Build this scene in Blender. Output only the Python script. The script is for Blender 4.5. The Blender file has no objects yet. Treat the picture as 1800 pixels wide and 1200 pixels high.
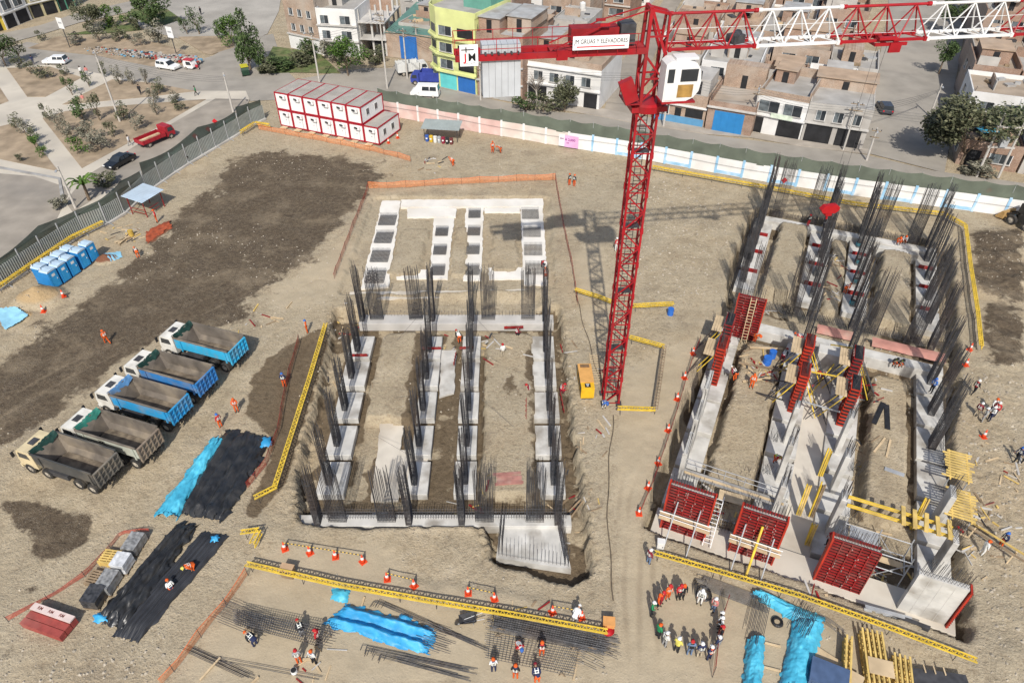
import bpy, bmesh, math, random
import numpy as np
from mathutils import Vector, Matrix, Euler
random.seed(7)
RNG = np.random.RandomState(7)
S = bpy.context.scene
COL = S.collection
rad = math.radians
# ------------------------------------------------------------------ camera, sky, sun, exposure
FPX, PITCH, CAMH = 1250.0, rad(39.8), 45.5          # focal length in photo pixels, downward pitch, drone height
cam = bpy.data.objects.new('camera', bpy.data.cameras.new('camera')); COL.objects.link(cam)
cam.location = (0, 0, CAMH); cam.rotation_euler = (rad(90) - PITCH, 0, 0)
cam.data.sensor_width = 36; cam.data.lens = 36 * FPX / 1800; cam.data.clip_end = 3000; cam.data.clip_start = .5
S.camera = cam
SUN_EL, SUN_AZ = rad(44.5), rad(181.5)               # sun stands behind the drone
W = bpy.data.worlds.new('World'); S.world = W; W.use_nodes = True
nt = W.node_tree; bgn = nt.nodes['Background']
sky = nt.nodes.new('ShaderNodeTexSky'); sky.sky_type = 'NISHITA'; sky.sun_disc = False
sky.sun_elevation = SUN_EL; sky.sun_rotation = SUN_AZ; sky.dust_density = 2.0
nt.links.new(sky.outputs[0], bgn.inputs[0]); bgn.inputs[1].default_value = .12
sl = bpy.data.lights.new('sun', 'SUN'); sl.energy = 4.0; sl.angle = rad(.6); sl.color = (1, .955, .88)
sun = bpy.data.objects.new('sun', sl); COL.objects.link(sun)
sd = Vector((math.sin(SUN_AZ) * math.cos(SUN_EL), math.cos(SUN_AZ) * math.cos(SUN_EL), math.sin(SUN_EL)))
sun.rotation_euler = (-sd).to_track_quat('-Z', 'Y').to_euler(); sun.location = sd * 200
S.view_settings.view_transform = 'Standard'; S.view_settings.look = 'None'; S.view_settings.exposure = 0.14
# ------------------------------------------------------------------ survey: photo pixel -> point of the place at height z
_c, _s = math.cos(PITCH), math.sin(PITCH)
def P(px, py, z=0.0):
    dx, du = (px - 900) / FPX, -(py - 600) / FPX
    Y = _c + du * _s; Z = -_s + du * _c
    t = (z - CAMH) / Z
    return Vector((dx * t, Y * t, z))
OR = P(1150, 945); AR = rad(-23.4)
def RF(u, v, z=0.0):                                  # frame of the right-hand building
    return Vector((OR.x + u * math.cos(AR) - v * math.sin(AR), OR.y + u * math.sin(AR) + v * math.cos(AR), z))
# ------------------------------------------------------------------ materials
MATS = {}
def M(name, rgb, rough=.8, var=.18, scale=1.5, metal=0, bump=0.0, spot=None, spot_amt=.45, spot_scale=.35, alpha=1.0, spec=.3, brick=None):
    if name in MATS: return MATS[name]
    m = bpy.data.materials.new(name); m.use_nodes = True; n = m.node_tree.nodes; l = m.node_tree.links
    b = n['Principled BSDF']; b.inputs['Roughness'].default_value = rough; b.inputs['Metallic'].default_value = metal
    b.inputs['Specular IOR Level'].default_value = spec
    g = n.new('ShaderNodeNewGeometry')
    def noise(sc, det=3):
        t = n.new('ShaderNodeTexNoise'); t.inputs['Scale'].default_value = sc; t.inputs['Detail'].default_value = det
        l.new(g.outputs['Position'], t.inputs['Vector']); return t
    t1 = noise(scale)
    r = n.new('ShaderNodeValToRGB'); r.color_ramp.elements[0].position = .3; r.color_ramp.elements[1].position = .7
    r.color_ramp.elements[0].color = tuple(max(0, c * (1 - var)) for c in rgb) + (1,)
    r.color_ramp.elements[1].color = tuple(min(1, c * (1 + var)) for c in rgb) + (1,)
    l.new(t1.outputs['Fac'], r.inputs['Fac']); out = r.outputs['Color']
    if brick:
        bt = n.new('ShaderNodeTexBrick'); bt.inputs['Scale'].default_value = brick
        bt.inputs['Mortar Size'].default_value = .012; bt.inputs['Mortar'].default_value = (.36, .33, .29, 1)
        mp = n.new('ShaderNodeMapping'); mp.inputs['Rotation'].default_value = (rad(90), 0, 0)
        tc = n.new('ShaderNodeTexCoord'); l.new(tc.outputs['Object'], mp.inputs['Vector']); l.new(mp.outputs[0], bt.inputs['Vector'])
        l.new(out, bt.inputs['Color1'])
        r2 = n.new('ShaderNodeMixRGB'); r2.blend_type = 'MULTIPLY'; r2.inputs[0].default_value = 1; r2.inputs[2].default_value = (.72, .66, .62, 1)
        l.new(out, r2.inputs[1]); l.new(r2.outputs[0], bt.inputs['Color2']); out = bt.outputs['Color']
    if spot:
        t2 = noise(spot_scale, 4); r3 = n.new('ShaderNodeValToRGB'); r3.color_ramp.elements[0].position = .48; r3.color_ramp.elements[1].position = .68
        r3.color_ramp.elements[1].color = (spot_amt,) * 3 + (1,)
        l.new(t2.outputs['Fac'], r3.inputs['Fac'])
        mx = n.new('ShaderNodeMixRGB'); l.new(r3.outputs['Color'], mx.inputs[0]); l.new(out, mx.inputs[1]); mx.inputs[2].default_value = tuple(spot) + (1,)
        out = mx.outputs[0]
    l.new(out, b.inputs['Base Color'])
    if bump:
        bp = n.new('ShaderNodeBump'); bp.inputs['Strength'].default_value = min(1, bump); bp.inputs['Distance'].default_value = .05 * bump
        t3 = noise(scale * 4); l.new(t3.outputs['Fac'], bp.inputs['Height']); l.new(bp.outputs[0], b.inputs['Normal'])
    if alpha < 1: b.inputs['Alpha'].default_value = alpha
    MATS[name] = m; return m
CONC = M('concrete', (.50, .48, .45), .9, .14, .9, spot=(.27, .25, .225), spot_amt=.55, spot_scale=.45, bump=.3)
CONCW = M('pale concrete', (.53, .515, .48), .9, .16, .8, spot=(.27, .245, .21), spot_amt=.9, spot_scale=.5)
CONCD = M('grey concrete', (.32, .31, .295), .9, .2, .8, spot=(.18, .165, .15), spot_amt=.5)
BLIND = M('blinding concrete', (.57, .52, .44), .95, .12, .6, spot=(.3, .25, .19), spot_amt=.6, spot_scale=.3)
BLINDW = M('dry white blinding', (.72, .685, .62), .95, .08, .7, spot=(.55, .5, .42), spot_amt=.6, spot_scale=.35)
REBAR = M('rebar steel', (.088, .088, .094), .6, .35, 3, metal=.35, spot=(.13, .08, .055), spot_amt=.35)
RED = M('crane red', (.33, .008, .014), .5, .2, .9, spec=.35, spot=(.2, .03, .03), spot_amt=.5, spot_scale=.8)
WHITE = M('white paint', (.72, .72, .71), .45, .06, 1, spot=(.55, .53, .49), spot_amt=.35)
FORMR = M('formwork red', (.25, .016, .016), .6, .25, 1.2, spot=(.2, .09, .075), spot_amt=.6, spot_scale=1.3)
FORMO = M('formwork orange red', (.42, .035, .016), .6, .25, 1.2, spot=(.3, .06, .04), spot_amt=.4, spot_scale=1)
YEL = M('yellow paint', (.68, .47, .05), .6, .2, 1.5, spot=(.4, .3, .1), spot_amt=.5, spot_scale=1)
YELT = M('yellow timber', (.62, .44, .14), .75, .22, 1.5, spot=(.35, .25, .1), spot_amt=.5, spot_scale=1)
WOOD = M('pale timber', (.55, .42, .26), .8, .22, 1.6, spot=(.34, .26, .16), spot_amt=.5, spot_scale=.8)
WOODD = M('weathered timber', (.26, .19, .12), .85, .3, 1.6)
BLACKP = M('black plastic', (.022, .022, .024), .5, .4, 2)
DARK = M('dark interior', (.02, .02, .022), .7, .3, 1)
GLASS = M('dark glass', (.03, .036, .042), .12, .25, .6, spec=.6)
RUBBER = M('tyre rubber', (.03, .029, .028), .85, .25, 3, spot=(.13, .11, .085), spot_amt=.5, spot_scale=2)
STEEL = M('galvanised steel', (.42, .43, .44), .5, .15, 1.5, metal=.3)
STEELD = M('dark steel', (.07, .07, .075), .6, .3, 2, metal=.3)
GREENET = M('green netting', (.105, .125, .095), .95, .2, .5, alpha=.93)
ORANGE = M('safety orange', (.72, .13, .025), .65, .2, 2)
BLUET = M('blue tarpaulin', (.03, .29, .56), .5, .16, 1.2, bump=.5, spec=.5, spot=(.1, .45, .7), spot_amt=.5, spot_scale=1.2)
CYANT = M('light blue tarpaulin', (.06, .4, .58), .5, .14, 1.2, bump=.5, spec=.5, spot=(.14, .56, .7), spot_amt=.5, spot_scale=1.2)
BLACKT = M('black sheeting', (.022, .023, .025), .36, .35, 1.5, bump=.6, spec=.5, spot=(.055, .052, .048), spot_amt=.6, spot_scale=.9)
DUST = (.30, .25, .185)
# ------------------------------------------------------------------ mesh builder
class MB:
    def __init__(s): s.v = []; s.f = []; s.m = []
    def add(s, vs, fs, m=0):
        o = len(s.v); s.v.extend([tuple(v) for v in vs]); s.f.extend([tuple(i + o for i in f) for f in fs]); s.m.extend([m] * len(fs)); return s
    def box(s, c, d, m=0, rz=0, R=None):
        h = Vector(d) / 2; mt = R if R is not None else Matrix.Rotation(rz, 3, 'Z'); c = Vector(c)
        vs = [c + mt @ Vector((h.x * a, h.y * b, h.z * e)) for a in (-1, 1) for b in (-1, 1) for e in (-1, 1)]
        return s.add(vs, [(0, 1, 3, 2), (4, 6, 7, 5), (0, 4, 5, 1), (2, 3, 7, 6), (0, 2, 6, 4), (1, 5, 7, 3)], m)
    def b2(s, x0, x1, y0, y1, z0, z1, m=0):
        return s.box(((x0 + x1) / 2, (y0 + y1) / 2, (z0 + z1) / 2), (x1 - x0, y1 - y0, z1 - z0), m)
    def bar(s, p, q, w, h=None, m=0, up=(0, 0, 1)):
        p, q = Vector(p), Vector(q); d = q - p; L = d.length
        if L < 1e-6: return s
        d.normalize(); upv = Vector(up)
        if abs(d.dot(upv)) > .98: upv = Vector((0, 1, 0))
        x = d.cross(upv).normalized(); z = x.cross(d)
        return s.box((p + q) / 2, (w, L, h or w), m, R=Matrix((x, d, z)).transposed())
    def tube(s, p, q, r, n=6, m=0, r2=None, cap=True):
        p, q = Vector(p), Vector(q); d = (q - p)
        if d.length < 1e-6: return s
        d.normalize(); a = Vector((1, 0, 0)) if abs(d.x) < .9 else Vector((0, 1, 0))
        x = d.cross(a).normalized(); y = d.cross(x); r2 = r if r2 is None else r2
        vs = []
        for k in range(n):
            t = 2 * math.pi * k / n; o = x * math.cos(t) + y * math.sin(t); vs += [p + o * r, q + o * r2]
        fs = [(2 * k, 2 * ((k + 1) % n), 2 * ((k + 1) % n) + 1, 2 * k + 1) for k in range(n)]
        if cap: fs += [tuple(2 * k for k in range(n))[::-1], tuple(2 * k + 1 for k in range(n))]
        return s.add(vs, fs, m)
    def path(s, pts, r, n=5, m=0):
        for a, b in zip(pts, pts[1:]): s.tube(a, b, r, n, m)
        return s
    def prism(s, poly, z0, z1, m=0, mt=None):
        n = len(poly); vs = [(x, y, z0) for x, y in poly] + [(x, y, z1) for x, y in poly]
        fs = [tuple(range(n))[::-1], tuple(range(n, 2 * n))] + [(k, (k + 1) % n, n + (k + 1) % n, n + k) for k in range(n)]
        a = sum(poly[k][0] * poly[(k + 1) % n][1] - poly[(k + 1) % n][0] * poly[k][1] for k in range(n))
        if a < 0: fs = [f[::-1] for f in fs]
        s.add(vs, fs, m)
        if mt is not None: s.m[-n - 1] = mt
        return s
    def prof(s, poly, y0, y1, m=0):                    # side profile (x,z) extruded along y
        n = len(poly); vs = [(x, y0, z) for x, z in poly] + [(x, y1, z) for x, z in poly]
        fs = [tuple(range(n)), tuple(range(n, 2 * n))[::-1]] + [(k, n + k, n + (k + 1) % n, (k + 1) % n) for k in range(n)]
        return s.add(vs, fs, m)
    def lathe(s, prof, n=12, m=0, c=(0, 0, 0)):
        c = Vector(c); vs = []
        for r, z in prof: vs += [c + Vector((r * math.cos(2 * math.pi * k / n), r * math.sin(2 * math.pi * k / n), z)) for k in range(n)]
        fs = [(i * n + k, i * n + (k + 1) % n, (i + 1) * n + (k + 1) % n, (i + 1) * n + k) for i in range(len(prof) - 1) for k in range(n)]
        fs += [tuple(range(n))[::-1], tuple((len(prof) - 1) * n + k for k in range(n))]
        return s.add(vs, fs, m)
    def grid(s, nu, nv, fn, m=0):
        vs = [fn(i / nu, j / nv) for j in range(nv + 1) for i in range(nu + 1)]
        fs = [(j * (nu + 1) + i, j * (nu + 1) + i + 1, (j + 1) * (nu + 1) + i + 1, (j + 1) * (nu + 1) + i) for j in range(nv) for i in range(nu)]
        return s.add(vs, fs, m)
    def mesh(s, name, mats, smooth=False):
        me = bpy.data.meshes.new(name); me.from_pydata(s.v, [], s.f)
        for x in (mats if isinstance(mats, (list, tuple)) else [mats]): me.materials.append(x)
        if any(s.m): me.polygons.foreach_set('material_index', s.m)
        if smooth: me.polygons.foreach_set('use_smooth', [True] * len(s.f))
        me.update(); return me
    def build(s, name, mats, parent=None, loc=None, rz=0, smooth=False):
        return obj(name, s.mesh(name, mats, smooth), parent, loc, rz)
def obj(name, me, parent=None, loc=None, rz=0):
    o = bpy.data.objects.new(name, me); COL.objects.link(o)
    if parent: o.parent = parent
    if loc is not None: o.location = loc
    if rz: o.rotation_euler.z = rz
    return o
def tag(o, label=None, cat=None, group=None, kind=None):
    for k, v in (('label', label), ('category', cat), ('group', group), ('kind', kind)):
        if v: o[k] = v
    return o
def thing(name, label, cat, loc=(0, 0, 0), rz=0, group=None):
    o = obj(name, None, None, loc, rz); o.empty_display_size = .2
    return tag(o, label, cat, group)
KIDS = {}
def copy_tree(o, parent=None):
    c = o.copy(); COL.objects.link(c); c.parent = parent
    for ch in list(o.children): copy_tree(ch, c)
    return c
ORD = ['first', 'second', 'third', 'fourth', 'fifth', 'sixth', 'seventh', 'eighth', 'ninth', 'tenth', 'eleventh', 'twelfth', 'thirteenth', 'fourteenth']
def rot_to(a, b): d = Vector(b) - Vector(a); return math.atan2(d.y, d.x)
def text_mesh(body, size, depth=.004, bold=False):
    cu = bpy.data.curves.new('t', 'FONT'); cu.body = body; cu.size = size; cu.align_x = 'CENTER'; cu.align_y = 'CENTER'; cu.extrude = depth
    if bold: cu.offset = size * .02
    o = bpy.data.objects.new('t', cu); COL.objects.link(o)
    dg = bpy.context.evaluated_depsgraph_get(); me = bpy.data.meshes.new_from_object(o.evaluated_get(dg)); bpy.data.objects.remove(o); return me
TXT = {}
def lettering(body, size, mat, parent, loc, rot=(rad(90), 0, 0), sx=1, bold=True, name='lettering'):
    me = TXT[(body, size, bold)].copy(); me.materials.clear(); me.materials.append(mat)
    o = obj(name, me, parent, loc); o.rotation_euler = rot; o.scale = (sx, 1, 1); return o
# ------------------------------------------------------------------ value noise on arrays
def vnoise(x, y, seed=0):
    xi = np.floor(x).astype(int); yi = np.floor(y).astype(int); xf = x - xi; yf = y - yi
    def h(a, b):
        n = (a * 374761393 + b * 668265263 + seed * 1442695041) & 0x7fffffff
        n = ((n ^ (n >> 13)) * 1274126177) & 0x7fffffff
        return ((n ^ (n >> 16)) & 0xffff) / 65535.0
    u = xf * xf * (3 - 2 * xf); v = yf * yf * (3 - 2 * yf)
    return (h(xi, yi) * (1 - u) + h(xi + 1, yi) * u) * (1 - v) + (h(xi, yi + 1) * (1 - u) + h(xi + 1, yi + 1) * u) * v
def fbm(x, y, seed=0, oct=4):
    r = 0; a = .5
    for k in range(oct): r = r + a * vnoise(x * 2 ** k, y * 2 ** k, seed + k); a *= .5
    return r
def _h1(a, b, seed):
    n = (a * 374761393 + b * 668265263 + seed * 1442695041) & 0x7fffffff
    n = ((n ^ (n >> 13)) * 1274126177) & 0x7fffffff
    return ((n ^ (n >> 16)) & 0xffff) / 65535.0
def nz(x, y, seed=0):
    r = 0.0; a = .5
    for k in range(3):
        xi, yi = math.floor(x), math.floor(y); xf, yf = x - xi, y - yi; u = xf * xf * (3 - 2 * xf); v = yf * yf * (3 - 2 * yf); s = seed + k
        r += a * ((_h1(xi, yi, s) * (1 - u) + _h1(xi + 1, yi, s) * u) * (1 - v) + (_h1(xi, yi + 1, s) * (1 - u) + _h1(xi + 1, yi + 1, s) * u) * v)
        a *= .5; x *= 2; y *= 2
    return r - .44
TEXTS = [('JM GRUAS Y ELEVADORES', .36, False), ('J', .62, True), ('M', .62, True), ('200', .42, True), ('A 2,000', .5, True), ('SIVI', .36, True), ('DE', .3, True), ('RM', .3, True)]
for t_ in TEXTS: TXT[t_] = text_mesh(t_[0], t_[1], bold=t_[2])
# ================================================================== PEOPLE
J0 = dict(pel=(0, 0, .95), spi=(0, -.01, 1.14), che=(0, 0, 1.36), nek=(0, .01, 1.5), hed=(0, .03, 1.61), top=(0, .03, 1.71),
          sl=(-.19, 0, 1.42), el=(-.25, -.01, 1.15), wl=(-.24, .1, .93), hl=(-.235, .13, .85), sr=(.19, 0, 1.42), er=(.25, -.01, 1.15), wr=(.24, .1, .93), hr=(.235, .13, .85),
          pl=(-.1, 0, .9), kl=(-.115, .03, .5), al=(-.12, -.02, .1), tl=(-.13, .15, .05), pr=(.1, 0, .9), kr=(.115, .03, .5), ar=(.12, -.02, .1), tr=(.13, .15, .05))
RADII = dict(pel=.145, spi=.135, che=.15, nek=.062, hed=.085, top=.075, sl=.085, el=.055, wl=.036, hl=.034, sr=.085, er=.055, wr=.036, hr=.034, pl=.105, kl=.072, al=.052, tl=.045, pr=.105, kr=.072, ar=.052, tr=.045)
BONES = [('pel', 'spi', 1), ('spi', 'che', 1), ('che', 'nek', 1), ('nek', 'hed', 0), ('hed', 'top', 0), ('che', 'sl', 2), ('sl', 'el', 2), ('el', 'wl', 2), ('wl', 'hl', 0), ('che', 'sr', 2), ('sr', 'er', 2), ('er', 'wr', 2), ('wr', 'hr', 0),
         ('pel', 'pl', 3), ('pl', 'kl', 3), ('kl', 'al', 3), ('al', 'tl', 4), ('pel', 'pr', 3), ('pr', 'kr', 3), ('kr', 'ar', 3), ('ar', 'tr', 4)]
def rot_upper(j, ang, piv='pel', names=('spi', 'che', 'nek', 'hed', 'top', 'sl', 'el', 'wl', 'hl', 'sr', 'er', 'wr', 'hr')):
    c, s = math.cos(ang), math.sin(ang); p = j[piv]
    for n in names:
        x, y, z = j[n]; dy, dz = y - p[1], z - p[2]; j[n] = (x, p[1] + dy * c + dz * s, p[2] - dy * s + dz * c)
POSES = {}
def make_pose(name, fn):
    j = dict(J0); fn(j); names = list(j); idx = {n: i for i, n in enumerate(names)}
    me = bpy.data.meshes.new('sk'); me.from_pydata([j[n] for n in names], [(idx[a], idx[c]) for a, c, _ in BONES], [])
    o = bpy.data.objects.new('sk', me); COL.objects.link(o); md = o.modifiers.new('s', 'SKIN'); md.use_smooth_shade = True
    for n in names:
        sv = me.skin_vertices[0].data[idx[n]]; r = RADII[n]; sv.radius = (r * (1.2 if n in ('che', 'spi', 'pel') else 1), r * (.82 if n in ('che', 'spi') else 1)); sv.use_root = n == 'pel'
    o.modifiers.new('u', 'SUBSURF').levels = 1
    dg = bpy.context.evaluated_depsgraph_get(); body = bpy.data.meshes.new_from_object(o.evaluated_get(dg)); body.name = 'body'; bpy.data.objects.remove(o)
    segs = [(Vector(j[a]), Vector(j[c]), m) for a, c, m in BONES]; mi = []
    for f in body.polygons:
        best = (9, 0)
        for a, c, m in segs:
            d = c - a; t = max(0, min(1, (f.center - a).dot(d) / d.length_squared)); e = (f.center - a - d * t).length
            if e < best[0]: best = (e, m)
        mi.append(best[1])
    # fingers and a nose, welded into the same mesh
    x = MB()
    for sd_, h, w in ((-1, 'hl', 'wl'), (1, 'hr', 'wr')):
        H_, D_ = Vector(j[h]), (Vector(j[h]) - Vector(j[w])).normalized(); sx = Vector((0, 1, 0)) if abs(D_.y) < .8 else Vector((1, 0, 0))
        for k in range(4): b0 = H_ + sx * (-.027 + .018 * k) + D_ * .02; b1 = b0 + D_ * (.045 + .008 * (1.5 - abs(k - 1.5))); x.tube(b0, b1, .009, 4); x.tube(b1, b1 + D_ * .03 - Vector((sd_ * .012, 0, 0)), .008, 4)
        x.tube(H_ - sx * .02, H_ - sx * .055 + D_ * .035, .01, 4)
    hd, ck = Vector(j['hed']), Vector(j['nek']); upv = (Vector(j['top']) - hd).normalized(); fw = Vector((1, 0, 0)).cross(upv) * -1
    if fw.y < -.3: fw = -fw
    x.tube(hd + fw * .08 + upv * .01, hd + fw * .115 - upv * .02, .02, 4, r2=.012)
    bm = bmesh.new(); bm.from_mesh(body)
    for f, m in zip(bm.faces, mi): f.material_index = m; f.smooth = True
    o_ = len(bm.verts); vs = [bm.verts.new(v) for v in x.v]
    for f in x.f: bm.faces.new([vs[i] for i in f]).material_index = 0
    body.materials.clear()
    for _ in range(5): body.materials.append(None)
    bm.to_mesh(body); bm.free()
    # vest stripes follow the torso
    sp, ch = Vector(j['spi']), Vector(j['che']); ax = (ch - sp).normalized(); st_ = MB(); fy = Vector((1, 0, 0)).cross(ax)
    for t in (.15, .75):
        c = sp.lerp(ch, t); n = 12
        for k in range(n):
            a0, a1 = 2 * math.pi * k / n, 2 * math.pi * (k + 1) / n
            q = [c + Vector((1, 0, 0)) * (.195 * math.cos(a)) + fy * (.15 * math.sin(a)) + ax * e for a, e in ((a0, -.025), (a1, -.025), (a1, .025), (a0, .025))]; st_.add(q, [(0, 1, 2, 3)])
    for s in (-.1, .1): st_.bar(ch + Vector((s, 0, 0)) + fy * .145 + ax * .1, sp + Vector((s, 0, 0)) + fy * .14, .04, .012); st_.bar(ch + Vector((s, 0, 0)) - fy * .145 + ax * .1, sp + Vector((s, 0, 0)) - fy * .14, .04, .012)
    stm = st_.mesh('vest_stripes', M('reflective stripe', (.75, .76, .7), .4, .05, 2))
    hm = MB(); q = Vector((0, 0, 1)).rotation_difference(upv).to_matrix().to_4x4(); q.translation = hd + upv * .045
    tmp = MB(); tmp.lathe([(.135, -.005), (.14, .0), (.118, .012), (.116, .05), (.1, .095), (.065, .125), (.02, .137)], 12); tmp.box((0, .14, .0), (.16, .07, .014)); tmp.box((0, 0, .137), (.03, .18, .015))
    hm.add([q @ Vector(v) for v in tmp.v], tmp.f); hmm = hm.mesh('helmet', None, True); zmin = min(v.co.z for v in body.vertices)
    POSES[name] = (body, stm, hmm, zmin)
def S_(**kw):
    def fn(j): j.update(kw)
    return fn
make_pose('stand', S_())
make_pose('hold', S_(el=(-.27, .03, 1.16), wl=(-.1, .22, 1.12), hl=(-.02, .24, 1.12), er=(.27, .03, 1.16), wr=(.1, .22, 1.06), hr=(.03, .25, 1.05)))
make_pose('walk', S_(kl=(-.11, .2, .52), al=(-.11, .24, .12), tl=(-.12, .4, .08), kr=(.11, -.06, .5), ar=(.11, -.32, .16), tr=(.12, -.2, .05), wl=(-.25, -.05, .93), hl=(-.25, -.06, .85), wr=(.25, .2, .97), hr=(.25, .25, .9)))
def bend(j): j.update(el=(-.25, .1, 1.16), wl=(-.2, .28, 1.05), hl=(-.19, .36, 1.02), er=(.25, .1, 1.16), wr=(.2, .28, 1.05), hr=(.19, .36, 1.02), kl=(-.13, .1, .5), kr=(.13, .06, .5), pel=(0, -.12, .9), pl=(-.1, -.1, .86), pr=(.1, -.1, .86)); rot_upper(j, rad(62))
make_pose('bend', bend)
def crouch(j):
    dz = -.5
    for n in ('pel', 'spi', 'che', 'nek', 'hed', 'top', 'sl', 'el', 'wl', 'hl', 'sr', 'er', 'wr', 'hr', 'pl', 'pr'): x, y, z = j[n]; j[n] = (x, y - .2, z + dz)
    j.update(kl=(-.2, .18, .5), kr=(.2, .2, .48), al=(-.15, -.05, .1), ar=(.15, -.05, .1)); rot_upper(j, rad(28)); j.update(wl=(-.15, .3, .5), hl=(-.12, .37, .46), wr=(.15, .3, .5), hr=(.12, .37, .46))
make_pose('crouch', crouch)
# ================================================================== THE GROUND
def pl(pts, z=0): return [tuple(P(x, y, z)[:2]) for x, y in pts]
def rl(pts): return [tuple(RF(u, v)[:2]) for u, v in pts]
def pip(X, Y, poly):
    r = np.zeros(X.shape, bool); n = len(poly)
    for i in range(n):
        x1, y1 = poly[i]; x2, y2 = poly[(i + 1) % n]
        if y1 == y2: continue
        cnd = ((y1 > Y) != (y2 > Y)) & (X < (x2 - x1) * (Y - y1) / (y2 - y1) + x1); r ^= cnd
    return r
def blur(a, k):
    for ax in (0, 1):
        for _ in range(2):
            p = [(0, 0), (0, 0)]; p[ax] = (k + 1, k); c = np.cumsum(np.pad(a, p, 'edge'), axis=ax)
            n = a.shape[ax]; i1 = np.arange(n) + 2 * k + 1; a = (np.take(c, i1, ax) - np.take(c, i1 - 2 * k - 1, ax)) / (2 * k + 1)
    return a
DG = .21
xs = np.concatenate([np.linspace(-900, -66, 26)[:-1], np.arange(-66, 68, DG), np.linspace(68, 900, 26)[1:]])
ys = np.concatenate([np.linspace(-200, 19, 12)[:-1], np.arange(19, 103, DG), np.linspace(103, 1300, 30)[1:]])
GX, GY = np.meshgrid(xs, ys)
wx = GX + (fbm(GX * .9, GY * .9, 3) - .47) * .9; wy = GY + (fbm(GX * .9, GY * .9, 9) - .47) * .9   # warped, for ragged cut edges
SITE = pl([(0, 512), (145, 413), (320, 297), (455, 214), (690, 212), (917, 243), (1107, 274), (1333, 317), (1507, 344), (1800, 386)]) + [(90, 60), (90, -50), (-90, -50), (-75, 60)]
site = blur(pip(GX, GY, SITE).astype(float), 1)
rough = (fbm(GX * .25, GY * .25, 1) - .47) * .28 + (fbm(GX * 1.3, GY * 1.3, 2) - .47) * .1
HT = rough * site - .05 * (1 - site) - .03
def carve(poly, z, k=1, warp=True, lvl=.06, sharp=0):
    global HT
    m = blur(pip(wx if warp else GX, wy if warp else GY, poly).astype(float), k); m = np.clip((m - .5) * (2.0 if k == 1 else 1.5) + .5, 0, 1)
    if sharp: m = np.clip((m - .5) * 2.5 + .5, 0, 1)
    HT = HT * (1 - m) + (z + rough * lvl * 6) * m; return m
PITL = pl([(530, 918), (620, 924), (700, 921), (856, 922), (866, 985), (935, 1003), (1000, 1018), (1036, 1008), (1032, 930), (1008, 760), (990, 600), (982, 535), (590, 540), (575, 610), (553, 720), (528, 800), (522, 870)])
BACKL = pl([(596, 515), (976, 505), (966, 345), (655, 345)])
carve(BACKL, -.42, 1)
mpit = carve(PITL, -1.5, 1)
carve([(x, y) for x, y in ((-13.4, 44.5), (-9.2, 44.5), (-9.0, 56.5), (-13.0, 56.5))], -.35, 1, sharp=1)
carve([(-2.6, 36.0), (2.1, 36.0), (2.0, 56.5), (-2.6, 56.5)], -.4, 1, sharp=1)
carve([(-15, 59.6), (3, 59.6), (3, 62.6), (-15, 62.6)], -.75, 3)
for poly in (((-14.1, 66.6), (-10.6, 66.6), (-10.4, 76.4), (-13.6, 76.4)), ((-2.4, 67.4), (.7, 67.4), (.7, 75.6), (-2.4, 75.6)), ((-7.0, 66.2), (-5.2, 66.2), (-5.3, 77), (-7.0, 77))):
    carve(poly, -.02, 1, sharp=1)
PITR = rl([(-.9, .85), (2.2, .6), (10, .8), (21.3, .5), (21.6, 3), (21.2, 8), (20.9, 12), (20.9, 19.5), (21.6, 24.5), (22, 33), (21.9, 40), (22.2, 48.7), (22, 54.6), (-.6, 54.4), (-1, 50.9), (-1.1, 45.5), (-1.3, 41), (-.9, 35.8), (-.3, 31.5), (-.9, 26), (-1, 22), (-.9, 17.8), (-1, 9.8), (-1.3, 5.2)])
mpitr = carve(PITR, -1.55, 1)
for poly, z in (([(2.55, 3.6), (6.1, 3.6), (6.2, 26.6), (2.5, 26.6)], -.05), ([(14.3, 9.6), (17.5, 9.6), (17.4, 26.2), (14.4, 26.2)], .05),
                ([(2.7, 36.6), (5.9, 36.6), (5.9, 52.2), (2.8, 52.2)], .0), ([(14.3, 35.4), (17.6, 35.4), (17.7, 50.6), (14.5, 50.2)], .05),
                ([(9.1, 36), (10.9, 36), (10.9, 51.5), (9.1, 51.5)], -.75), ([(1.5, 29.4), (18.6, 29.4), (18.8, 32.4), (1.5, 32.4)], -.7)):
    carve(rl(poly), z, 1, sharp=1)
for (a, b), zz, r in (((70, 525), 1.7, 2.4), ((186, 456), .8, 1.1), ((45, 556), .4, .9)):            # heaps of sand
    c = P(a, b); d2 = ((GX - c.x) / (r * 1.25)) ** 2 + ((GY - c.y) / r) ** 2; HT = HT + zz * np.clip(1 - np.sqrt(d2), 0, 1) ** .9
tr = blur(pip(wx, wy, pl([(430, 900), (470, 800), (505, 700), (530, 600), (575, 580), (560, 660), (535, 740), (497, 850), (450, 910)])).astype(float), 3); HT -= .3 * tr
for poly, zz in ((pl([(1715, 415), (1800, 405), (1800, 520), (1720, 520)]), .7), (pl([(1725, 540), (1800, 530), (1800, 655), (1740, 640)]), .45), (pl([(1745, 1090), (1800, 1070), (1800, 1200), (1740, 1200)]), .5),
                 (pl([(1690, 870), (1800, 840), (1800, 980), (1720, 1010)]), .2)):
    m = blur(pip(wx, wy, poly).astype(float), 4); HT += m * zz * (fbm(GX * .8, GY * .8, 12) * 1.4)
STEP = blur(pip(wx, wy, pl([(712, 925), (858, 930), (866, 985), (935, 1003), (1000, 1018), (1040, 1010), (1048, 1072), (960, 1056), (880, 1036), (715, 1016)])).astype(float), 1); HT -= .16 * STEP * (HT > -.4)
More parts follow.
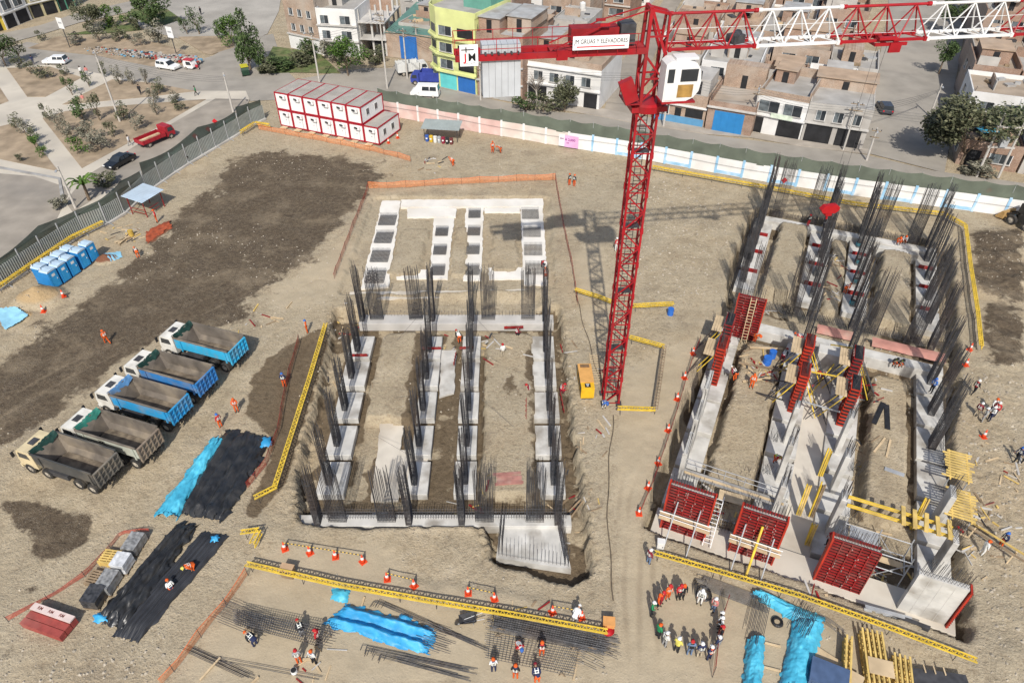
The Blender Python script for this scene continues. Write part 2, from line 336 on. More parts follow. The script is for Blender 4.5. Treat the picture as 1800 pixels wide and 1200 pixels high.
rubr = blur(pip(wx, wy, pl([(1690, 640), (1800, 620), (1800, 1010), (1745, 1060), (1705, 900)])).astype(float), 4); HT += rubr * (RNG.rand(*HT.shape) - .4) * .16
bk = blur((pip(wx, wy, PITL) ^ pip(wx * 1.0 + .6, wy, PITL) | pip(wx - .6, wy, PITL) ^ pip(wx, wy, PITL)).astype(float), 1); HT += bk * (RNG.rand(*HT.shape) - .5) * .5 * site
def mask(polys, k=4): return blur(np.clip(sum(pip(wx, wy, q).astype(float) for q in polys), 0, 1), k)
dark = mask([pl([(405, 272), (560, 268), (670, 286), (655, 335), (600, 390), (545, 455), (470, 500), (430, 560), (300, 580), (215, 640), (110, 715), (0, 790), (-60, 830), (-60, 690), (0, 632), (70, 585), (150, 525), (225, 465), (290, 400), (380, 330)])], 9)
dark = np.maximum(dark, mask([pl([(0, 875), (60, 878), (110, 895), (172, 903), (165, 925), (150, 958), (95, 985), (50, 972), (70, 945), (20, 925)]), pl([(45, 1025), (78, 1018), (70, 1035), (48, 1042)])], 2) * .95)
dark = np.maximum(dark, mask([pl([(1705, 410), (1800, 400), (1800, 525), (1715, 520)]), pl([(1720, 540), (1800, 528), (1800, 660), (1735, 645)])], 3) * .8)
dark = np.maximum(dark, mask([pl([(1740, 1085), (1800, 1065), (1800, 1200), (1735, 1200)]), pl([(210, 1120), (0, 1130), (0, 1170), (150, 1160)])], 5) * .35)
wet_shade = mask([pl([(440, 660), (500, 610), (560, 575), (578, 580), (560, 660), (535, 740), (497, 850), (450, 912), (428, 900), (480, 790), (455, 740), (430, 720)])], 2)
wet_shade = np.maximum(wet_shade, mpit * (HT < -1.0) * np.clip((fbm(GX * .45, GY * .45, 21) - .36) * 6, 0, 1) * .95)
for rr_, (x0_, x1_) in enumerate(((-16.6, -12.9), (-9.6, -6.2), (-5.4, -2.3), (1.6, 5.4))): wet_shade = np.maximum(wet_shade, mpit * mask([[(x0_, 34.2), (x1_, 34.2), (x1_ - .5, 57.5), (x0_ - .5, 57.5)]], 1) * (.6 + .9 * (fbm(GX * .7, GY * .7, 41 + rr_) - .4)))  # dark bands paint damp soil plus the shade in the gaps between footings
wet_shade = np.maximum(wet_shade, mask([[(-16, 34), (4.5, 34), (4.5, 36), (-16, 36)]], 2) * .8)
wet_shade = np.maximum(wet_shade, mask([[(-7.2, 34.5), (-4.8, 34.5), (-4.8, 45.5), (-7.0, 45.5)]], 2) * .8)
wet_shade = np.maximum(wet_shade, mask([pl([(880, 640), (925, 640), (922, 700), (885, 730)])], 2) * .55 * (fbm(GX * .8, GY * .8, 5) > .45))
wet_shade = np.maximum(wet_shade, mpitr * (HT < -1.0) * np.clip((fbm(GX * .4, GY * .4, 25) - .34) * 5, 0, 1) * .85)
pale = mask([pl([(1075, 740), (1100, 640), (1190, 610), (1230, 545), (1290, 440), (1225, 640), (1190, 760), (1135, 900), (1130, 985), (1320, 1030), (1500, 1095), (1620, 1150), (1640, 1215), (1075, 1215), (1085, 1000)]), pl([(450, 958), (700, 945), (712, 1012), (880, 1040), (1045, 1078), (1075, 1215), (280, 1215), (440, 1010)]), pl([(1000, 440), (1060, 420), (1080, 520), (1060, 600), (1020, 560)]), pl([(320, 300), (365, 280), (370, 292), (330, 318)]), pl([(600, 420), (640, 420), (600, 520), (520, 545), (450, 530), (520, 480)])], 5) * .8
heap = np.zeros_like(GX)
for (a, b), r in (((70, 525), 2.2), ((45, 556), .8)):
    c = P(a, b); heap = np.maximum(heap, np.clip(1.25 - np.sqrt(((GX - c.x) / (r * 1.25)) ** 2 + ((GY - c.y) / r) ** 2), 0, 1))
rust = np.clip(1.3 - np.sqrt(((GX - P(186, 456).x) / 1.4) ** 2 + ((GY - P(186, 456).y) / 1.1) ** 2), 0, 1)
rust = np.maximum(rust, 1.0 * mask([pl([(256, 415), (300, 390), (303, 400), (262, 428)])], 1))
pit = np.clip(-HT / 1.0, 0, 1) * site
ny, nx = GX.shape
track = np.zeros_like(GX)
def polyline_dist(pts):
    best = np.full(GX.shape, 99.0); side = np.zeros_like(GX)
    for (ax, ay), (bx_, by_) in zip(pts, pts[1:]):
        dx, dy = bx_ - ax, by_ - ay; L2 = dx * dx + dy * dy; t = np.clip(((GX - ax) * dx + (GY - ay) * dy) / L2, 0, 1); d = np.hypot(GX - ax - t * dx, GY - ay - t * dy); best = np.minimum(best, d)
    return best
for tr_ in ([(-40, 745), (120, 650), (250, 590), (420, 510), (560, 430), (620, 380), (640, 310)], [(0, 830), (80, 770), (200, 690), (300, 640), (450, 560), (560, 500)], [(-20, 975), (150, 930), (260, 880), (380, 740), (440, 660), (500, 590)], [(-20, 1030), (120, 960), (240, 860), (330, 760)], [(1095, 1215), (1100, 1000), (1115, 850), (1175, 700), (1222, 560), (1252, 430), (1190, 330)], [(1135, 1215), (1122, 1030), (1128, 880), (1180, 750)], [(-20, 1150), (120, 1135), (260, 1160)], [(1770, 1215), (1740, 1050), (1765, 850), (1750, 700), (1722, 560)], [(480, 300), (700, 305), (900, 292), (1080, 308), (1280, 345)], [(200, 470), (330, 400), (450, 330), (560, 300)]):
    d = polyline_dist(pl(tr_)); track = np.maximum(track, np.exp(-((np.abs(d - 1.0) / .3) ** 2)) * np.clip(1.5 * (fbm(GX * .2, GY * .2, 51) - .25), 0, 1))
track *= (HT > -.4); HT -= .07 * track
me = bpy.data.meshes.new('ground')
me.vertices.add(nx * ny); me.vertices.foreach_set('co', np.stack([GX, GY, HT], -1).astype(np.float32).ravel())
ii = (np.arange(ny - 1)[:, None] * nx + np.arange(nx - 1)[None, :]).ravel()
quads = np.stack([ii, ii + 1, ii + 1 + nx, ii + nx], -1).astype(np.int32)
me.loops.add(quads.size); me.loops.foreach_set('vertex_index', quads.ravel())
me.polygons.add(len(quads)); me.polygons.foreach_set('loop_start', np.arange(0, quads.size, 4, dtype=np.int32))
me.polygons.foreach_set('use_smooth', [True] * len(quads)); me.update(calc_edges=True)
for nm, a in (('dark', dark), ('wet_shade', wet_shade), ('pale', pale), ('heap', heap), ('rust', rust), ('track', track)):
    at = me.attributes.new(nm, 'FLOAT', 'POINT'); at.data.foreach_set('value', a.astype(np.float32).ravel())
gm = bpy.data.materials.new('site soil'); gm.use_nodes = True; me.materials.append(gm)
N, LK = gm.node_tree.nodes, gm.node_tree.links
pb = N['Principled BSDF']; pb.inputs['Roughness'].default_value = .95; pb.inputs['Specular IOR Level'].default_value = .15
geo = N.new('ShaderNodeNewGeometry')
def gn(scale, det=6, rough_=.6):
    t = N.new('ShaderNodeTexNoise'); t.inputs['Scale'].default_value = scale; t.inputs['Detail'].default_value = det; t.inputs['Roughness'].default_value = rough_
    LK.new(geo.outputs['Position'], t.inputs['Vector']); return t.outputs['Fac']
def ramp(fac, stops):
    r = N.new('ShaderNodeValToRGB'); e = r.color_ramp.elements
    while len(e) < len(stops): e.new(.5)
    for q, (p, c) in zip(e, stops): q.position = p; q.color = (tuple(c) if not isinstance(c, (int, float)) else (c,) * 3) + (1,)
    LK.new(fac, r.inputs['Fac']); return r.outputs['Color']
def mth(op, a, b):
    m = N.new('ShaderNodeMath'); m.operation = op
    for k, q in enumerate((a, b)):
        if isinstance(q, (int, float)): m.inputs[k].default_value = q
        else: LK.new(q, m.inputs[k])
    return m.outputs[0]
def mix(fac, a, b):
    m = N.new('ShaderNodeMixRGB')
    for k, q in enumerate((fac, a, b)):
        if isinstance(q, tuple): m.inputs[k].default_value = q + (1,)
        elif isinstance(q, (int, float)): m.inputs[k].default_value = q
        else: LK.new(q, m.inputs[k])
    return m.outputs[0]
def attr(n):
    a = N.new('ShaderNodeAttribute'); a.attribute_name = n; return a.outputs['Fac']
def ragged(n, amt, nzs, lo=.42, hi=.58): return ramp(mth('ADD', attr(n), mth('MULTIPLY', mth('SUBTRACT', nzs, .5), amt)), [(lo, 0.0), (hi, 1.0)])
n_big, n_mid, n_fine, n_grit = gn(.05, 2), gn(.35, 6, .65), gn(2.2, 4, .7), gn(7, 3, .75)
soil = ramp(n_mid, [(.26, (.285, .226, .15)), (.5, (.4, .328, .222)), (.74, (.49, .412, .295))])
soil = mix(ramp(gn(.035, 5, .6), [(.4, 0.0), (.6, .8)]), soil, mix(n_mid, (.32, .268, .185), (.43, .37, .27)))
soil = mix(ramp(gn(.09, 4, .6), [(.5, 0.0), (.7, .55)]), soil, (.40, .305, .19))
soil = mix(ramp(gn(.16, 6, .7), [(.54, 0.0), (.66, .6)]), soil, (.235, .19, .135))
soil = mix(ramp(n_fine, [(.32, .6), (.48, 0.0)]), soil, (.215, .165, .11))
soil = mix(ramp(n_grit, [(.34, .5), (.45, 0.0)]), soil, (.18, .14, .095))
soil = mix(ramp(n_grit, [(.56, 0.0), (.68, .55)]), soil, (.5, .435, .33))
vo = N.new('ShaderNodeTexVoronoi'); vo.inputs['Scale'].default_value = 3.2; LK.new(geo.outputs['Position'], vo.inputs['Vector'])
vo2 = N.new('ShaderNodeTexVoronoi'); vo2.inputs['Scale'].default_value = 9; LK.new(geo.outputs['Position'], vo2.inputs['Vector'])
speck = mth('MULTIPLY', ramp(vo.outputs['Distance'], [(.1, 1.0), (.22, 0.0)]), ramp(n_mid, [(.42, 0.0), (.6, 1.0)]))
speck2 = mth('MULTIPLY', ramp(vo2.outputs['Distance'], [(.14, 1.0), (.3, 0.0)]), ramp(gn(.8, 4), [(.45, 0.0), (.62, .9)]))
soil = mix(mth('MULTIPLY', speck, .55), soil, (.47, .42, .35)); soil = mix(mth('MULTIPLY', speck2, .4), soil, (.45, .4, .33))
soil = mix(mth('MULTIPLY', ragged('pale', .7, n_mid), .75), soil, mix(n_mid, (.36, .295, .2), (.45, .378, .27)))
darkc = ramp(n_fine, [(.3, (.07, .052, .036)), (.6, (.128, .098, .066)), (.75, (.19, .15, .105))])
darkc = mix(ramp(gn(.22, 5, .7), [(.5, 0.0), (.68, .75)]), darkc, (.235, .185, .125))
darkc = mix(mth('MULTIPLY', ramp(vo2.outputs['Distance'], [(.1, 1.0), (.28, 0.0)]), ramp(n_mid, [(.4, 0.0), (.55, .8)])), darkc, (.36, .33, .28))
soil = mix(ragged('dark', 2.6, gn(.25, 7, .72), .4, .62), soil, darkc)
soil = mix(mth('MULTIPLY', ragged('wet_shade', 1.8, gn(.55, 5, .65)), .85), soil, ramp(n_fine, [(.3, (.07, .048, .028)), (.7, (.135, .097, .06))]))  # damp soil and footing gap shade, both put into the colour
soil = mix(mth('MULTIPLY', ragged('track', .9, n_fine, .3, .75), .5), soil, mix(n_fine, (.17, .13, .088), (.3, .24, .165)))
soil = mix(ragged('heap', .4, n_mid), soil, ramp(n_mid, [(.3, (.36, .25, .13)), (.7, (.47, .345, .2))]))
soil = mix(ragged('rust', .5, n_fine), soil, (.19, .085, .05))
LK.new(soil, pb.inputs['Base Color'])
bp = N.new('ShaderNodeBump'); bp.inputs['Strength'].default_value = 1.0; bp.inputs['Distance'].default_value = .22
LK.new(mth('SUBTRACT', 1.0, mth('MULTIPLY', attr('pale'), .9)), bp.inputs['Strength'])
LK.new(mth('ADD', mth('MULTIPLY', n_fine, .7), mth('ADD', mth('MULTIPLY', n_grit, .35), mth('MULTIPLY', speck, .25))), bp.inputs['Height']); LK.new(bp.outputs[0], pb.inputs['Normal'])
ground = obj('ground', me); tag(ground, kind='structure')
def gz(x, y):
    i = min(max(np.searchsorted(xs, x), 1), nx - 1); j = min(max(np.searchsorted(ys, y), 1), ny - 1)
    return float(HT[j, i])
# loose stones over the rough ground: nobody could count them
st = MB(); nS = 42000
sx_, sy_ = RNG.uniform(-60, 62, nS), 20 + 80 * RNG.rand(nS) ** 1.3
rub = pip(sx_, sy_, pl([(1690, 650), (1800, 630), (1800, 1200), (1740, 1200), (1730, 1040), (1700, 900)])) | pip(sx_, sy_, pl([(60, 1110), (300, 1110), (280, 1200), (40, 1200)])) | pip(sx_, sy_, pl([(1100, 300), (1290, 330), (1270, 520), (1130, 520)]))
keep = pip(sx_, sy_, SITE) & ((fbm(sx_ * .12, sy_ * .12, 33) > .5) & (RNG.rand(nS) < .5) | rub) & ~((np.abs(sx_ - 12) < 4) & (sy_ < 50))
for x, y, rb_ in zip(sx_[keep], sy_[keep], rub[keep]):
    r = .035 + (.15 if rb_ else .1) * random.random() ** 3; z = gz(x, y); a = random.random() * 6
    q = [(x + r * math.cos(a + t) * random.uniform(.7, 1.3), y + r * math.sin(a + t) * random.uniform(.7, 1.3), z - .02) for t in (0, 1.3, 2.6, 3.8, 5)]
    st.add(q + [(x + r * .2, y, z + r * .9)], [(0, 1, 5), (1, 2, 5), (2, 3, 5), (3, 4, 5), (4, 0, 5)])
tag(st.build('loose_stones', M('stone', (.34, .3, .24), .9, .4, .9)), kind='stuff', label='loose pale stones scattered over the bare soil of the site')
# ------------------------------------------------------------------ streets and park outside the fence
ASPH = M('street asphalt', (.29, .265, .228), .9, .13, .35, spot=(.36, .325, .275), spot_amt=.8, spot_scale=.09, bump=.2)
ASPH2 = M('dusty street', (.30, .265, .22), .95, .16, .4, spot=(.22, .2, .175), spot_amt=.7, spot_scale=.12, bump=.2)
PAVE = M('plaza concrete', (.52, .47, .39), .9, .1, .3, spot=(.33, .3, .26), spot_amt=.7, spot_scale=.15)
BED = M('planting bed soil', (.33, .255, .175), .95, .2, .6, spot=(.17, .13, .085), spot_amt=.7, spot_scale=.25, bump=.4)
GRASS = M('rough grass', (.1, .13, .045), .95, .35, 1.2, spot=(.2, .16, .09), spot_amt=.7, spot_scale=.4, bump=.5)
def sheet(name, pts, z, mat, label=None, th=.0):
    poly = pl(pts); b = MB()
    if th: b.prism(poly, z - th, z)
    else:
        b.add([(x, y, z) for x, y in poly], [tuple(range(len(poly)))])
    o = b.build(name, mat); bm = bmesh.new(); bm.from_mesh(o.data); bmesh.ops.triangulate(bm, faces=[f for f in bm.faces if len(f.verts) > 4])
    bmesh.ops.recalc_face_normals(bm, faces=bm.faces)
    if not th:
        for f in bm.faces:
            if f.normal.z < 0: f.normal_flip()
    bm.to_mesh(o.data); bm.free(); return tag(o, label, kind='structure')
t0 = lambda x, y: (x / 3.75, y / 3.75)
sheet('plaza_paving', [(-120, 110), (-120, 300), (-60, 470), (0, 448), (60, 415), (145, 372), (250, 310), (330, 262), (440, 175), (445, 150), (436, 138), (350, 145), (200, 130), (90, 112), (30, 100)], .0, PAVE)
sheet('street', [(-120, 98), (0, 88), (48, 74), (140, 88), (230, 105), (330, 112), (375, 98), (420, 70), (480, 60), (500, 120), (520, 140), (640, 120), (690, 120), (760, 145), (800, 160), (850, 172), (960, 195), (1070, 205), (1250, 238), (1400, 256), (1520, 272), (1640, 300), (1800, 322), (1960, 340), (1960, 388), (1800, 372), (1507, 335), (1333, 305), (1107, 262), (917, 232), (690, 196), (480, 176), (440, 178), (432, 160), (330, 160), (267, 146), (200, 134), (88, 114), (0, 117), (-120, 125)], .012, ASPH)
sheet('side_street', [(1512, 266), (1660, 304), (1672, 240), (1678, 150), (1695, 60), (1680, 0), (1650, -60), (1560, -60), (1562, 20), (1548, 90), (1522, 180)], .02, ASPH)
sheet('side_street', [(1060, 200), (1110, 210), (1130, 150), (1165, 60), (1210, -20), (1180, -20), (1120, 70), (1085, 120)], .02, ASPH2)
sheet('side_street', [(-120, 75), (0, 60), (70, 45), (130, 25), (240, 0), (320, -40), (380, -40), (250, 12), (225, 22), (140, 40), (70, 62), (0, 80), (-120, 95)], .02, ASPH)
sheet('open_yard', [(225, 30), (250, 50), (300, 65), (400, 85), (470, 60), (490, 20), (500, -40), (400, -40), (300, -10)], .005, M('pale yard', (.36, .335, .295), .95, .14, .2, spot=(.26, .24, .21), spot_amt=.7, spot_scale=.08))
sheet('dirt_lane', [t0(560, 1165), t0(1100, 835), t0(1420, 650), t0(1650, 655), t0(1600, 740), t0(1420, 850), t0(1180, 980), t0(1000, 1090), t0(700, 1260), t0(480, 1400), t0(430, 1330)], .012, ASPH2)
sheet('sandy_lot', [(-120, 320), (0, 305), (60, 310), (125, 332), (100, 385), (40, 430), (0, 455), (-120, 520)], .012, ASPH2)
BEDS = [[(45, 450), (330, 440), (540, 512), (300, 640), (180, 640)], [(410, 690), (740, 525), (1000, 548), (1290, 602), (960, 642), (440, 690)],
        [(280, 780), (430, 735), (700, 705), (1360, 655), (1110, 800), (540, 1110)], [(-60, 850), (80, 815), (210, 900), (385, 1130), (0, 1050), (-60, 1045)],
        [(-90, 560), (0, 580), (58, 668), (0, 690), (-90, 720)], [(1170, 245), (1550, 235), (1545, 312), (1395, 360), (1350, 355)]]
for q in BEDS: sheet('planting_bed', [t0(*w) for w in q], .035, BED, th=.05)
sheet('grass_strip', [t0(430, 230), t0(900, 150), t0(930, 200), t0(650, 225)], .03, GRASS)
sheet('grass_strip', [t0(860, 60), t0(1100, 60), t0(1200, 130), t0(1020, 185), t0(870, 110)], .03, GRASS)
sheet('grass_strip', [(455, 130), (480, 82), (560, 92), (600, 130), (520, 128)], .03, GRASS)
sheet('verge', [t0(180, 320), t0(380, 240), t0(900, 250), t0(1200, 330), t0(1300, 430), t0(1000, 440), t0(640, 370)], .03, BED)
sheet('pavement', [(690, 120), (770, 155), (840, 170), (920, 182), (1060, 206), (1100, 214), (1240, 236), (1320, 242), (1405, 257), (1530, 272), (1530, 264), (1405, 247), (1320, 233), (1240, 226), (1100, 200), (1060, 192), (920, 167), (840, 160), (775, 146), (700, 108)], .12, M('kerbside pavement', (.36, .32, .27), .95, .15, .5, spot=(.27, .24, .2), spot_amt=.7, spot_scale=.2), th=.13)
sheet('kerb', [t0(-60, 1090), t0(400, 1175), t0(430, 1330), t0(405, 1335), t0(385, 1185), t0(-60, 1105)], .13, CONCD, th=.12)
# ================================================================== REBAR CAGES AND FOUNDATIONS
def cage_meshes(w, d, h, nx_, ny_, tie_h, tie_s, r=.02, seed=0, spl=.07):
    rg = random.Random(seed); b = MB(); t = MB()
    pts = [(-w / 2 + w * i / (nx_ - 1), sy * d / 2) for i in range(nx_) for sy in (-1, 1)] + [(sx * w / 2, -d / 2 + d * j / (ny_ - 1)) for j in range(1, ny_ - 1) for sx in (-1, 1)]
    lx, ly = rg.uniform(-.1, .1), rg.uniform(-.1, .1)
    for x, y in pts:
        hh = h * rg.uniform(.86, 1.03); ox, oy = lx + rg.uniform(-spl, spl), ly + rg.uniform(-spl, spl)
        m_ = (x + ox * .25, y + oy * .25, hh * .5)
        b.tube((x, y, -.1), m_, r, 4, cap=False); b.tube(m_, (x + ox, y + oy, hh), r, 4)
    z = .05
    while z < tie_h:
        k = (z / h) ** 2; cx, cy = lx * k, ly * k; a, c = w / 2 + .02, d / 2 + .02; e = rg.uniform(-.02, .02)
        q = [(cx - a, cy - c, z + e), (cx + a, cy - c, z - e), (cx + a, cy + c, z + e), (cx - a, cy + c, z - e)]
        for i in range(4): t.bar(q[i], q[(i + 1) % 4], .022, .022)
        z += tie_s * rg.uniform(.8, 1.2) * (1 if z < tie_h * .35 else 4)
    return b.mesh('vertical_bars', REBAR), t.mesh('stirrups', REBAR)
NARROW = [cage_meshes(.42, .95, 6.5, 6, 9, 5.0, .12, seed=k) for k in range(4)]
WIDE = [cage_meshes(1.35, .3, 6.3, 13, 3, 2.0, .2, seed=10 + k, spl=.07) for k in range(4)]
TALL = [cage_meshes(.5, 1.1, 8.2, 6, 10, 6.0, .13, seed=20 + k, spl=.12) for k in range(4)]
CN = [0]
def cage(kind, loc, rz, label, group, sc=1.0):
    CN[0] += 1; a, b = kind[CN[0] % 4]
    o = thing('rebar_cage', label, 'rebar cage', loc, rz + (math.pi if CN[0] % 3 == 0 else 0), group); o.scale = (1, 1, sc)
    obj('vertical_bars', a, o); tag(obj('stirrups', b, o), kind='stuff'); return o
def block(name, label, cat, c, d, mat, rz=0, group=None, bev=.03):
    b = MB(); b.box((0, 0, d[2] / 2), d); o = b.build(name, mat, None, c, rz)
    bm = bmesh.new(); bm.from_mesh(o.data); bmesh.ops.bevel(bm, geom=list(bm.edges), offset=bev, segments=1, affect='EDGES'); bm.to_mesh(o.data); bm.free()
    return tag(o, label, cat, group)
ROWN = ['leftmost', 'second', 'third', 'rightmost']
LX = [lambda y: -14.9 - .026 * (y - 33.5), lambda y: -7.95 - .014 * (y - 33.5), lambda y: -3.78 - .014 * (y - 33.5), lambda y: 3.42 - .004 * (y - 33.5)]
LY = [37.8, 42.0, 46.3, 50.5, 54.5]
FW = [(2.25, .25), (1.7, .3), (1.75, .0), (2.3, -.25)]
for r in range(4):
    for k, y in enumerate(LY):
        x = LX[r](y)
        block('footing', 'pale concrete footing, %s from the front in the %s row of the left foundation' % (ORD[k], ROWN[r]), 'footing', (x + FW[r][1], y + .1, -1.4), (FW[r][0] + random.uniform(-.08, .08), 3.45, .72 + random.uniform(-.06, .06)), CONCW, random.uniform(-.01, .01), 'footings of the left foundation')
        cage(NARROW, (x, y - .2, -.72), random.uniform(-.04, .04), 'dark rebar column cage on %s footing from front, %s row, left foundation' % (ORD[k], ROWN[r]), 'column cages of the left foundation', random.uniform(.9, 1.02))
def beam_cages(y, zz, where, sc=1.0):
    xo = [(-.1, 1.4), (-1.75, 0), (-.1, 1.65), (-1.65, .1)]
    for r in range(4):
        for j, dx in enumerate(xo[r]):
            nar = (r in (0, 2)) == (j == 0)
            cage(NARROW if nar else WIDE, (LX[r](y) + dx, y, zz), random.uniform(-.04, .04), '%s rebar cage, %s from the left along the %s beam of the left foundation' % ('narrow' if nar else 'wide flat', ORD[r * 2 + j], where), 'beam cages of the left foundation', sc)
def starters(name, label, p, q, h, step, z, rows=2, group='starter bar rows', jit=.05):
    p, q = Vector(p), Vector(q); L = (q - p).length; d = (q - p) / L; nrm = Vector((-d.y, d.x, 0)); n = int(L / step)
    o = thing(name, label, 'rebar', (0, 0, 0), 0, group); b = MB(); t = MB()
    for k in range(n + 1):
        a = p + d * (k * L / n)
        for r in range(rows):
            s = a + nrm * (.22 * (r - .5 * (rows - 1))); b.tube((s.x, s.y, z), (s.x + random.uniform(-jit, jit), s.y + random.uniform(-jit, jit), z + h * random.uniform(.75, 1.1)), .014, 4)
    for r in range(rows):
        for zz in (.25, .6, .95):
            if zz < h * .9: s = nrm * (.22 * (r - .5 * (rows - 1))) + Vector((0, 0, z + zz)); t.tube(p + s, q + s, .012, 4)
    b.build('vertical_bars', REBAR, o); t.build('horizontal_bars', REBAR, o); return o
block('ground_beam', 'long pale concrete beam along the front of the left foundation', 'beam', (-6.0, 33.5, -1.4), (21.2, 1.05, .95), CONCW, 0)
block('ground_beam', 'pale concrete beam across the middle of the left foundation', 'beam', (-5.8, 58.75, -1.4), (20.3, 1.5, 1.0), CONC, 0)
beam_cages(33.5, -.5, 'front'); beam_cages(58.8, -.45, 'middle', 1.05)
starters('starter_bars', 'row of thin vertical bars standing on the front beam of the left foundation', (-15.2, 33.75, 0), (4.2, 33.75, 0), 1.25, .2, -.5)
starters('starter_bars', 'row of thin vertical bars standing on the middle beam of the left foundation', (-15.2, 59.3, 0), (3.6, 59.3, 0), .8, .35, -.45, 1)
# square pad at the front right corner
pad = [P(880, 922, -.75), P(985, 916, -.75), P(1004, 1000, -.75), P(872, 980, -.75)]
b = MB(); b.prism([(v.x, v.y) for v in pad], -1.4, -.72); tag(b.build('concrete_pad', CONCW), 'square pale concrete pad at the front right corner of the left foundation', 'concrete pad')
starters('starter_bars', 'sparse upright bars along the front edge of the square concrete pad', pad[3] + Vector((.2, .2, 0)), pad[2] + Vector((-.2, .2, 0)), 2.0, .28, -.72, 1)
starters('starter_bars', 'dense upright bars along the right edge of the square concrete pad', pad[2] + Vector((-.3, .3, 0)), pad[1] + Vector((-.2, 0, 0)), 2.4, .16, -.72, 2)
starters('starter_bars', 'dense upright bars along the left edge of the square concrete pad', pad[3] + Vector((.3, .3, 0)), pad[0] + Vector((.2, 0, 0)), 2.4, .2, -.72, 2)
def slab(name, label, pts, z, th, mat, cat='slab', grp=None):
    b = MB(); q = [P(x, y, z) for x, y in pts]; out = []
    for i in range(len(q)):
        a, c = q[i], q[(i + 1) % len(q)]; L = (c - a).length; n = max(1, int(L / .5)); nr = Vector((-(c - a).y, (c - a).x, 0)).normalized()
        for k in range(n):
            v = a.lerp(c, k / n) + nr * (random.uniform(-.09, .09) if k else 0); out.append((v.x, v.y))
    b.prism(out, z - th, z); o = b.build(name, mat)
    bm = bmesh.new(); bm.from_mesh(o.data); bmesh.ops.triangulate(bm, faces=[f for f in bm.faces if len(f.verts) > 4]); bm.to_mesh(o.data); bm.free()
    return tag(o, label, cat, grp)
Z0 = -.2
slab('blinding_slab', 'pale concrete strip along the left edge of the rear left foundation', [(672, 353), (704, 353), (683, 503), (634, 507)], Z0, .25, BLINDW)
slab('blinding_slab', 'pale concrete strip across the back of the rear left foundation', [(705, 351), (954, 349), (955, 362), (704, 364)], Z0 + .06, .3, BLINDW)
slab('blinding_slab', 'short wide concrete patch below the back strip of the rear left foundation', [(716, 366), (802, 365), (801, 381), (716, 382)], Z0 + .02, .3, BLINDW)
slab('blinding_slab', 'concrete strip second from left in the rear left foundation', [(763, 383), (798, 383), (787, 490), (755, 490)], Z0, .25, BLINDW)
slab('blinding_slab', 'concrete strip third from left in the rear left foundation', [(819, 365), (850, 365), (846, 492), (814, 492)], Z0, .25, BLINDW)
slab('blinding_slab', 'thin concrete link right of the third strip, rear left foundation', [(852, 365), (914, 365), (914, 373), (852, 373)], Z0, .25, BLINDW)
slab('blinding_slab', 'concrete strip along the right edge of the rear left foundation', [(915, 363), (954, 363), (963, 500), (921, 500)], Z0, .25, BLINDW)
slab('blinding_slab', 'short concrete patch at the front left of the rear left foundation', [(700, 475), (752, 474), (752, 489), (697, 490)], Z0 - .05, .2, BLINDW)
slab('blinding_slab', 'short concrete patch at the front right of the rear left foundation', [(858, 471), (919, 470), (920, 490), (860, 491)], Z0 - .05, .2, BLINDW)
slab('blinding_slab', 'narrow pale strip just behind the middle beam of the left foundation', [(615, 513), (960, 508), (962, 517), (612, 527)], -.38, .2, BLIND)
slab('blinding_slab', 'broad pale slab on the pit floor between the two left footing rows', [(672, 708), (716, 708), (703, 790), (700, 880), (652, 880), (664, 780)], -1.2, .2, BLIND)
slab('blinding_slab', 'white dried cement strip on the pit floor between the middle footing rows', [(775, 615), (802, 615), (798, 690), (772, 698)], -1.2, .2, CONCW)
slab('blinding_slab', 'pale concrete patch at the pit floor beside the second footing row', [(700, 790), (752, 790), (752, 872), (702, 872)], -1.24, .2, BLIND)
def rebar_mat(px, py, w, d, label, z=Z0 + .12):
    c = P(px, py, z); o = thing('rebar_mat', label, 'rebar mat', c, random.uniform(-.02, .02), 'rebar mats of the rear left foundation')
    b = MB(); t = MB(); n = 15
    for k in range(n): b.bar((-w / 2 + w * k / (n - 1), -d / 2, .02), (-w / 2 + w * k / (n - 1), d / 2, .02), .045, .05)
    for k in range(n): b.bar((-w / 2 + w * k / (n - 1), d / 2, .02), (-w / 2 + w * k / (n - 1), d / 2, .38), .035, .035)
    for k in range(9): t.bar((-w / 2, -d / 2 + d * k / 8, -.03), (w / 2, -d / 2 + d * k / 8, -.03), .035, .04)
    b.build('long_bars', REBAR, o); t.build('cross_bars', REBAR, o)
za = lambda x, y: (440 + x / 3.75, 300 + y / 3.75)
for r, (nm, w, d, pts) in enumerate((('leftmost', 2.05, 2.35, [za(905, 325), za(880, 440), za(855, 562), za(826, 697)]), ('second', 1.5, 1.75, [za(1262, 402), za(1250, 524), za(1237, 657)]),
                                     ('third', 1.5, 1.75, [za(1478, 285), za(1474, 399), za(1468, 520), za(1464, 655)]), ('rightmost', 2.1, 2.2, [(932, 376), (935, 407), (937, 439), (940, 472)]))):
    for k, q in enumerate(pts[::-1]): rebar_mat(q[0], q[1], w, d, 'dark rebar mat, %s from the front on the %s strip of the rear left foundation' % (ORD[k], nm))
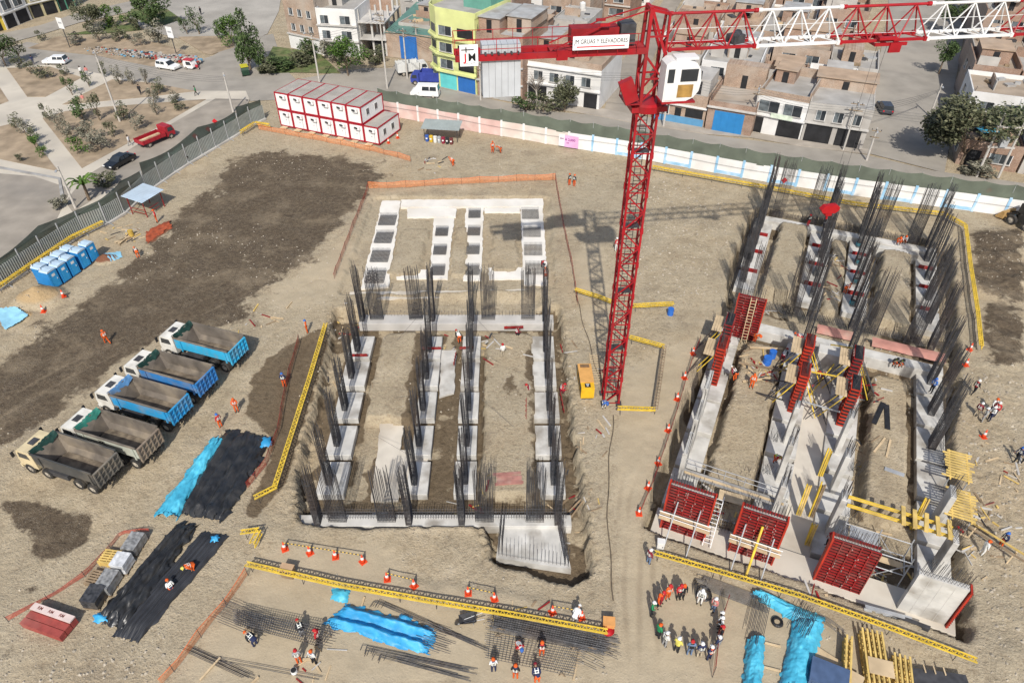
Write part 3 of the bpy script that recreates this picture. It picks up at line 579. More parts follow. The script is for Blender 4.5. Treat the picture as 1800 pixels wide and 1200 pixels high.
# small pieces in the left pit
def plank_pile(name, label, px, py, z, L, w, n, mat, rz, cat='planks', rnd=.1):
    o = thing(name, label, cat, P(px, py, z), rz)
    for k in range(n):
        b = MB(); b.box((0, 0, 0), (L * random.uniform(.85, 1), w, .06)); q = b.build('plank', mat, o, (random.uniform(-.1, .1), (k % 4 - 1.5) * w * 1.1, .04 + .065 * (k // 4)), random.uniform(-rnd, rnd))
    return o
PINKW = M('reddish boards', (.36, .17, .14), .85, .25, 1.5, spot=(.45, .36, .3), spot_amt=.5, spot_scale=1)
plank_pile('board_pile', 'pile of faded reddish boards on soil near the front of the left pit', 893, 842, -.5, 2.4, .3, 9, PINKW, .05)
for px, py, rz, L, lb in ((758, 614, .03, 2.0, 'red form board beside the second footing row, left pit'), (820, 613, .1, 1.4, 'red form board beside the third footing row, left pit'), (632, 626, .02, 1.6, 'red form board at the back of the leftmost footing row'),
                          (800, 632, 1.5, 1.8, 'red form board lying lengthwise between the two middle footing rows'), (903, 577, .05, 2.0, 'red form board on the middle beam near its right end'), (925, 720, 1.55, 2.6, 'rusty form board left of the right footing row'), (988, 708, 1.65, 2.6, 'rusty form board right of the right footing row')):
    o = thing('form_board', lb, 'board', P(px, py, -.55), rz); b = MB(); b.box((0, 0, .15), (L, .05, .3)); b.build('face', FORMR, o)
    b = MB()
    for k in range(4): b.box((-L / 2 + L * (k + .5) / 4, .05, .15), (.05, .06, .3))
    b.build('batten', FORMR, o)
for k, (a, c) in enumerate((((731, 560), (696, 600)), ((838, 560), (875, 600)), ((838, 612), (882, 640)), ((748, 690), (690, 700)), ((720, 800), (660, 765)), ((845, 700), (905, 752)))):
    p, q = P(*a, 2.2), P(*c, -.5); b = MB(); b.tube(p, q, .012, 4)
    tag(b.build('guy_wire', STEELD), ['guy wire from the middle beam down to the left soil strip', 'guy wire from the middle beam down to the right soil strip', 'guy wire ending at a red disc on the right soil strip', 'guy wire beside the second footing row ending on soil', 'guy wire crossing the broad pale slab in the left pit', 'guy wire lying over the stained right soil strip'][k], 'wire', 'guy wires of the left foundation')
# ================================================================== RIGHT-HAND BUILDING
UR = [.45, 7.9, 12.1, 19.6]
VF = [6.1, 10.5, 15.0, 19.4, 23.8, 28.2]; VB = [38.4, 42.8, 47.0, 51.2]
def rblock(name, label, cat, u0, u1, v0, v1, z0, z1, mat, group=None, bev=.03):
    return block(name, label, cat, RF((u0 + u1) / 2, (v0 + v1) / 2, z0), (u1 - u0, v1 - v0, z1 - z0), mat, AR, group, bev)
FWR = [2.2, 2.5, 2.5, 2.3]; FOF = [.3, -.2, .2, -.05]
for r in range(4):
    for k, v in enumerate(VF):
        rblock('footing', 'pale concrete footing, %s from the front in the %s row, front right foundation' % (ORD[k], ROWN[r]), 'footing', UR[r] + FOF[r] - FWR[r] / 2, UR[r] + FOF[r] + FWR[r] / 2, v - 2.0, v + 2.0, -1.6, -.85 + random.uniform(-.05, .05), CONCW, 'footings of the right foundation')
    for k, v in enumerate(VB):
        rblock('footing', 'grey concrete footing, %s from the front in the %s row, rear right foundation' % (ORD[k], ROWN[r]), 'footing', UR[r] + FOF[r] - FWR[r] / 2, UR[r] + FOF[r] + FWR[r] / 2, v - 1.85, v + 1.85, -1.6, -.85 + random.uniform(-.05, .05), CONCW, 'footings of the right foundation')
        cage(TALL, RF(UR[r], v, -.86), AR + random.uniform(-.05, .05), 'tall dark rebar cage, %s from the front in the %s row, rear right foundation' % (ORD[k], ROWN[r]), 'cages of the rear right foundation', random.uniform(.9, 1.02))
        if k < 3:
            o = thing('form_board', 'dark red form board behind the %s footing, %s row, rear right foundation' % (ORD[k], ROWN[r]), 'board', RF(UR[r] + FOF[r], v + 2.1, -1.3), AR, 'form boards between rear right footings')
            b = MB(); b.box((0, 0, .4), (1.7, .05, .75)); b.build('face', FORMR, o); b = MB()
            for q in range(4): b.box((-.75 + .5 * q, -.05, .4), (.06, .05, .75))
            b.build('batten', FORMR, o)
rblock('ground_beam', 'long pale concrete strip along the front of the right building', 'beam', -.5, 20.7, .95, 3.4, -1.6, -.62, BLIND)
rblock('ground_beam', 'pale concrete beam across the middle of the right foundation', 'beam', 2.2, 20.6, 28.9, 30.2, -1.6, -.3, CONCW)
rblock('ground_beam', 'pale concrete beam at the back of the right foundation', 'beam', -.2, 20.6, 52.2, 53.4, -1.6, -.45, CONCW)
rblock('ground_beam', 'short pale concrete beam behind the right rear soil strip', 'beam', 13.9, 18.6, 50.7, 51.5, -1.6, -.3, CONCW)
for nm, v, zz in (('front of the rear right', 33.2, -.5), ('back of the right', 53.6, -.4)):
    for r in range(4):
        for j, dx in enumerate([(0, 1.6), (-1.8, 0), (0, 1.7), (-1.8, 0)][r]):
            nar = (r in (0, 2)) == (j == 0)
            cage(TALL if nar else WIDE, RF(UR[r] + dx, v, zz), AR + random.uniform(-.04, .04), '%s rebar cage, %s from the left along the %s foundation' % ('tall narrow' if nar else 'wide flat', ORD[2 * r + j], nm), 'beam cages of the right foundation', 1.0 if nar else 1.25)
    o = starters('starter_bars', 'dense low rebar mesh along the %s foundation' % nm, RF(0, v + .5), RF(20.6, v + .5), .9, .17, zz - .3, 3)
for r, v in ((3, 19.4), (3, 23.8), (3, 28.2), (2, 28.2), (1, 28.2)):
    cage(TALL, RF(UR[r], v, -.85), AR, 'tall dark rebar cage in %s row at %s footing, front right foundation' % (ROWN[r], ORD[VF.index(v)]), 'cages of the front right foundation', .95)
PINKS = M('pink membrane', (.5, .24, .19), .8, .2, 1, spot=(.42, .33, .26), spot_amt=.6, spot_scale=.6)
for u0, u1, lb in ((8.9, 12.4, 'pink membrane strip on the bank in the middle of the right foundation'), (14.2, 20.9, 'pink membrane strip on the right of the middle bank, right foundation')):
    b = MB(); b.grid(24, 4, lambda a, c: RF(u0 + (u1 - u0) * a, 31.0 + 1.6 * c, -.42 + .16 * nz(a * 9, c * 3, 4) + .12 * math.sin(c * 3.1))); tag(b.build('membrane', PINKS, smooth=True), lb, 'sheet')
rblock('blinding_slab', 'dusty pale slab on the pit floor between the two middle rows of columns', 'slab', 8.9, 11.1, 3.6, 26.0, -1.6, -1.05, BLIND)
# concrete columns with starter bars
def column(u, v, du, dv, h, label, bars=True):
    o = thing('concrete_column', label, 'column', RF(u, v, -.86), AR, 'new concrete columns of the right building')
    b = MB(); b.box((0, 0, h / 2), (du, dv, h)); q = b.build('shaft', CONCW, o)
    bm = bmesh.new(); bm.from_mesh(q.data); bmesh.ops.bevel(bm, geom=list(bm.edges), offset=.025, segments=1, affect='EDGES'); bm.to_mesh(q.data); bm.free()
    t = MB()
    for k in range(7):
        for s in (-1, 1):
            x, y = s * (du / 2 - .06), -dv / 2 + .07 + (dv - .14) * k / 6; t.tube((x, y, h - .02), (x + random.uniform(-.08, .08), y + random.uniform(-.08, .08), h + random.uniform(1.1, 1.7)), .016, 4)
    t.build('starter_bars', REBAR, o)
for k, v in enumerate((7.2, 11.2, 15.2)): column(UR[0], v, .38, 2.6, 4.3, 'white concrete wall column, %s from the front in the leftmost row' % ORD[k])
for k, v in enumerate((6.1, 10.5, 15.0)):
    column(UR[1], v, .42, 1.1, 4.4, 'white concrete column, %s from the front in the second row' % ORD[k])
    column(UR[2], v + .5, .42, 1.1, 4.4, 'white concrete column, %s from the front in the third row' % ORD[k])
for k, v in enumerate((6.3, 10.6)): column(UR[3], v, .4, 1.3, 3.9, 'concrete column, %s from the front in the rightmost row' % ORD[k])
# red wall formwork along the front
def formwork(u0, u1, v, z0, z1, label, mat=FORMR, split=None, props=(), thick=.45, ends=(1, 1), dark=False, rows=None):
    L = u1 - u0; H = z1 - z0; o = thing('wall_formwork', label, 'formwork', RF(u0, v, z0), AR, 'red wall formwork')
    parts = [(0, H)] if not split else [(0, split - .12), (split + .12, H)]
    for a, c in parts:
        b = MB(); b.b2(0, L, 0, .04, a, c); b.build('panel', M('formwork backing', (.035, .008, .008), .7, .4, 2), o)
        rb = MB(); n = rows or int((c - a) / .3)
        for k in range(n + 1): rb.b2(0, L, -.075, -.002, max(a, a + (c - a) * k / n - .055), min(c, a + (c - a) * k / n + .055))
        rb.build('waler', mat, o)
        rb = MB(); n = int(L / .6)
        for k in range(n + 1): rb.b2(L * k / n - .035, L * k / n + .035, -.12, -.004, a + .03, c - .03)
        rb.build('stud', mat, o)
        b = MB()
        for k in range(30): b.box((L * random.randint(1, max(1, int(L / .6) - 1)) / int(L / .6) + random.choice((-.07, .07)), -.17, random.uniform(a + .1, c - .1)), (.07, .05, .09))
        b.build('clamp', M('clamp', (.3, .2, .18), .7, .5, 3), o)
    b = MB(); b.b2(0, L, thick, thick + .06, 0, H); b.build('rear_panel', mat, o)
    if ends[0]: b = MB(); b.b2(-.12, -.004, -.16, thick + .1, 0, H); b.build('end_panel', FORMO, o)
    if ends[1]: b = MB(); b.b2(L + .004, L + .12, -.16, thick + .1, 0, H); b.build('end_panel', FORMO, o)
    b = MB(); b.b2(.02, L - .02, .05, thick - .01, 0, H - .25); b.build('concrete_fill', CONC, o)
    t = MB()
    for k in range(int(L / .2)):
        for y in (.12, thick - .08): x = .1 + k * .2; t.tube((x, y, H - .3), (x + random.uniform(-.06, .06), y + random.uniform(-.06, .06), H + random.uniform(.9, 1.5)), .015, 4)
    t.build('starter_bars', REBAR, o)
    if split:
        for q in range(3): b = MB(); b.b2(-.3, L + .3, -.85 + .26 * q, -.62 + .26 * q, split - .05, split); b.build('walkway_plank', WOOD, o)
        b = MB(); b.tube((-.3, -.88, split + .9), (L + .3, -.88, split + .9), .035, 6); b.tube((-.3, -.88, split + .45), (L + .3, -.88, split + .45), .03, 6); b.build('guard_rail', WHITE, o)
    for (x, zt, y, mt) in props:
        b = MB(); b.tube((x, -.12, zt), (x - .15, y, -z0 - .0), .05 if mt is not YEL else .09, 8); b.build('prop', mt, o)
    return o
formwork(.2, 3.4, 1.7, -.62, 4.4, 'tall red wall formwork at the front left corner of the right building', split=2.0, props=((.8, 3.6, -2.4, STEEL), (2.5, 3.4, -2.4, STEEL)))
formwork(5.4, 8.4, 1.7, -.62, 4.4, 'red wall formwork with a thick yellow prop, second along the front', split=2.0, props=((.5, 3.6, -2.4, STEEL), (1.6, 3.9, -2.2, YEL), (2.6, 3.0, -2.4, STEEL)), mat=FORMR)
formwork(11.5, 14.5, 1.7, -.62, 4.3, 'red wall formwork with a tilted red end panel, third along the front', ends=(1, 0))
formwork(.8, 3.3, 27.4, -.6, 4.3, 'dark red formwork panel with a ladder in the middle left of the right building', rows=16)
# finished concrete wall at the right front corner
o = thing('concrete_wall', 'finished white concrete wall block at the right front corner of the right building', 'wall', RF(17.0, 1.5, -.62), AR)
b = MB(); b.b2(0, 3.0, 0, .45, 0, 4.3); b.build('wall_body', CONCW, o)
b = MB()
for k in range(1, 4): b.b2(.75 * k - .012, .75 * k + .012, -.012, -.001, .05, 4.25)
for k in range(1, 4): b.b2(.02, 2.98, -.010, -.002, 1.07 * k - .012, 1.07 * k + .012)
b.build('form_joint_marks', CONC, o)
b = MB(); b.b2(3.06, 3.16, -.2, .6, 0, 4.3); b.build('end_panel', FORMO, o)
b = MB()
for k in range(18): b.b2(3.165, 3.22, -.2, .6, .1 + .24 * k, .16 + .24 * k)
b.build('end_panel_rib', FORMR, o)
t = MB()
for k in range(15):
    for y in (.1, .35): t.tube((.1 + .2 * k, y, 4.25), (.1 + .2 * k + random.uniform(-.1, .1), y + random.uniform(-.1, .1), 5.6 + random.uniform(0, .4)), .016, 4)
t.build('starter_bars', REBAR, o)
# column forms with props
def column_form(u, v, label, mat=FORMO, dark=False, h=4.6, sides=(-1, 1)):
    o = thing('column_form', label, 'formwork', RF(u, v, -.86), AR, 'column formwork of the right building'); w, d = .62, 1.9
    b = MB(); b.box((0, 0, h / 2), (w, d, h)); b.build('panel_box', BLACKP if dark else M('form box dark', (.1, .016, .012), .7, .4, 2), o)
    b = MB()
    for k in range(12):
        z = .15 + k * (h - .3) / 11
        for s in (-1, 1): b.box((s * (w / 2 + .06), 0, z), (.1, d + .2, .09)); b.box((0, s * (d / 2 + .06), z), (w + .04, .1, .09))
    b.build('yoke', mat, o)
    b = MB()
    for k in range(22): s = random.choice((-1, 1)); b.box((s * (w / 2 + .15), random.uniform(-d / 2, d / 2), random.uniform(.3, h)), (.08, .12, .12))
    b.build('clamp', M('clamp', (.3, .2, .18), .7, .5, 3), o)
    for s in sides:
        b = MB(); b.tube((s * .5, -.2, h * .8), (s * 3.0, -1.4, .1), .045, 6); b.tube((s * .5, .3, h * .8), (s * 2.8, -.6, .1), .045, 6); b.build('long_prop', STEELD, o)
        for y in (-.5, .5): b = MB(); b.tube((s * .45, y, h * .7), (s * 2.0, y + random.uniform(-.5, .2), .15), .05, 6); b.build('prop', YEL, o)
    b = MB()
    for k in range(9): b.tube((random.uniform(-.2, .2), random.uniform(-.8, .8), h), (random.uniform(-.25, .25), random.uniform(-.9, .9), h + random.uniform(1, 2)), .016, 4)
    b.build('starter_bars', REBAR, o)
    for k in range(4): b = MB(); b.box((-.62 - .24 * k, 0, h - .9), (.22, d + .6, .05)); b.build('platform_plank', WOOD, o)
    return o
column_form(UR[1] + .1, 19.6, 'orange red column form in the second row nearest the white columns', sides=(-1, 1))
column_form(UR[1] + .1, 23.9, 'orange red column form in the second row, behind its twin')
column_form(UR[2] + .1, 19.6, 'black and orange column form with yellow props, third row, front one', dark=True, sides=(-1,))
column_form(UR[2] + .1, 23.9, 'black faced column form in the third row, rear one', mat=FORMR, dark=True)
column_form(UR[0] + .2, 20.4, 'red column form with plank platform in the leftmost row, front one', sides=(-1,))
column_form(UR[0] + .2, 24.2, 'dark red column form in the leftmost row beside the laddered panel', mat=FORMR, dark=True, sides=(-1,))
rblock('concrete_block', 'large pale concrete wall stub between the column forms', 'concrete wall', 9.2, 11.2, 26.2, 27.6, -1.6, .9, CONCW)
def ladder(label, p, q, w, mat, nm='ladder'):
    p, q = Vector(p), Vector(q); o = thing(nm, label, 'ladder', p); d = q - p; sd_ = Vector((-d.y, d.x, 0)); sd_ = (sd_.normalized() if sd_.length > .1 else Vector((1, 0, 0))) * (w / 2)
    for s in (-1, 1): b = MB(); b.bar(sd_ * s, d + sd_ * s, .06, .06); b.build('rail', mat, o)
    n = int(d.length / .32)
    for k in range(1, n): b = MB(); b.bar(d * (k / n) - sd_, d * (k / n) + sd_, .045, .045); b.build('rung', mat, o)
    return o
ladder('pale timber ladder leaning on the dark red laddered panel', RF(2.3, 26.4, -.4), RF(2.2, 27.2, 4.6), .5, WOOD)
# yellow timber beams and plank decks at the right
for k, (v, z) in enumerate(((6.15, 2.9), (6.95, 2.95))):
    o = thing('timber_beam', ['long yellow formwork beam spanning to the right column, nearer one', 'long yellow formwork beam spanning to the right column, farther one'][k], 'beam', RF(12.4, v, z), AR, 'yellow formwork beams')
    b = MB(); b.b2(0, 7.0, -.05, .05, 0, .07); b.b2(0, 7.0, -.05, .05, .2, .27); b.build('flange', YEL, o); b = MB(); b.b2(.01, 6.99, -.018, .018, .071, .199); b.build('web', YELT, o)
for k in range(5):
    b = MB(); b.box((0, 0, .08), (.28, 1.7, .14)); tag(b.build('timber_board', YELT, None, RF(16.1 + .75 * k, 6.5, 3.25), AR + random.uniform(-.06, .06)), 'short yellow board laid across the two long yellow beams, %s from left' % ORD[k], 'board', 'boards across the yellow beams')
for k, (v0, v1) in enumerate(((14.0, 16.9), (9.9, 12.7))):
    o = thing('plank_deck', ['slatted yellow timber deck on the right edge, rear one', 'slatted yellow timber deck on the right edge, front one'][k], 'platform', RF(19.9, v0, 1.2), AR, 'slatted yellow decks')
    for j in range(11): b = MB(); b.box((.85 + random.uniform(-.18, .18), (v1 - v0) * j / 10, .09), (1.9 + random.uniform(-.2, .3), .17, .05)); b.build('plank', YELT, o, None, 0)
    for s in (.2, 1.5): b = MB(); b.b2(s, s + .1, -.2, v1 - v0 + .2, -.08, .06); b.build('joist', YELT, o)
    for s in (.25, 1.55):
        for y in (.1, v1 - v0 - .1): b = MB(); b.tube((s, y, -1.3), (s, y, -.08), .05, 6); b.build('leg', STEEL, o)
def beam_bundle(label, u, v, z, L, n, tilt, mat=YELT):
    o = thing('timber_beam_bundle', label, 'timber', RF(u, v, z), AR)
    for k in range(n):
        x = (k % 3) * .14; y = (k // 3) * .14
        b = MB(); b.bar((x, y, 0), (x + random.uniform(-.05, .05), y + tilt + random.uniform(-.1, .1), L * random.uniform(.88, 1)), .1, .12); b.build('timber', mat if k % 3 else YEL, o)
beam_bundle('bundle of yellow timbers leaning upright between white column rows, left', 9.7, 7.2, -.85, 3.2, 6, .5)
beam_bundle('bundle of dark yellow timbers leaning upright between white column rows, right', 10.6, 7.4, -.85, 3.6, 6, .4, WOODD)
beam_bundle('short bundle of yellow timbers near the third red formwork', 10.6, 4.6, -.85, 2.2, 6, .3)
beam_bundle('yellow panel timbers leaning on the third row column', 10.9, 12.0, -.85, 3.0, 6, .3, YEL)
beam_bundle('yellow timbers standing left of the front slatted deck', 18.1, 9.8, -1.4, 3.4, 5, .5)
o = thing('scaffold', 'grey steel scaffold with decks behind the third red formwork', 'scaffold', RF(12.6, 3.4, -.85), AR)
for x in (0, 2.3, 4.4):
    for y in (0, 1.7): b = MB(); b.tube((x, y, 0), (x, y, 3.6), .045, 6); b.build('standard', STEEL, o)
for z in (1.6, 3.1):
    for y in (0, 1.7): b = MB(); b.tube((0, y, z), (4.4, y, z), .04, 6); b.build('ledger', STEEL, o)
    for x in (0, 2.3, 4.4): b = MB(); b.tube((x, 0, z), (x, 1.7, z), .04, 6); b.build('transom', STEEL, o)
for x in (0, 2.3): b = MB(); b.tube((x, 0, .2), (x + 2.2, 0, 3.0), .035, 6); b.tube((x + 2.2, 1.7, .2), (x, 1.7, 3.0), .035, 6); b.build('brace', STEEL, o)
for k in range(3): b = MB(); b.b2(.3, 2.2, .15 + .5 * k, .6 + .5 * k, 3.12, 3.17); b.build('deck_plank', STEEL, o)
b = MB(); b.b2(2.5, 4.3, .5, 1.0, 1.62, 1.67); b.build('deck_plank', WOOD, o)
# walkway deck with rails between first and second formwork, front
o = thing('walkway', 'timber walkway with white rails behind the first two red formworks', 'walkway', RF(.6, 6.0, .9), AR - .02)
for k in range(3): b = MB(); b.b2(0, 7.8, .26 * k, .26 * k + .23, 0, .05); b.build('plank', WOOD if k % 2 else CONCD, o)
for z in (.5, 1.0): b = MB(); b.tube((0, .9, z), (7.8, .9, z), .03, 6); b.build('rail', STEEL, o)
for k in range(6): b = MB(); b.tube((1.56 * k, .9, -1.6), (1.56 * k, .9, 1.05), .03, 6); b.build('post', STEEL, o)
b = MB(); b.box((0, 0, 0), (1.9, 1.0, .04)); tag(b.build('plywood_sheet', WOOD, None, RF(4.6, 5.2, 1.05), AR + .05), 'pale plywood sheet bridging between the first two red formworks', 'plywood')
o = ladder('white metal ladder lying between the first two red formworks', RF(3.75, 1.0, -.3), RF(3.8, 4.9, 1.2), .6, WHITE)
starters('starter_bars', 'clump of upright bars behind the second red formwork', RF(5.4, 3.2), RF(8.2, 3.2), 2.2, .22, -.6, 2, jit=.2)
starters('starter_bars', 'clump of upright bars behind the first red formwork', RF(2.2, 3.2), RF(5.0, 3.2), 2.0, .22, -.6, 2, jit=.2)
for k, (u, v) in enumerate(((4.9, 9.2), (6.2, 10.5), (6.6, 14.5), (13.0, 8.5), (13.0, 13.6), (20.4, 13.2))):
    o = thing('bent_bars', 'fan of thin bent bars sticking up %s' % ['at the front of the left soil strip', 'beside the nearest second row column', 'right of the left soil strip, halfway back', 'left of the right soil strip, near end', 'left of the right soil strip, halfway back', 'at the right edge between the slatted decks'][k], 'rebar', RF(u, v, -1.3), AR, 'fans of loose bars in the right pit'); b = MB()
    for j in range(14): a = random.uniform(-.5, .5); b.tube((j * .1, 0, 0), (j * .1 + a, random.uniform(-.5, .5), random.uniform(1.2, 2.0)), .013, 4)
    b.build('bars', REBAR, o)
for k, (u, v, rz, L, mt, lb) in enumerate(((15.0, 20.6, 1.35, 3.2, BLACKP, 'black rubber strip lying on the right soil strip, left one'), (15.7, 20.4, 1.62, 3.2, BLACKP, 'black rubber strip lying on the right soil strip, right one'), (15.2, 16.6, 1.2, 2.2, WOOD, 'pale plank lying on the right soil strip, left one'), (15.9, 16.5, 1.45, 2.2, WOOD, 'pale plank lying on the right soil strip, right one'), (16.4, 13.9, -.1, 1.5, STEEL, 'grey sheet of metal lying on the right soil strip'))):
    b = MB(); b.box((0, 0, .05), (L, .42 if mt is BLACKP else .17 if mt is WOOD else .4, .06)); p = RF(u, v); tag(b.build('strip' if mt is BLACKP else 'plank' if mt is WOOD else 'metal_sheet', mt, None, (p.x, p.y, gz(p.x, p.y) + .02), AR + rz), lb, 'strip' if mt is BLACKP else 'plank' if mt is WOOD else 'sheet')

# offcuts and rubbish lying about in the pits: nobody could count them
b = MB(); dm = [WOOD, WOODD, YELT, FORMR, CONC, STEELD]
def litter(p, n, r, zoff=.03):
    for _ in range(int(n * 1.7)):
        x, y = p.x + random.gauss(0, r), p.y + random.gauss(0, r); L_ = random.uniform(.2, 1.4); b.box((x, y, gz(x, y) + zoff + random.uniform(0, .06)), (L_, random.uniform(.05, .16), random.uniform(.03, .1)), random.choice((0, 0, 1, 1, 2, 3, 4, 4, 5)), rz=random.uniform(0, 3.14))
for u, v, n in ((4, 5, 14), (6, 22, 22), (4, 23, 26), (9.5, 20, 26), (10, 24, 20), (9.8, 12, 12), (10, 5, 16), (14, 24, 12), (15.5, 5, 26), (18.5, 6, 14), (20.5, 8, 14), (13, 17, 10), (10, 40, 12), (10, 46, 16), (4, 34, 10), (16, 32, 10), (22.8, 12, 18), (23.5, 18, 10), (11, 1.2, 10)): litter(RF(u, v), n, 1.1)
for x, y, n in ((620, 640, 8), (770, 600, 10), (860, 590, 10), (960, 620, 8), (1000, 800, 8), (700, 870, 8), (830, 870, 8), (610, 560, 10), (1010, 900, 6), (230, 410, 16), (470, 560, 8), (900, 1060, 6), (560, 1180, 8), (760, 290, 8), (1050, 660, 8), (1040, 750, 5)): litter(P(x, y), n, 1.3)
tag(b.build('timber_offcuts', dm), 'timber offcuts and scraps strewn about both foundation pits', kind='stuff')

starters('starter_bars', 'tall thin bars leaning along the right rim of the rear right pit', RF(21.0, 34.5), RF(21.2, 53), 3.6, .42, -1.4, 2, jit=.5)
starters('starter_bars', 'tall thin bars leaning along the left rim of the rear right pit', RF(-.5, 35.5), RF(-.5, 52), 3.0, .42, -1.4, 2, jit=.5)
starters('starter_bars', 'thin bars standing along the right rim of the front right pit', RF(20.5, 16.5), RF(20.7, 27.5), 2.6, .45, -1.2, 2, jit=.4)
for k, (u0, v0, u1, v1, z0, z1, mt, lb) in enumerate(((3.2, 20, 5.6, 21.5, .1, .15, WOOD, 'plank laid across the left soil strip beside the column forms'), (2.4, 22.4, 6.8, 23.0, .2, .25, WOODD, 'long weathered plank bridging to the second row column form'), (8.4, 22.0, 11.6, 22.3, 1.6, 1.7, YEL, 'yellow timber tying the two middle column forms together'), (8.5, 18.2, 11.6, 18.0, 1.2, 1.3, STEEL, 'steel tube tying the two middle column forms at the front'), (9.2, 21.2, 10.8, 25.6, -.6, .4, YEL, 'yellow prop leaning between the middle column forms'), (3.0, 25.2, 6.0, 26.2, .15, .2, WOOD, 'pale plank lying before the laddered red panel'), (4.6, 19.0, 6.9, 17.2, .1, 1.6, STEELD, 'dark steel prop leaning on the second row, front'), (4.8, 21.0, 7.0, 19.6, .1, 1.8, STEELD, 'dark steel prop leaning on the second row, rear'), (10.2, 27.8, 11.8, 26.0, .9, 2.4, YEL, 'yellow prop standing on the pale wall stub'))):
    b = MB(); b.bar(RF(u0, v0, z0), RF(u1, v1, z1), .22 if 'plank' in lb else .1, .06 if 'plank' in lb else .1); tag(b.build('plank' if 'plank' in lb else 'prop', mt), lb, 'plank' if 'plank' in lb else 'prop')
# ================================================================== TOWER CRANE
BX, BY, YAW = 8.95, 46.5, rad(7.5)
crane = thing('tower_crane', 'tall red tower crane with white and red lattice jib and white cab', 'crane', (BX, BY, 0))
def sec_mesh(h, w, cw=.15, lw=.085):
    b = MB(); a = w / 2
    for sx in (-1, 1):
        for sy in (-1, 1): b.box((sx * a, sy * a, h / 2), (cw, cw, h)); b.box((sx * a, sy * a, h - .12), (cw + .09, cw + .09, .24)); b.box((sx * a, sy * a, .1), (cw + .07, cw + .07, .2))
    for i, (p, q) in enumerate((((-a, -a), (a, -a)), ((a, -a), (a, a)), ((a, a), (-a, a)), ((-a, a), (-a, -a)))):
        b.bar((*p, .1), (*q, h * .5), lw); b.bar((*q, h * .5), (*p, h - .1), lw)
        for z in (.1, h * .5): b.bar((*p, z), (*q, z), lw * .8)
    b.bar((-a, -a, .1), (a, a, .1), lw * .7)
    return b.mesh('mast_section', RED)
sm = sec_mesh(3.0, 1.35); smt = MB()
for k in range(9): obj('mast_section', sm, crane, (0, 0, 3.0 * k), (k % 2) * math.pi / 2)
ld = MB()
for s in (-.22, .22): ld.bar((s, .25, 0), (s, .25, 27), .045)
for k in range(88): ld.bar((-.22, .25, .3 + .3 * k), (.22, .25, .3 + .3 * k), .03)
ld.build('ladder', STEELD, crane)
for k in range(4):
    b = MB(); b.box((0, .3, 6 * k + 5.9), (1.2, .7, .05)); b.build('rest_platform', STEELD, crane)
for sx in (-1, 1):
    for sy in (-1, 1): b = MB(); b.box((sx * .67, sy * .67, .02), (.5, .5, .2)); b.build('base_foot', STEELD, crane)
def up(b, name, mats, smooth=False): return b.build(name, mats, crane, (0, 0, 0), YAW, smooth)
b = MB(); b.lathe([(.9, 26.95), (1.12, 27.05), (1.18, 27.5), (1.0, 27.62)], 20); b.box((0, 0, 27.25), (2.4, 1.7, .35)); up(b, 'slewing_ring', RED)
b = MB()
for sx in (-.62, .62):
    for sy in (-.62, .62): b.box((sx, sy, 29.2), (.2, .2, 3.3))
for sy in (-.62, .62):
    b.bar((-.62, sy, 27.7), (.62, sy, 29.2), .1); b.bar((.62, sy, 29.2), (-.62, sy, 30.7), .1); b.bar((-.62, sy, 29.2), (.62, sy, 29.2), .1)
for sx in (-.62, .62): b.bar((sx, -.62, 27.7), (sx, .62, 29.2), .1); b.bar((sx, .62, 29.2), (sx, -.62, 30.7), .1)
up(b, 'turntable_mast', RED)
b = MB(); b.box((-1.6, -.9, 28.6), (.9, .5, 1.5), R=Euler((0, rad(-22), 0)).to_matrix()); up(b, 'slewing_motor_housing', RED)
b = MB(); b.box((-1.25, -.2, 27.75), (1.0, 1.8, .06))
for y in (-1.05, .65): b.bar((-1.7, y, 27.8), (-1.7, y, 28.8), .05)
b.bar((-1.7, -1.05, 28.8), (-1.7, .65, 28.8), .05); b.bar((-1.7, -1.05, 28.3), (-1.7, .65, 28.3), .04); up(b, 'access_platform', RED)
# tower head
b = MB()
for sy in (-.6, .6):
    b.bar((-.62, sy, 30.7), (-.55, sy * .8, 33.4), .2); b.bar((.62, sy, 30.7), (-.45, sy * .8, 33.3), .16); b.bar((.62, sy, 30.7), (.7, sy * .6, 33.0), .14); b.bar((-.55, sy * .8, 33.35), (.7, sy * .6, 33.05), .16); b.bar((-.62, sy, 31.8), (.62, sy, 31.8), .1)
b.bar((-.55, -.5, 33.4), (-.55, .5, 33.4), .22); b.bar((.7, -.4, 33.0), (.7, .4, 33.0), .16); b.bar((-.6, -.6, 31.0), (-.6, .6, 31.0), .16); b.bar((.62, -.6, 31.0), (.62, .6, 31.0), .16); up(b, 'tower_head', RED)
# jib
def jib(d0, d1, n=3):
    b = MB(); z0, z1 = 31.0, 32.95; p = (d1 - d0) / n
    for s in (-.65, .65): b.bar((d0, s, z0), (d1, s, z0), .15, .17); b.box((d0 + .1, s, z0), (.2, .24, .26)); b.box((d1 - .1, s, z0), (.2, .24, .26))
    b.tube((d0, 0, z1), (d1, 0, z1), .09, 8); b.tube((d0, 0, z1), (d0 + .25, 0, z1), .14, 8); b.tube((d1 - .25, 0, z1), (d1, 0, z1), .14, 8)
    for k in range(n):
        a, m, c = d0 + p * k, d0 + p * (k + .5), d0 + p * (k + 1)
        for s in (-.65, .65): b.tube((a, s, z0), (m, 0, z1), .05, 6); b.tube((m, 0, z1), (c, s, z0), .05, 6); 
        b.tube((a, -.65, z0), (a, .65, z0), .04, 5); b.tube((a, -.65, z0), (m, .65, z0), .035, 5); b.tube((m, .65, z0), (c, -.65, z0), .035, 5)
    return b
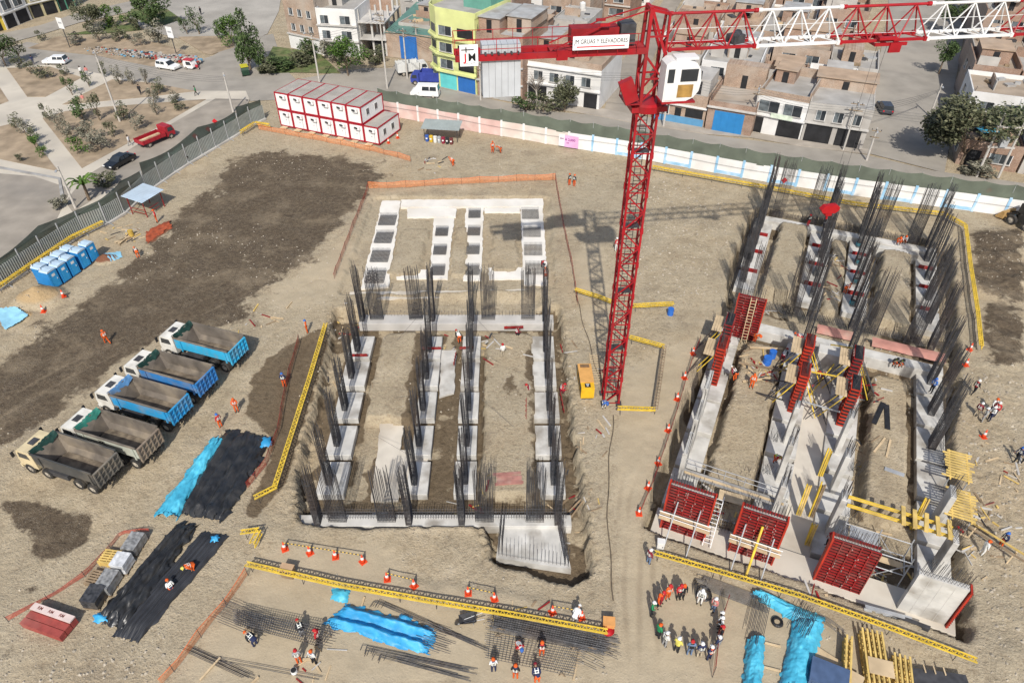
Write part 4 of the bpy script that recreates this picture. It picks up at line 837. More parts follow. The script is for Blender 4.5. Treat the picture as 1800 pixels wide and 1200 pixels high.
dd = [.75, 6.5, 12.1, 18.1, 24.2, 30.3, 36.4]
for k in range(6):
    o = up(jib(dd[k], dd[k + 1]), 'jib_section', WHITE if k in (1, 3, 5) else RED)
    o['label'] = ('white' if k in (1, 3, 5) else 'red') + ' lattice jib section, %s from the tower' % ORD[k]
b = MB(); b.tube((.8, -.25, 32.1), (30, -.25, 32.1), .018, 4); b.tube((.8, .2, 31.2), (36, .2, 31.2), .015, 4); up(b, 'trolley_cable', WHITE)
b = MB(); b.box((5.3, -.1, 31.35), (.9, .8, .5), R=Euler((0, 0, .4)).to_matrix()); b.tube((5.0, -.5, 31.5), (5.6, .3, 31.5), .28, 12); up(b, 'trolley_winch', STEELD)
# trolley and hook
TD = 15.6
b = MB()
for s in (-.85, .85): b.bar((TD - 1.1, s, 30.8), (TD + 1.1, s, 30.8), .12, .2)
for x in (-1.0, -.2, .7): b.bar((TD + x, -.85, 30.75), (TD + x, .85, 30.75), .14, .14)
b.box((TD + .3, -.95, 30.6), (.8, .12, .6)); b.box((TD - .4, -.9, 31.2), (1.2, .3, .16)); up(b, 'trolley', RED)
b = MB()
for x in (-.35, .35): b.tube((TD + x, 0, 30.7), (TD + x * .9, 0, 18.6), .012, 4)
up(b, 'hoist_rope', STEELD)
b = MB(); b.prof([(TD - .75, 18.35), (TD - .55, 18.05), (TD + .45, 18.0), (TD + .72, 18.25), (TD + .72, 18.5), (TD + .45, 18.7), (TD - .5, 18.66)], -.2, .2); b.box((TD, 0, 17.9), (.5, .3, .24)); b.tube((TD, 0, 17.8), (TD, 0, 17.45), .07, 8); up(b, 'hook_block', M('hook red', (.36, .008, .012), .5, .1, 2))
b = MB(); b.path([(TD, 0, 17.5), (TD + .12, 0, 17.35), (TD + .16, 0, 17.2), (TD + .05, 0, 17.08), (TD - .1, 0, 17.12)], .045, 8); up(b, 'hook', STEELD)
# counter jib
b = MB()
for s in (-.65, .65): b.bar((-12.6, s, 31.0), (-.6, s, 31.0), .2, .36)
for k in range(13): b.bar((-12.5 + k * .98, -.65, 30.95), (-12.5 + k * .98, .65, 30.95), .1, .14)
b.box((-6.0, -.66, 30.97), (.7, .26, .6)); up(b, 'counter_jib', RED)
b = MB()
for k in range(12): b.box((-6.5 + k * .5, 0, 31.2), (.48, 1.1, .03))
up(b, 'deck_grating', M('deck red', (.3, .03, .03), .7, .2, 2))
b = MB()
for s in (-1.0, 1.0):
    for z in (31.6, 32.15): b.bar((-12.6, s, z), (-1.2, s, z), .035)
    for k in range(10): b.bar((-12.6 + k * 1.25, s, 31.1), (-12.6 + k * 1.25, s, 32.15), .035)
b.bar((-12.6, -1, 32.15), (-12.6, 1, 32.15), .035); up(b, 'guard_rail', RED)
for k in range(6):
    b = MB(); b.box((-10.75 + .4 * k, 0, 30.1), (.385, 1.15, 3.2)); up(b, 'counterweight', M('counterweight grey', (.46, .48, .5), .85, .08, 1, spot=(.36, .37, .38), spot_amt=.6))
    b = MB(); b.box((-10.75 + .4 * k, 0, 31.25), (.12, 1.7, .12)); up(b, 'counterweight_pin', STEELD)
b = MB()
for s in (-.5, .5): b.bar((-.6, s * .9, 33.35), (-3.4, s * 1.1, 32.6), .07); b.bar((-3.4, s * 1.1, 32.6), (-6.6, s * 1.3, 31.3), .06); b.box((-3.4, s * 1.1, 32.6), (.6, .12, .16))
up(b, 'tie_bar', RED)
b = MB(); b.box((-3.9, .2, 31.85), (3.0, 1.0, 1.0)); up(b, 'winch_housing', M('winch red', (.24, .012, .015), .6, .2, 2))
b = MB(); b.box((-1.85, .1, 31.95), (.95, 1.1, 1.2)); up(b, 'control_cabinet', STEELD)
def board(name, x0, x1, z0, z1, y=-1.12):
    bb = MB(); bb.b2(x0, x1, y, y + .05, z0, z1); return up(bb, name, M('sign white', (.8, .8, .8), .5, .02, 1))
BLK = M('sign black', (.012, .012, .013), .5, .1, 3); REDS = M('sign red', (.55, .01, .02), .5, .05, 3)
s1 = board('name_board', -5.45, -1.95, 31.35, 32.15)
lettering('JM GRUAS Y ELEVADORES', .36, BLK, s1, (-3.7, -1.128, 31.83), sx=.80, bold=False)
b = MB(); b.b2(-5.2, -2.2, -1.13, -1.122, 31.5, 31.56); b.build('underline', REDS, s1)
s2 = board('logo_board', -12.35, -11.25, 30.75, 32.0, -1.3)
lettering('J', .62, REDS, s2, (-12.02, -1.31, 31.25)); lettering('M', .62, BLK, s2, (-11.62, -1.31, 31.25))
b = MB(); b.b2(-12.25, -11.5, -1.31, -1.302, 31.68, 31.74); b.b2(-12.0, -11.93, -1.31, -1.302, 31.55, 31.86); b.build('crane_emblem', BLK, s2)
b = MB(); b.bar((-12.2, -1.305, 30.98), (-11.8, -1.305, 30.86), .012); b.bar((-11.8, -1.305, 30.86), (-11.4, -1.305, 30.98), .012); b.build('emblem_line', BLK, s2)
# cab
cp = [(.35, 28.2), (1.9, 28.2), (2.35, 28.4), (2.65, 28.8), (2.72, 29.4), (2.62, 30.1), (2.3, 30.55), (1.8, 30.72), (.6, 30.72), (.35, 30.5)]
b = MB(); b.prof(cp, -2.0, -.85); cabo = up(b, 'cab', WHITE)
b = MB(); b.b2(1.35, 2.45, -2.03, -2.01, 29.45, 30.2); b.b2(2.36, 2.76, -1.95, -.9, 29.5, 30.0); b.build('window', GLASS, cabo)
b = MB(); b.b2(1.25, 2.25, -2.03, -2.008, 28.45, 29.25); b.build('lower_panel', M('cab lower pane', (.34, .2, .06), .3, .3, 2), cabo)
b = MB(); b.b2(.42, 1.0, -2.04, -2.005, 28.3, 30.4); dr = b.build('door', WHITE, cabo)
b = MB(); b.b2(.5, .92, -2.05, -2.042, 29.4, 30.25); b.build('door_window', GLASS, cabo)
b = MB(); b.b2(.95, 2.4, -1.9, -1.0, 30.73, 30.86); b.build('roof_hatch', WHITE, cabo)
b = MB(); b.b2(.3, 2.5, -2.1, -.8, 28.08, 28.19); b.build('cab_floor_frame', RED, cabo)
# ================================================================== DUMP TRUCKS
def wheel_mesh():
    t = MB(); prof = [(.30, -.15), (.48, -.16), (.52, -.1), (.52, .1), (.48, .16), (.30, .15)]
    n = 16
    for i in range(len(prof) - 1):
        for k in range(n):
            a0, a1 = 2 * math.pi * k / n, 2 * math.pi * (k + 1) / n; (r0, y0), (r1, y1) = prof[i], prof[i + 1]
            t.add([(r0 * math.cos(a0), y0, r0 * math.sin(a0)), (r0 * math.cos(a1), y0, r0 * math.sin(a1)), (r1 * math.cos(a1), y1, r1 * math.sin(a1)), (r1 * math.cos(a0), y1, r1 * math.sin(a0))], [(0, 1, 2, 3)])
    r = MB(); r.tube((0, -.1, 0), (0, .1, 0), .31, 14); r.tube((0, -.17, 0), (0, .17, 0), .12, 8)
    return t.mesh('tyre', RUBBER, True), r.mesh('rim', M('dusty rim', (.4, .36, .3), .8, .2, 3))
TYRE, RIM = wheel_mesh()
def wheel(root, x, y, r=.52):
    w = obj('wheel', TYRE, root, (x, y, r)); s = r / .52; w.scale = (s, s, s); obj('rim', RIM, w); return w
TUB = M('worn tub steel', (.135, .115, .095), .85, .3, .9, spot=(.26, .215, .16), spot_amt=.8, spot_scale=.55)
def dump_truck(label, contact, yaw, cabc, bodyc, gatec, tarp, text=None):
    ca, sa = math.cos(yaw), math.sin(yaw); lo = Vector(contact) - Vector((-sa * 1.15, ca * 1.15, 0))
    o = thing('dump_truck', label, 'dump truck', (lo.x, lo.y, gz(lo.x, lo.y)), yaw, 'dump trucks parked in a row')
    b = MB(); b.b2(-.6, 6.4, -.45, .45, .65, .95); b.b2(-.3, .3, -1.0, .8, .5, .7); b.b2(1.0, 1.5, -1, 1, .5, .7); b.b2(2.4, 4.4, .5, 1.15, .5, 1.0); b.b2(2.4, 4.4, -1.15, -.5, .5, 1.0); b.build('chassis', STEELD, o)
    for x in (0, 1.38, 4.6, 6.35):
        for s in (-1, 1): wheel(o, x, s * 1.1); 
        if x < 2:
            for s in (-1, 1): wheel(o, x, s * .78)
    # tub: rounded floor, sloped front
    def shell(inn):
        k = .06 if inn else 0; zb = 1.15 + k; zt = 2.85; w = 1.25 - k; x0, x1 = -.95 + k, 5.1 - k
        return x0, x1, w, zb, zt
    b = MB(); x0, x1, w, zb, zt = shell(False); cs = [(-w, zt), (-w, zb + .45), (-w + .4, zb), (w - .4, zb), (w, zb + .45), (w, zt)]
    xi0, xi1, wi, zi, _ = shell(True); ci = [(-wi, zt), (-wi, zi + .45), (-wi + .38, zi), (wi - .38, zi), (wi, zi + .45), (wi, zt)]
    n = 6
    vo_ = [(x, y, z) for x in (x0, x1) for y, z in cs]; b.add(vo_, [(i, i + 1, n + i + 1, n + i) for i in range(n - 1)] + [tuple(range(n, 2 * n))], 0)
    vi = [(x, y, z) for x in (x0 + .05, x1 - .35) for y, z in ci]; vi = [v if k < n else (v[0] + (.3 if v[2] > 2 else -.5), v[1], v[2]) for k, v in enumerate(vi)]
    b.add(vi, [(i, n + i, n + i + 1, i + 1) for i in range(n - 1)] + [tuple(range(n, 2 * n))[::-1]], 1)
    for s, i in ((-1, 0), (1, n - 1)): b.add([vo_[i], vo_[n + i], vi[n + i], vi[i]], [(0, 1, 2, 3)], 1)
    b.add([vo_[n], vo_[2 * n - 1], vi[2 * n - 1], vi[n]], [(0, 1, 2, 3)], 0)
    tub = b.build('tipping_body', [bodyc, TUB], o)
    b = MB()
    for s in (-1, 1): b.b2(x0 - .02, x1 + .02, s * 1.28 - .06, s * 1.28 + .06, zt - .08, zt + .06)
    b.b2(x1 - .04, x1 + .1, -1.28, 1.28, zt - .05, zt + .1); b.build('top_rail', TUB if bodyc is not DK else bodyc, tub)
    for s in (-1, 1):
        for k in range(2): b = MB(); b.box((-.6 + k * 5.0, s * 1.3, 2.05), (.14, .08, 1.3)); b.build('side_post', bodyc, tub)
    g_ = MB(); g_.box((x0 - .05, 0, 1.95), (.08, 2.46, 1.5)); gate = g_.build('tailgate', gatec, o); g_ = MB()
    for k in range(6): y = -1.2 + 2.4 * k / 5; g_.box((x0 - .14, y, 1.95), (.12, .1, 1.55))
    for k in range(4): g_.box((x0 - .13, 0, 1.28 + .46 * k), (.1, 2.5, .1))
    g_.build('tailgate_rib', gatec, gate)
    # cab
    b = MB(); b.prof([(5.35, .75), (7.1, .75), (7.18, 1.5), (7.1, 1.9), (6.9, 2.5), (6.75, 2.58), (5.42, 2.58), (5.35, 2.5)], -1.18, 1.18); cb = b.build('cab', cabc, o)
    b = MB(); b.add([(7.12, -1.05, 1.85), (7.12, 1.05, 1.85), (6.94, 1.0, 2.45), (6.94, -1.0, 2.45)], [(0, 1, 2, 3)]); b.add([(7.09, -1.05, 1.85), (7.09, 1.05, 1.85), (6.91, 1.0, 2.45), (6.91, -1.0, 2.45)], [(3, 2, 1, 0)]); b.build('windscreen', GLASS, cb)
    for s in (-1, 1):
        b = MB(); b.prof([(5.75, 1.75), (6.9, 1.75), (6.78, 2.35), (5.85, 2.35)], s * 1.183 - .006, s * 1.183 + .006); b.build('side_window', GLASS, cb)
        b = MB(); b.box((7.1, s * 1.42, 2.2), (.1, .22, .5)); b.bar((7.0, s * 1.2, 2.5), (7.1, s * 1.42, 2.45), .04); b.build('mirror', BLACKP, cb)
        b = MB(); b.box((7.16, s * .9, 1.05), (.08, .36, .18)); b.build('headlight', WHITE, cb)
    b = MB(); b.b2(7.05, 7.27, -1.22, 1.22, .5, .9); b.build('bumper', cabc, cb)
    b = MB(); b.b2(5.9, 6.5, -.35, .35, 2.585, 2.64); b.build('roof_vent', STEELD, cb)
    # furled tarpaulin over the front of the body
    b = MB(); b.grid(14, 16, lambda u, v: (4.85 + .5 * u + .3 * nz(u * 2, v * 5, 3), -1.22 + 2.44 * v, 2.86 + .2 * math.sin(u * 3.1) - .45 * (1 - u) ** 2 * math.sin(v * 3.1) + .45 * nz(u * 5, v * 9, 5))); b.build('furled_cover', tarp, o, smooth=True)
    sd0 = random.randint(0, 99); b = MB(); b.grid(16, 8, lambda u, v: (-.5 + 4.6 * u, -.8 + 1.6 * v, 1.2 + .16 * nz(u * 4, v * 3, sd0) + .42 * max(0, u - .6) * (1 - abs(2 * v - 1)) + .1)); b.build('soil_residue', M('tub soil', (.15, .12, .088), .95, .35, 2, spot=(.27, .22, .155), spot_amt=.6, spot_scale=1), o, smooth=True)
    b = MB()
    for k in range(5): b.b2(-1.05, -1.0, -1.1 + .45 * k, -.9 + .45 * k, .6, 1.0)
    b.build('mudguard', BLACKP, o)
    if text: lettering(text, .42, BLK, tub, (2.6, 1.262, 2.3), rot=(rad(90), 0, math.pi), name='fleet_number')
    return o
DK = M('dark truck grey', (.06, .06, .058), .6, .2, 1, spot=DUST, spot_amt=.4)
def TC(n, c): return M('truck ' + n, c, .5, .12, 1, spot=DUST, spot_amt=.4, spot_scale=.9)
tp0, tp1 = P(73, 834), P(168, 866); TY = rot_to(tp1, tp0)
GRN = M('green cover', (.014, .045, .036), .6, .3, 2)
dump_truck('dump truck with cream cab and dark grey body, nearest in the row', P(168, 866), TY, TC('cream', (.6, .5, .31)), DK, M('tailgate grey', (.13, .12, .105), .7, .2, 2, spot=DUST, spot_amt=.6), GRN)
dump_truck('dump truck with white cab and beige body numbered 200, second in the row', P(242, 821), TY, TC('white', (.68, .66, .6)), TC('beige teal', (.42, .44, .38)), M('tailgate brown', (.22, .17, .13), .75, .25, 2, spot=DUST, spot_amt=.6), M('teal cover', (.03, .17, .13), .6, .2, 2), '200')
dump_truck('dump truck with white cab and bright blue body, third in the row', P(296, 757), TY, TC('white', (.68, .66, .6)), TC('bright blue', (.03, .28, .55)), TC('bright blue', (.03, .28, .55)), TC('cover blue', (.08, .2, .38)))
dump_truck('dump truck with white cab and deep blue body, fourth in the row', P(342, 708), TY, TC('white', (.68, .66, .6)), TC('deep blue', (.04, .2, .48)), TC('deep blue', (.04, .2, .48)), GRN)
dump_truck('dump truck with white cab and sky blue body, farthest in the row', P(398, 652), TY, TC('white', (.68, .66, .6)), TC('sky blue', (.04, .38, .62)), TC('sky blue', (.04, .38, .62)), GRN)
# ================================================================== SITE OFFICES
CW_ = M('container white', (.74, .74, .73), .5, .04, 1, spot=(.6, .58, .54), spot_amt=.3); CRF = M('container roof', (.36, .335, .3), .85, .12, .8, spot=(.28, .25, .21), spot_amt=.6)
CRD = M('container red', (.33, .012, .025), .5, .12, 2)
c0, c1 = P(494, 222), P(668, 256.5); CYAW = rot_to(c0, c1); CWD = (c1 - c0).length / 7; CL = 6.1
def container(i, lvl):
    p = c0 + Vector((math.cos(CYAW), math.sin(CYAW), 0)) * (CWD * i) + Vector((0, 0, .12 + 2.68 * lvl)); w = CWD - .04; h = 2.64
    o = thing('office_container', 'white office container with red frame, %s from the left in the %s row' % (ORD[i], 'upper' if lvl else 'lower'), 'container', p, CYAW, 'stacked white office containers')
    b = MB(); b.b2(.06, w - .06, .06, CL - .06, .06, h - .06); b.build('walls', CW_, o)
    b = MB()
    for x in (.07, w - .07):
        for y in (.07, CL - .07): b.box((x, y, h / 2), (.16, .16, h))
    for z in (.09, h - .09):
        for y in (.07, CL - .07): b.box((w / 2, y, z), (w - .32, .14, .17))
        for x in (.07, w - .07): b.box((x, CL / 2, z), (.14, CL - .32, .17))
    b.build('frame', CRD, o)
    b = MB(); b.b2(.1, w - .1, .1, CL - .1, h - .05, h - .012)
    for k in range(12): b.b2(.12, w - .12, .3 + k * .47, .36 + k * .47, h - .011, h + .004)
    b.build('roof', CRF, o)
    b = MB(); b.box((w * .66, -.13, h * .78), (.72, .3, .5)); ac = b.build('air_conditioner', WHITE, o); b = MB(); b.tube((w * .6, -.285, h * .78), (w * .6, -.29, h * .78), .2, 12); b.box((w * .5, -.284, h * .8), (.3, .01, .3)); b.build('fan_grille', STEELD, ac)
    if lvl == 0:
        b = MB(); b.box((w * .4, .05, 1.1), (.86, .04, 2.05)); d_ = b.build('door', M('container door', (.7, .7, .7), .5, .03, 1), o); b = MB(); b.box((w * .4 + .3, .01, 1.1), (.12, .04, .05)); b.build('handle', STEELD, d_)
        b = MB(); b.box((w * .4, -.5, .02), (1.0, .7, .16)); b.build('step', WOOD, o)
        b = MB(); b.tube((w * .72, -.02, .1), (w * .72, -.02, h * .75), .02, 5); b.build('drain_pipe', STEEL, o)
    if (lvl == 1 and i == 5) or (lvl == 0 and i == 6):
        for y in (1.7, 4.0):
            b = MB(); b.box((w + .005, y, 1.45), (.04, .75, .95)); f_ = b.build('window', WHITE, o)
            for k in range(2): b = MB(); b.box((w + .03, y - .17 + .34 * k, 1.45), (.02, .28, .84)); b.build('pane', GLASS, f_)
for i in range(7): container(i, 0)
for i in range(6): container(i, 1)
# ================================================================== BOUNDARY WALL AT THE BACK
WB = [P(*q) for q in ((668, 200), (700, 206), (835, 231), (917, 244), (981, 256), (1107, 275), (1147, 283), (1333, 317), (1507, 344), (1667, 365), (1800, 383), (1960, 404))]
def resample(pts, step):
    out = [pts[0]]; cur = pts[0]; acc = 0
    for a, b_ in zip(pts, pts[1:]):
        L = (b_ - a).length; d = (b_ - a) / L; t = step - acc
        while t < L: out.append(a + d * t); t += step
        acc = L - (t - step)
    return out
wall = thing('boundary_wall', 'long painted boundary wall, pink then white with blue stripes, under green netting', 'wall', (0, 0, 0))
wp = resample(WB, 3.6); PINKP = M('faded pink paint', (.62, .42, .38), .9, .12, .5, spot=(.7, .6, .55), spot_amt=.7, spot_scale=.4); WHP = M('whitewash', (.74, .73, .71), .9, .08, .5, spot=(.55, .53, .5), spot_amt=.5, spot_scale=.3)
BLP = M('blue stripe paint', (.3, .52, .72), .85, .15, 1, spot=(.6, .65, .7), spot_amt=.6, spot_scale=1)
CREAMP = M('cream paint', (.66, .6, .54), .9, .1, .6, spot=(.6, .45, .4), spot_amt=.6, spot_scale=.4)
for k, (a, c) in enumerate(zip(wp, wp[1:])):
    m_ = PINKP if k < 6 else CREAMP if k in (6, 7, 8) else WHP
    b = MB(); b.bar(a + Vector((0, 0, 1.12)), c + Vector((0, 0, 1.12)), .14, 2.3); b.build('wall_panel', m_, wall)
    b = MB(); b.box((a.x, a.y, 1.2), (.32, .3, 2.5), rz=rot_to(a, c)); b.build('pier', BLP if k > 9 else WHP, wall)
    if k > 10 and k % 2: b = MB(); b.bar(a.lerp(c, .02) + Vector((0, -.09, .28)), a.lerp(c, .96) + Vector((0, -.09, .28)), .03, .45); b.build('painted_band', BLP, wall)
    b = MB(); b.tube((a.x, a.y + .12, 1.2), (a.x + random.uniform(-.1, .1), a.y + .14, 4.3), .035, 5); b.build('net_post', STEEL, wall)
b = MB(); npts = resample(WB, .6)
def net_strip(b, pts, z0, z1, sag, lean, per=6):
    n = len(pts) - 1
    def fn(u, v):
        i = min(int(u * n + 1e-6), n); p = pts[i]; ph = (i % per) / per * math.pi; w_ = nz(i * .35, v * 2, 7)
        z = z0 + (z1 - z0) * v - (sag * math.sin(ph) * v if v > .5 else 0) + .1 * w_ * (1 - abs(2 * v - 1)) 
        return (p.x + .05 * w_, p.y + lean * v + .22 * w_, z)
    b.grid(n, 6, fn)
net_strip(b, npts, 2.15, 4.15, .25, .12); b.build('green_netting', GREENET, wall, smooth=True)
b = MB(); b.path([p + Vector((0, -.25, 1.5 + .15 * math.sin(i * .7))) for i, p in enumerate(wp)], .02, 4); b.build('slack_cable', STEELD, wall)
po = thing('wall_poster', 'white and pink poster with dark lettering hung on the boundary wall', 'poster', P(982, 258), rot_to(P(981, 256), P(1107, 275)))
b = MB(); b.b2(0, .9, -.16, -.12, .25, 2.05); b.build('white_panel', WHITE, po); b = MB(); b.b2(.9, 3.0, -.16, -.12, .2, 2.0); b.build('pink_panel', M('poster pink', (.68, .38, .6), .7, .12, .8), po)
lettering('A 2,000', .5, M('poster purple', (.2, .02, .2), .6, .1, 2), po, (1.75, -.17, 1.35)); lettering('SIVI', .36, M('poster purple', (.2, .02, .2), .6, .1, 2), po, (.5, -.17, 1.4)); lettering('DE', .3, M('poster purple', (.2, .02, .2), .6, .1, 2), po, (1.4, -.17, .85))
for k, (x, y) in enumerate(((1324, 292), (1372, 322), (1726, 340), (350, 243), (373, 231), (384, 217), (1001, 262))[:6]):
    c = P(x, y + 14, 0); o = thing('warning_sign', 'small red diamond sign %s' % ['hanging on the white wall right of the crane', 'by the yellow barrier behind the right building', 'on the white wall at the far right', 'lowest of three on the left fence', 'middle of three on the left fence', 'top of three on the left fence'][k], 'sign', c, 0, 'red diamond signs')
    b = MB(); b.box((0, -.35, 1.75), (.62, .03, .62), R=Euler((0, rad(45), 0)).to_matrix()); b.build('face', M('sign diamond red', (.55, .02, .03), .5, .1, 2), o); b = MB(); b.tube((0, -.33, 0), (0, -.33, 1.9), .03, 6); b.build('stake', YEL if k == 1 else STEEL, o)
# ================================================================== METAL FENCE AT THE LEFT
FB = [P(*q) for q in ((-70, 556), (0, 509), (64, 466), (144, 412), (208, 386), (256, 340), (320, 295), (416, 238), (450, 216), (490, 200))]
fence = thing('metal_fence', 'grey corrugated metal fence with posts and drooping dark green netting', 'fence', (0, 0, 0))
COR = M('corrugated sheet', (.27, .29, .275), .55, .12, 1, metal=.25, spot=(.3, .28, .25), spot_amt=.5); fp = resample(FB, 2.9)
for a, c in zip(fp, fp[1:]):
    d = (c - a).normalized(); nr = Vector((-d.y, d.x, 0)); L = (c - a).length; b = MB(); n = 20
    b.grid(n, 1, lambda u, v: a + d * (L * u) + nr * (.05 * (1 if int(u * n + .01) % 2 else -1)) + Vector((0, 0, .05 + 2.3 * v))); b.build('corrugated_panel', COR, fence)
    b = MB(); b.box((a.x, a.y, 1.5), (.12, .12, 3.0)); b.build('post', STEEL, fence)
    b = MB(); b.bar(a + nr * -.1 + Vector((0, 0, .4)), a - nr * 1.0, .07); b.build('brace', STEEL, fence)
    b = MB(); b.bar(a - nr * .12 + Vector((0, 0, .1)), c - nr * .12 + Vector((0, 0, .1)), .35, .25); b.build('plinth', CONC, fence)
GN2 = M('dark green netting', (.035, .055, .045), .9, .35, .6, alpha=.9)
for i0, i1, zl, zh in ((0, 10, .9, 3.7), (10, 17, 1.2, 3.9), (17, 26, 1.0, 3.8)):
    seg = resample(fp[i0:min(i1, len(fp) - 1) + 1], .5)
    if len(seg) > 3: b = MB(); net_strip(b, [p + Vector((-.1, .14, 0)) for p in seg], zl, zh, .8, .5, 24); b.build('green_netting', GN2, fence, smooth=True)
# ================================================================== BARRIERS
def lattice(label, pts, z0=.5, h=.45, group='yellow lattice barrier beams', dark=False, mat=None):
    o = thing('lattice_barrier', label, 'barrier', (0, 0, 0), 0, group); mt = mat or YEL; P_ = [Vector((p.x, p.y, gz(p.x, p.y))) for p in pts]
    for a, c in zip(P_, P_[1:]):
        d = (c - a); L = d.length; d.normalize(); n = max(2, int(L / .42)); nr = Vector((-d.y, d.x, 0)) * .17
        for z, s in ((z0, 1), (z0 + h, -1), (z0 + h, 1)): b = MB(); b.bar(a + nr * s + Vector((0, 0, z)), c + nr * s + Vector((0, 0, z)), .075, .075); b.build('chord', mt, o)
        b = MB()
        for k in range(n):
            p, q, m_ = a + d * (L * k / n), a + d * (L * (k + 1) / n), a + d * (L * (k + .5) / n)
            b.bar(p + nr + Vector((0, 0, z0)), m_ + nr + Vector((0, 0, z0 + h)), .045); b.bar(m_ + nr + Vector((0, 0, z0 + h)), q + nr + Vector((0, 0, z0)), .045); b.bar(p - nr + Vector((0, 0, z0 + h)), m_ + nr + Vector((0, 0, z0 + h)), .045); b.bar(m_ + nr + Vector((0, 0, z0 + h)), q - nr + Vector((0, 0, z0 + h)), .045)
        b.build('lacing', mt, o)
        for k in range(int(L / 4) + 1): p = a + d * min(L, .3 + k * 4); b = MB(); b.tube((p.x, p.y, p.z - .1), (p.x, p.y, p.z + z0 + .1), .025, 5); b.build('post', STEELD, o)
    return o
PP = lambda *q: [P(x, y) for x, y in q]
lattice('long yellow lattice barrier in front of the left foundation', PP((437, 1002), (600, 1040), (760, 1068), (900, 1092), (1066, 1122)))
lattice('long yellow lattice barrier in front of the right building', PP((1148, 983), (1260, 1015), (1400, 1058), (1550, 1112), (1708, 1172)))
lattice('yellow lattice barrier slanting along the left edge of the left pit', PP((487, 866), (520, 760), (545, 680), (575, 580)))
lattice('short yellow lattice barrier at the lower left corner of the left pit', PP((450, 884), (490, 866)))
lattice('yellow lattice barrier across the ground left of the crane', PP((1010, 520), (1050, 532), (1075, 541)))
lattice('short yellow lattice barrier right of the crane ending at a blue bucket', PP((1112, 547), (1183, 543)))
lattice('yellow lattice barrier sloping at the back right of the crane base', PP((1105, 602), (1166, 620)))
lattice('short yellow lattice barrier at the foot of the crane', PP((1084, 729), (1150, 732)))
lattice('dark lattice barrier at the right of the crane base', PP((1150, 732), (1166, 620)), mat=WOODD, group='dark lattice barriers')
lattice('yellow lattice barrier running along the white boundary wall', PP((1146, 302), (1333, 336), (1500, 366), (1655, 385)))
lattice('yellow lattice barrier turning down the right side of the right building', PP((1655, 385), (1692, 406), (1700, 480), (1712, 560), (1718, 620)))
lattice('yellow lattice barrier at the foot of the left metal fence', PP((0, 517), (60, 473), (130, 426), (185, 400)))
lattice('yellow lattice barrier corner in front of the offices', PP((425, 240), (450, 224), (475, 228)))
lattice('small yellow lattice barrier at the near left pit corner', PP((428, 948), (460, 944), (447, 968)))
OMESH = M('orange mesh', (.75, .25, .07), .8, .2, 3, alpha=.42); RMESH = M('red mesh', (.55, .09, .05), .8, .2, 3, alpha=.5)
def mesh_fence(label, pts, h, mat, step=2.5, group='plastic mesh fences'):
    o = thing('mesh_fence', label, 'mesh fence', (0, 0, 0), 0, group); q = resample([Vector((p.x, p.y, 0)) for p in pts], .5) + [pts[-1].copy()]
    for p in q: p.z = gz(p.x, p.y)
    b = MB(); n = len(q) - 1
    b.grid(n, 3, lambda u, v: q[int(u * n + .01)] + Vector((.08 * nz(u * n * .3, v, 3), .12 * nz(u * n * .3, v * 2, 6), .12 + h * v - .18 * v * abs(math.sin(u * n * .31))))); b.build('mesh', mat, o)
    b = MB(); b.path([q[i] + Vector((0, 0, .1 + h - .18 * abs(math.sin(i * .31)))) for i in range(n + 1)], .022, 4); b.build('top_cord', ORANGE if mat is OMESH else FORMR, o)
    for k in range(0, n + 1, int(step / .5)): b = MB(); b.tube(q[k] - Vector((0, 0, .2)), q[k] + Vector((0, 0, h + .25)), .02, 5); b.build('post', STEELD, o)
    return o
mesh_fence('orange mesh fence behind the rear left foundation', PP((648, 333), (800, 325), (976, 318)), 1.0, OMESH)
mesh_fence('orange mesh fence down the right side of the rear left foundation', PP((976, 318), (990, 400), (1005, 470), (1015, 540)), .9, RMESH)
mesh_fence('red mesh fence down the left side of the rear left foundation', PP((648, 333), (615, 420), (588, 492)), .9, RMESH)
mesh_fence('orange mesh fence running in front of the white offices', PP((455, 228), (560, 248), (660, 268), (722, 284)), .9, OMESH)
mesh_fence('red mesh fence between the trucks and the left pit', PP((527, 600), (505, 680), (490, 760), (470, 815), (435, 858)), .9, RMESH)
mesh_fence('orange mesh fence at the lower left running off the frame', PP((436, 1010), (400, 1062), (360, 1112), (320, 1165), (285, 1204)), .9, OMESH)
mesh_fence('red cordon around the pallets at the lower left', PP((15, 1092), (110, 1040), (155, 1010), (215, 940), (265, 936)), .5, RMESH)
mesh_fence('red mesh fence along the left of the right building', PP((1125, 905), (1155, 830), (1185, 740), (1215, 640), (1230, 600)), .8, RMESH)
mesh_fence('red mesh screen right of the ring of people', PP((1252, 1190), (1262, 1110), (1277, 1060)), 1.2, RMESH)
for k, pts in enumerate((PP((1012, 520), (1040, 620), (1068, 715)), PP((1078, 730), (1068, 850), (1070, 960), (1082, 1075)))):
    q = resample(pts, 1.0); b = MB(); b.path([Vector((p.x + .1 * math.sin(i), p.y, gz(p.x, p.y) + .05)) for i, p in enumerate(q)], .045, 5)
    tag(b.build('hose', M('muddy hose', (.13, .105, .075), .8, .3, 2)), ['muddy hose trailing from the barrier down to the crane base', 'long muddy hose running down from the crane base between the pits'][k], 'hose')
def cl(n, c, r=.8): return M('cloth ' + n, c, r, .18, 4)
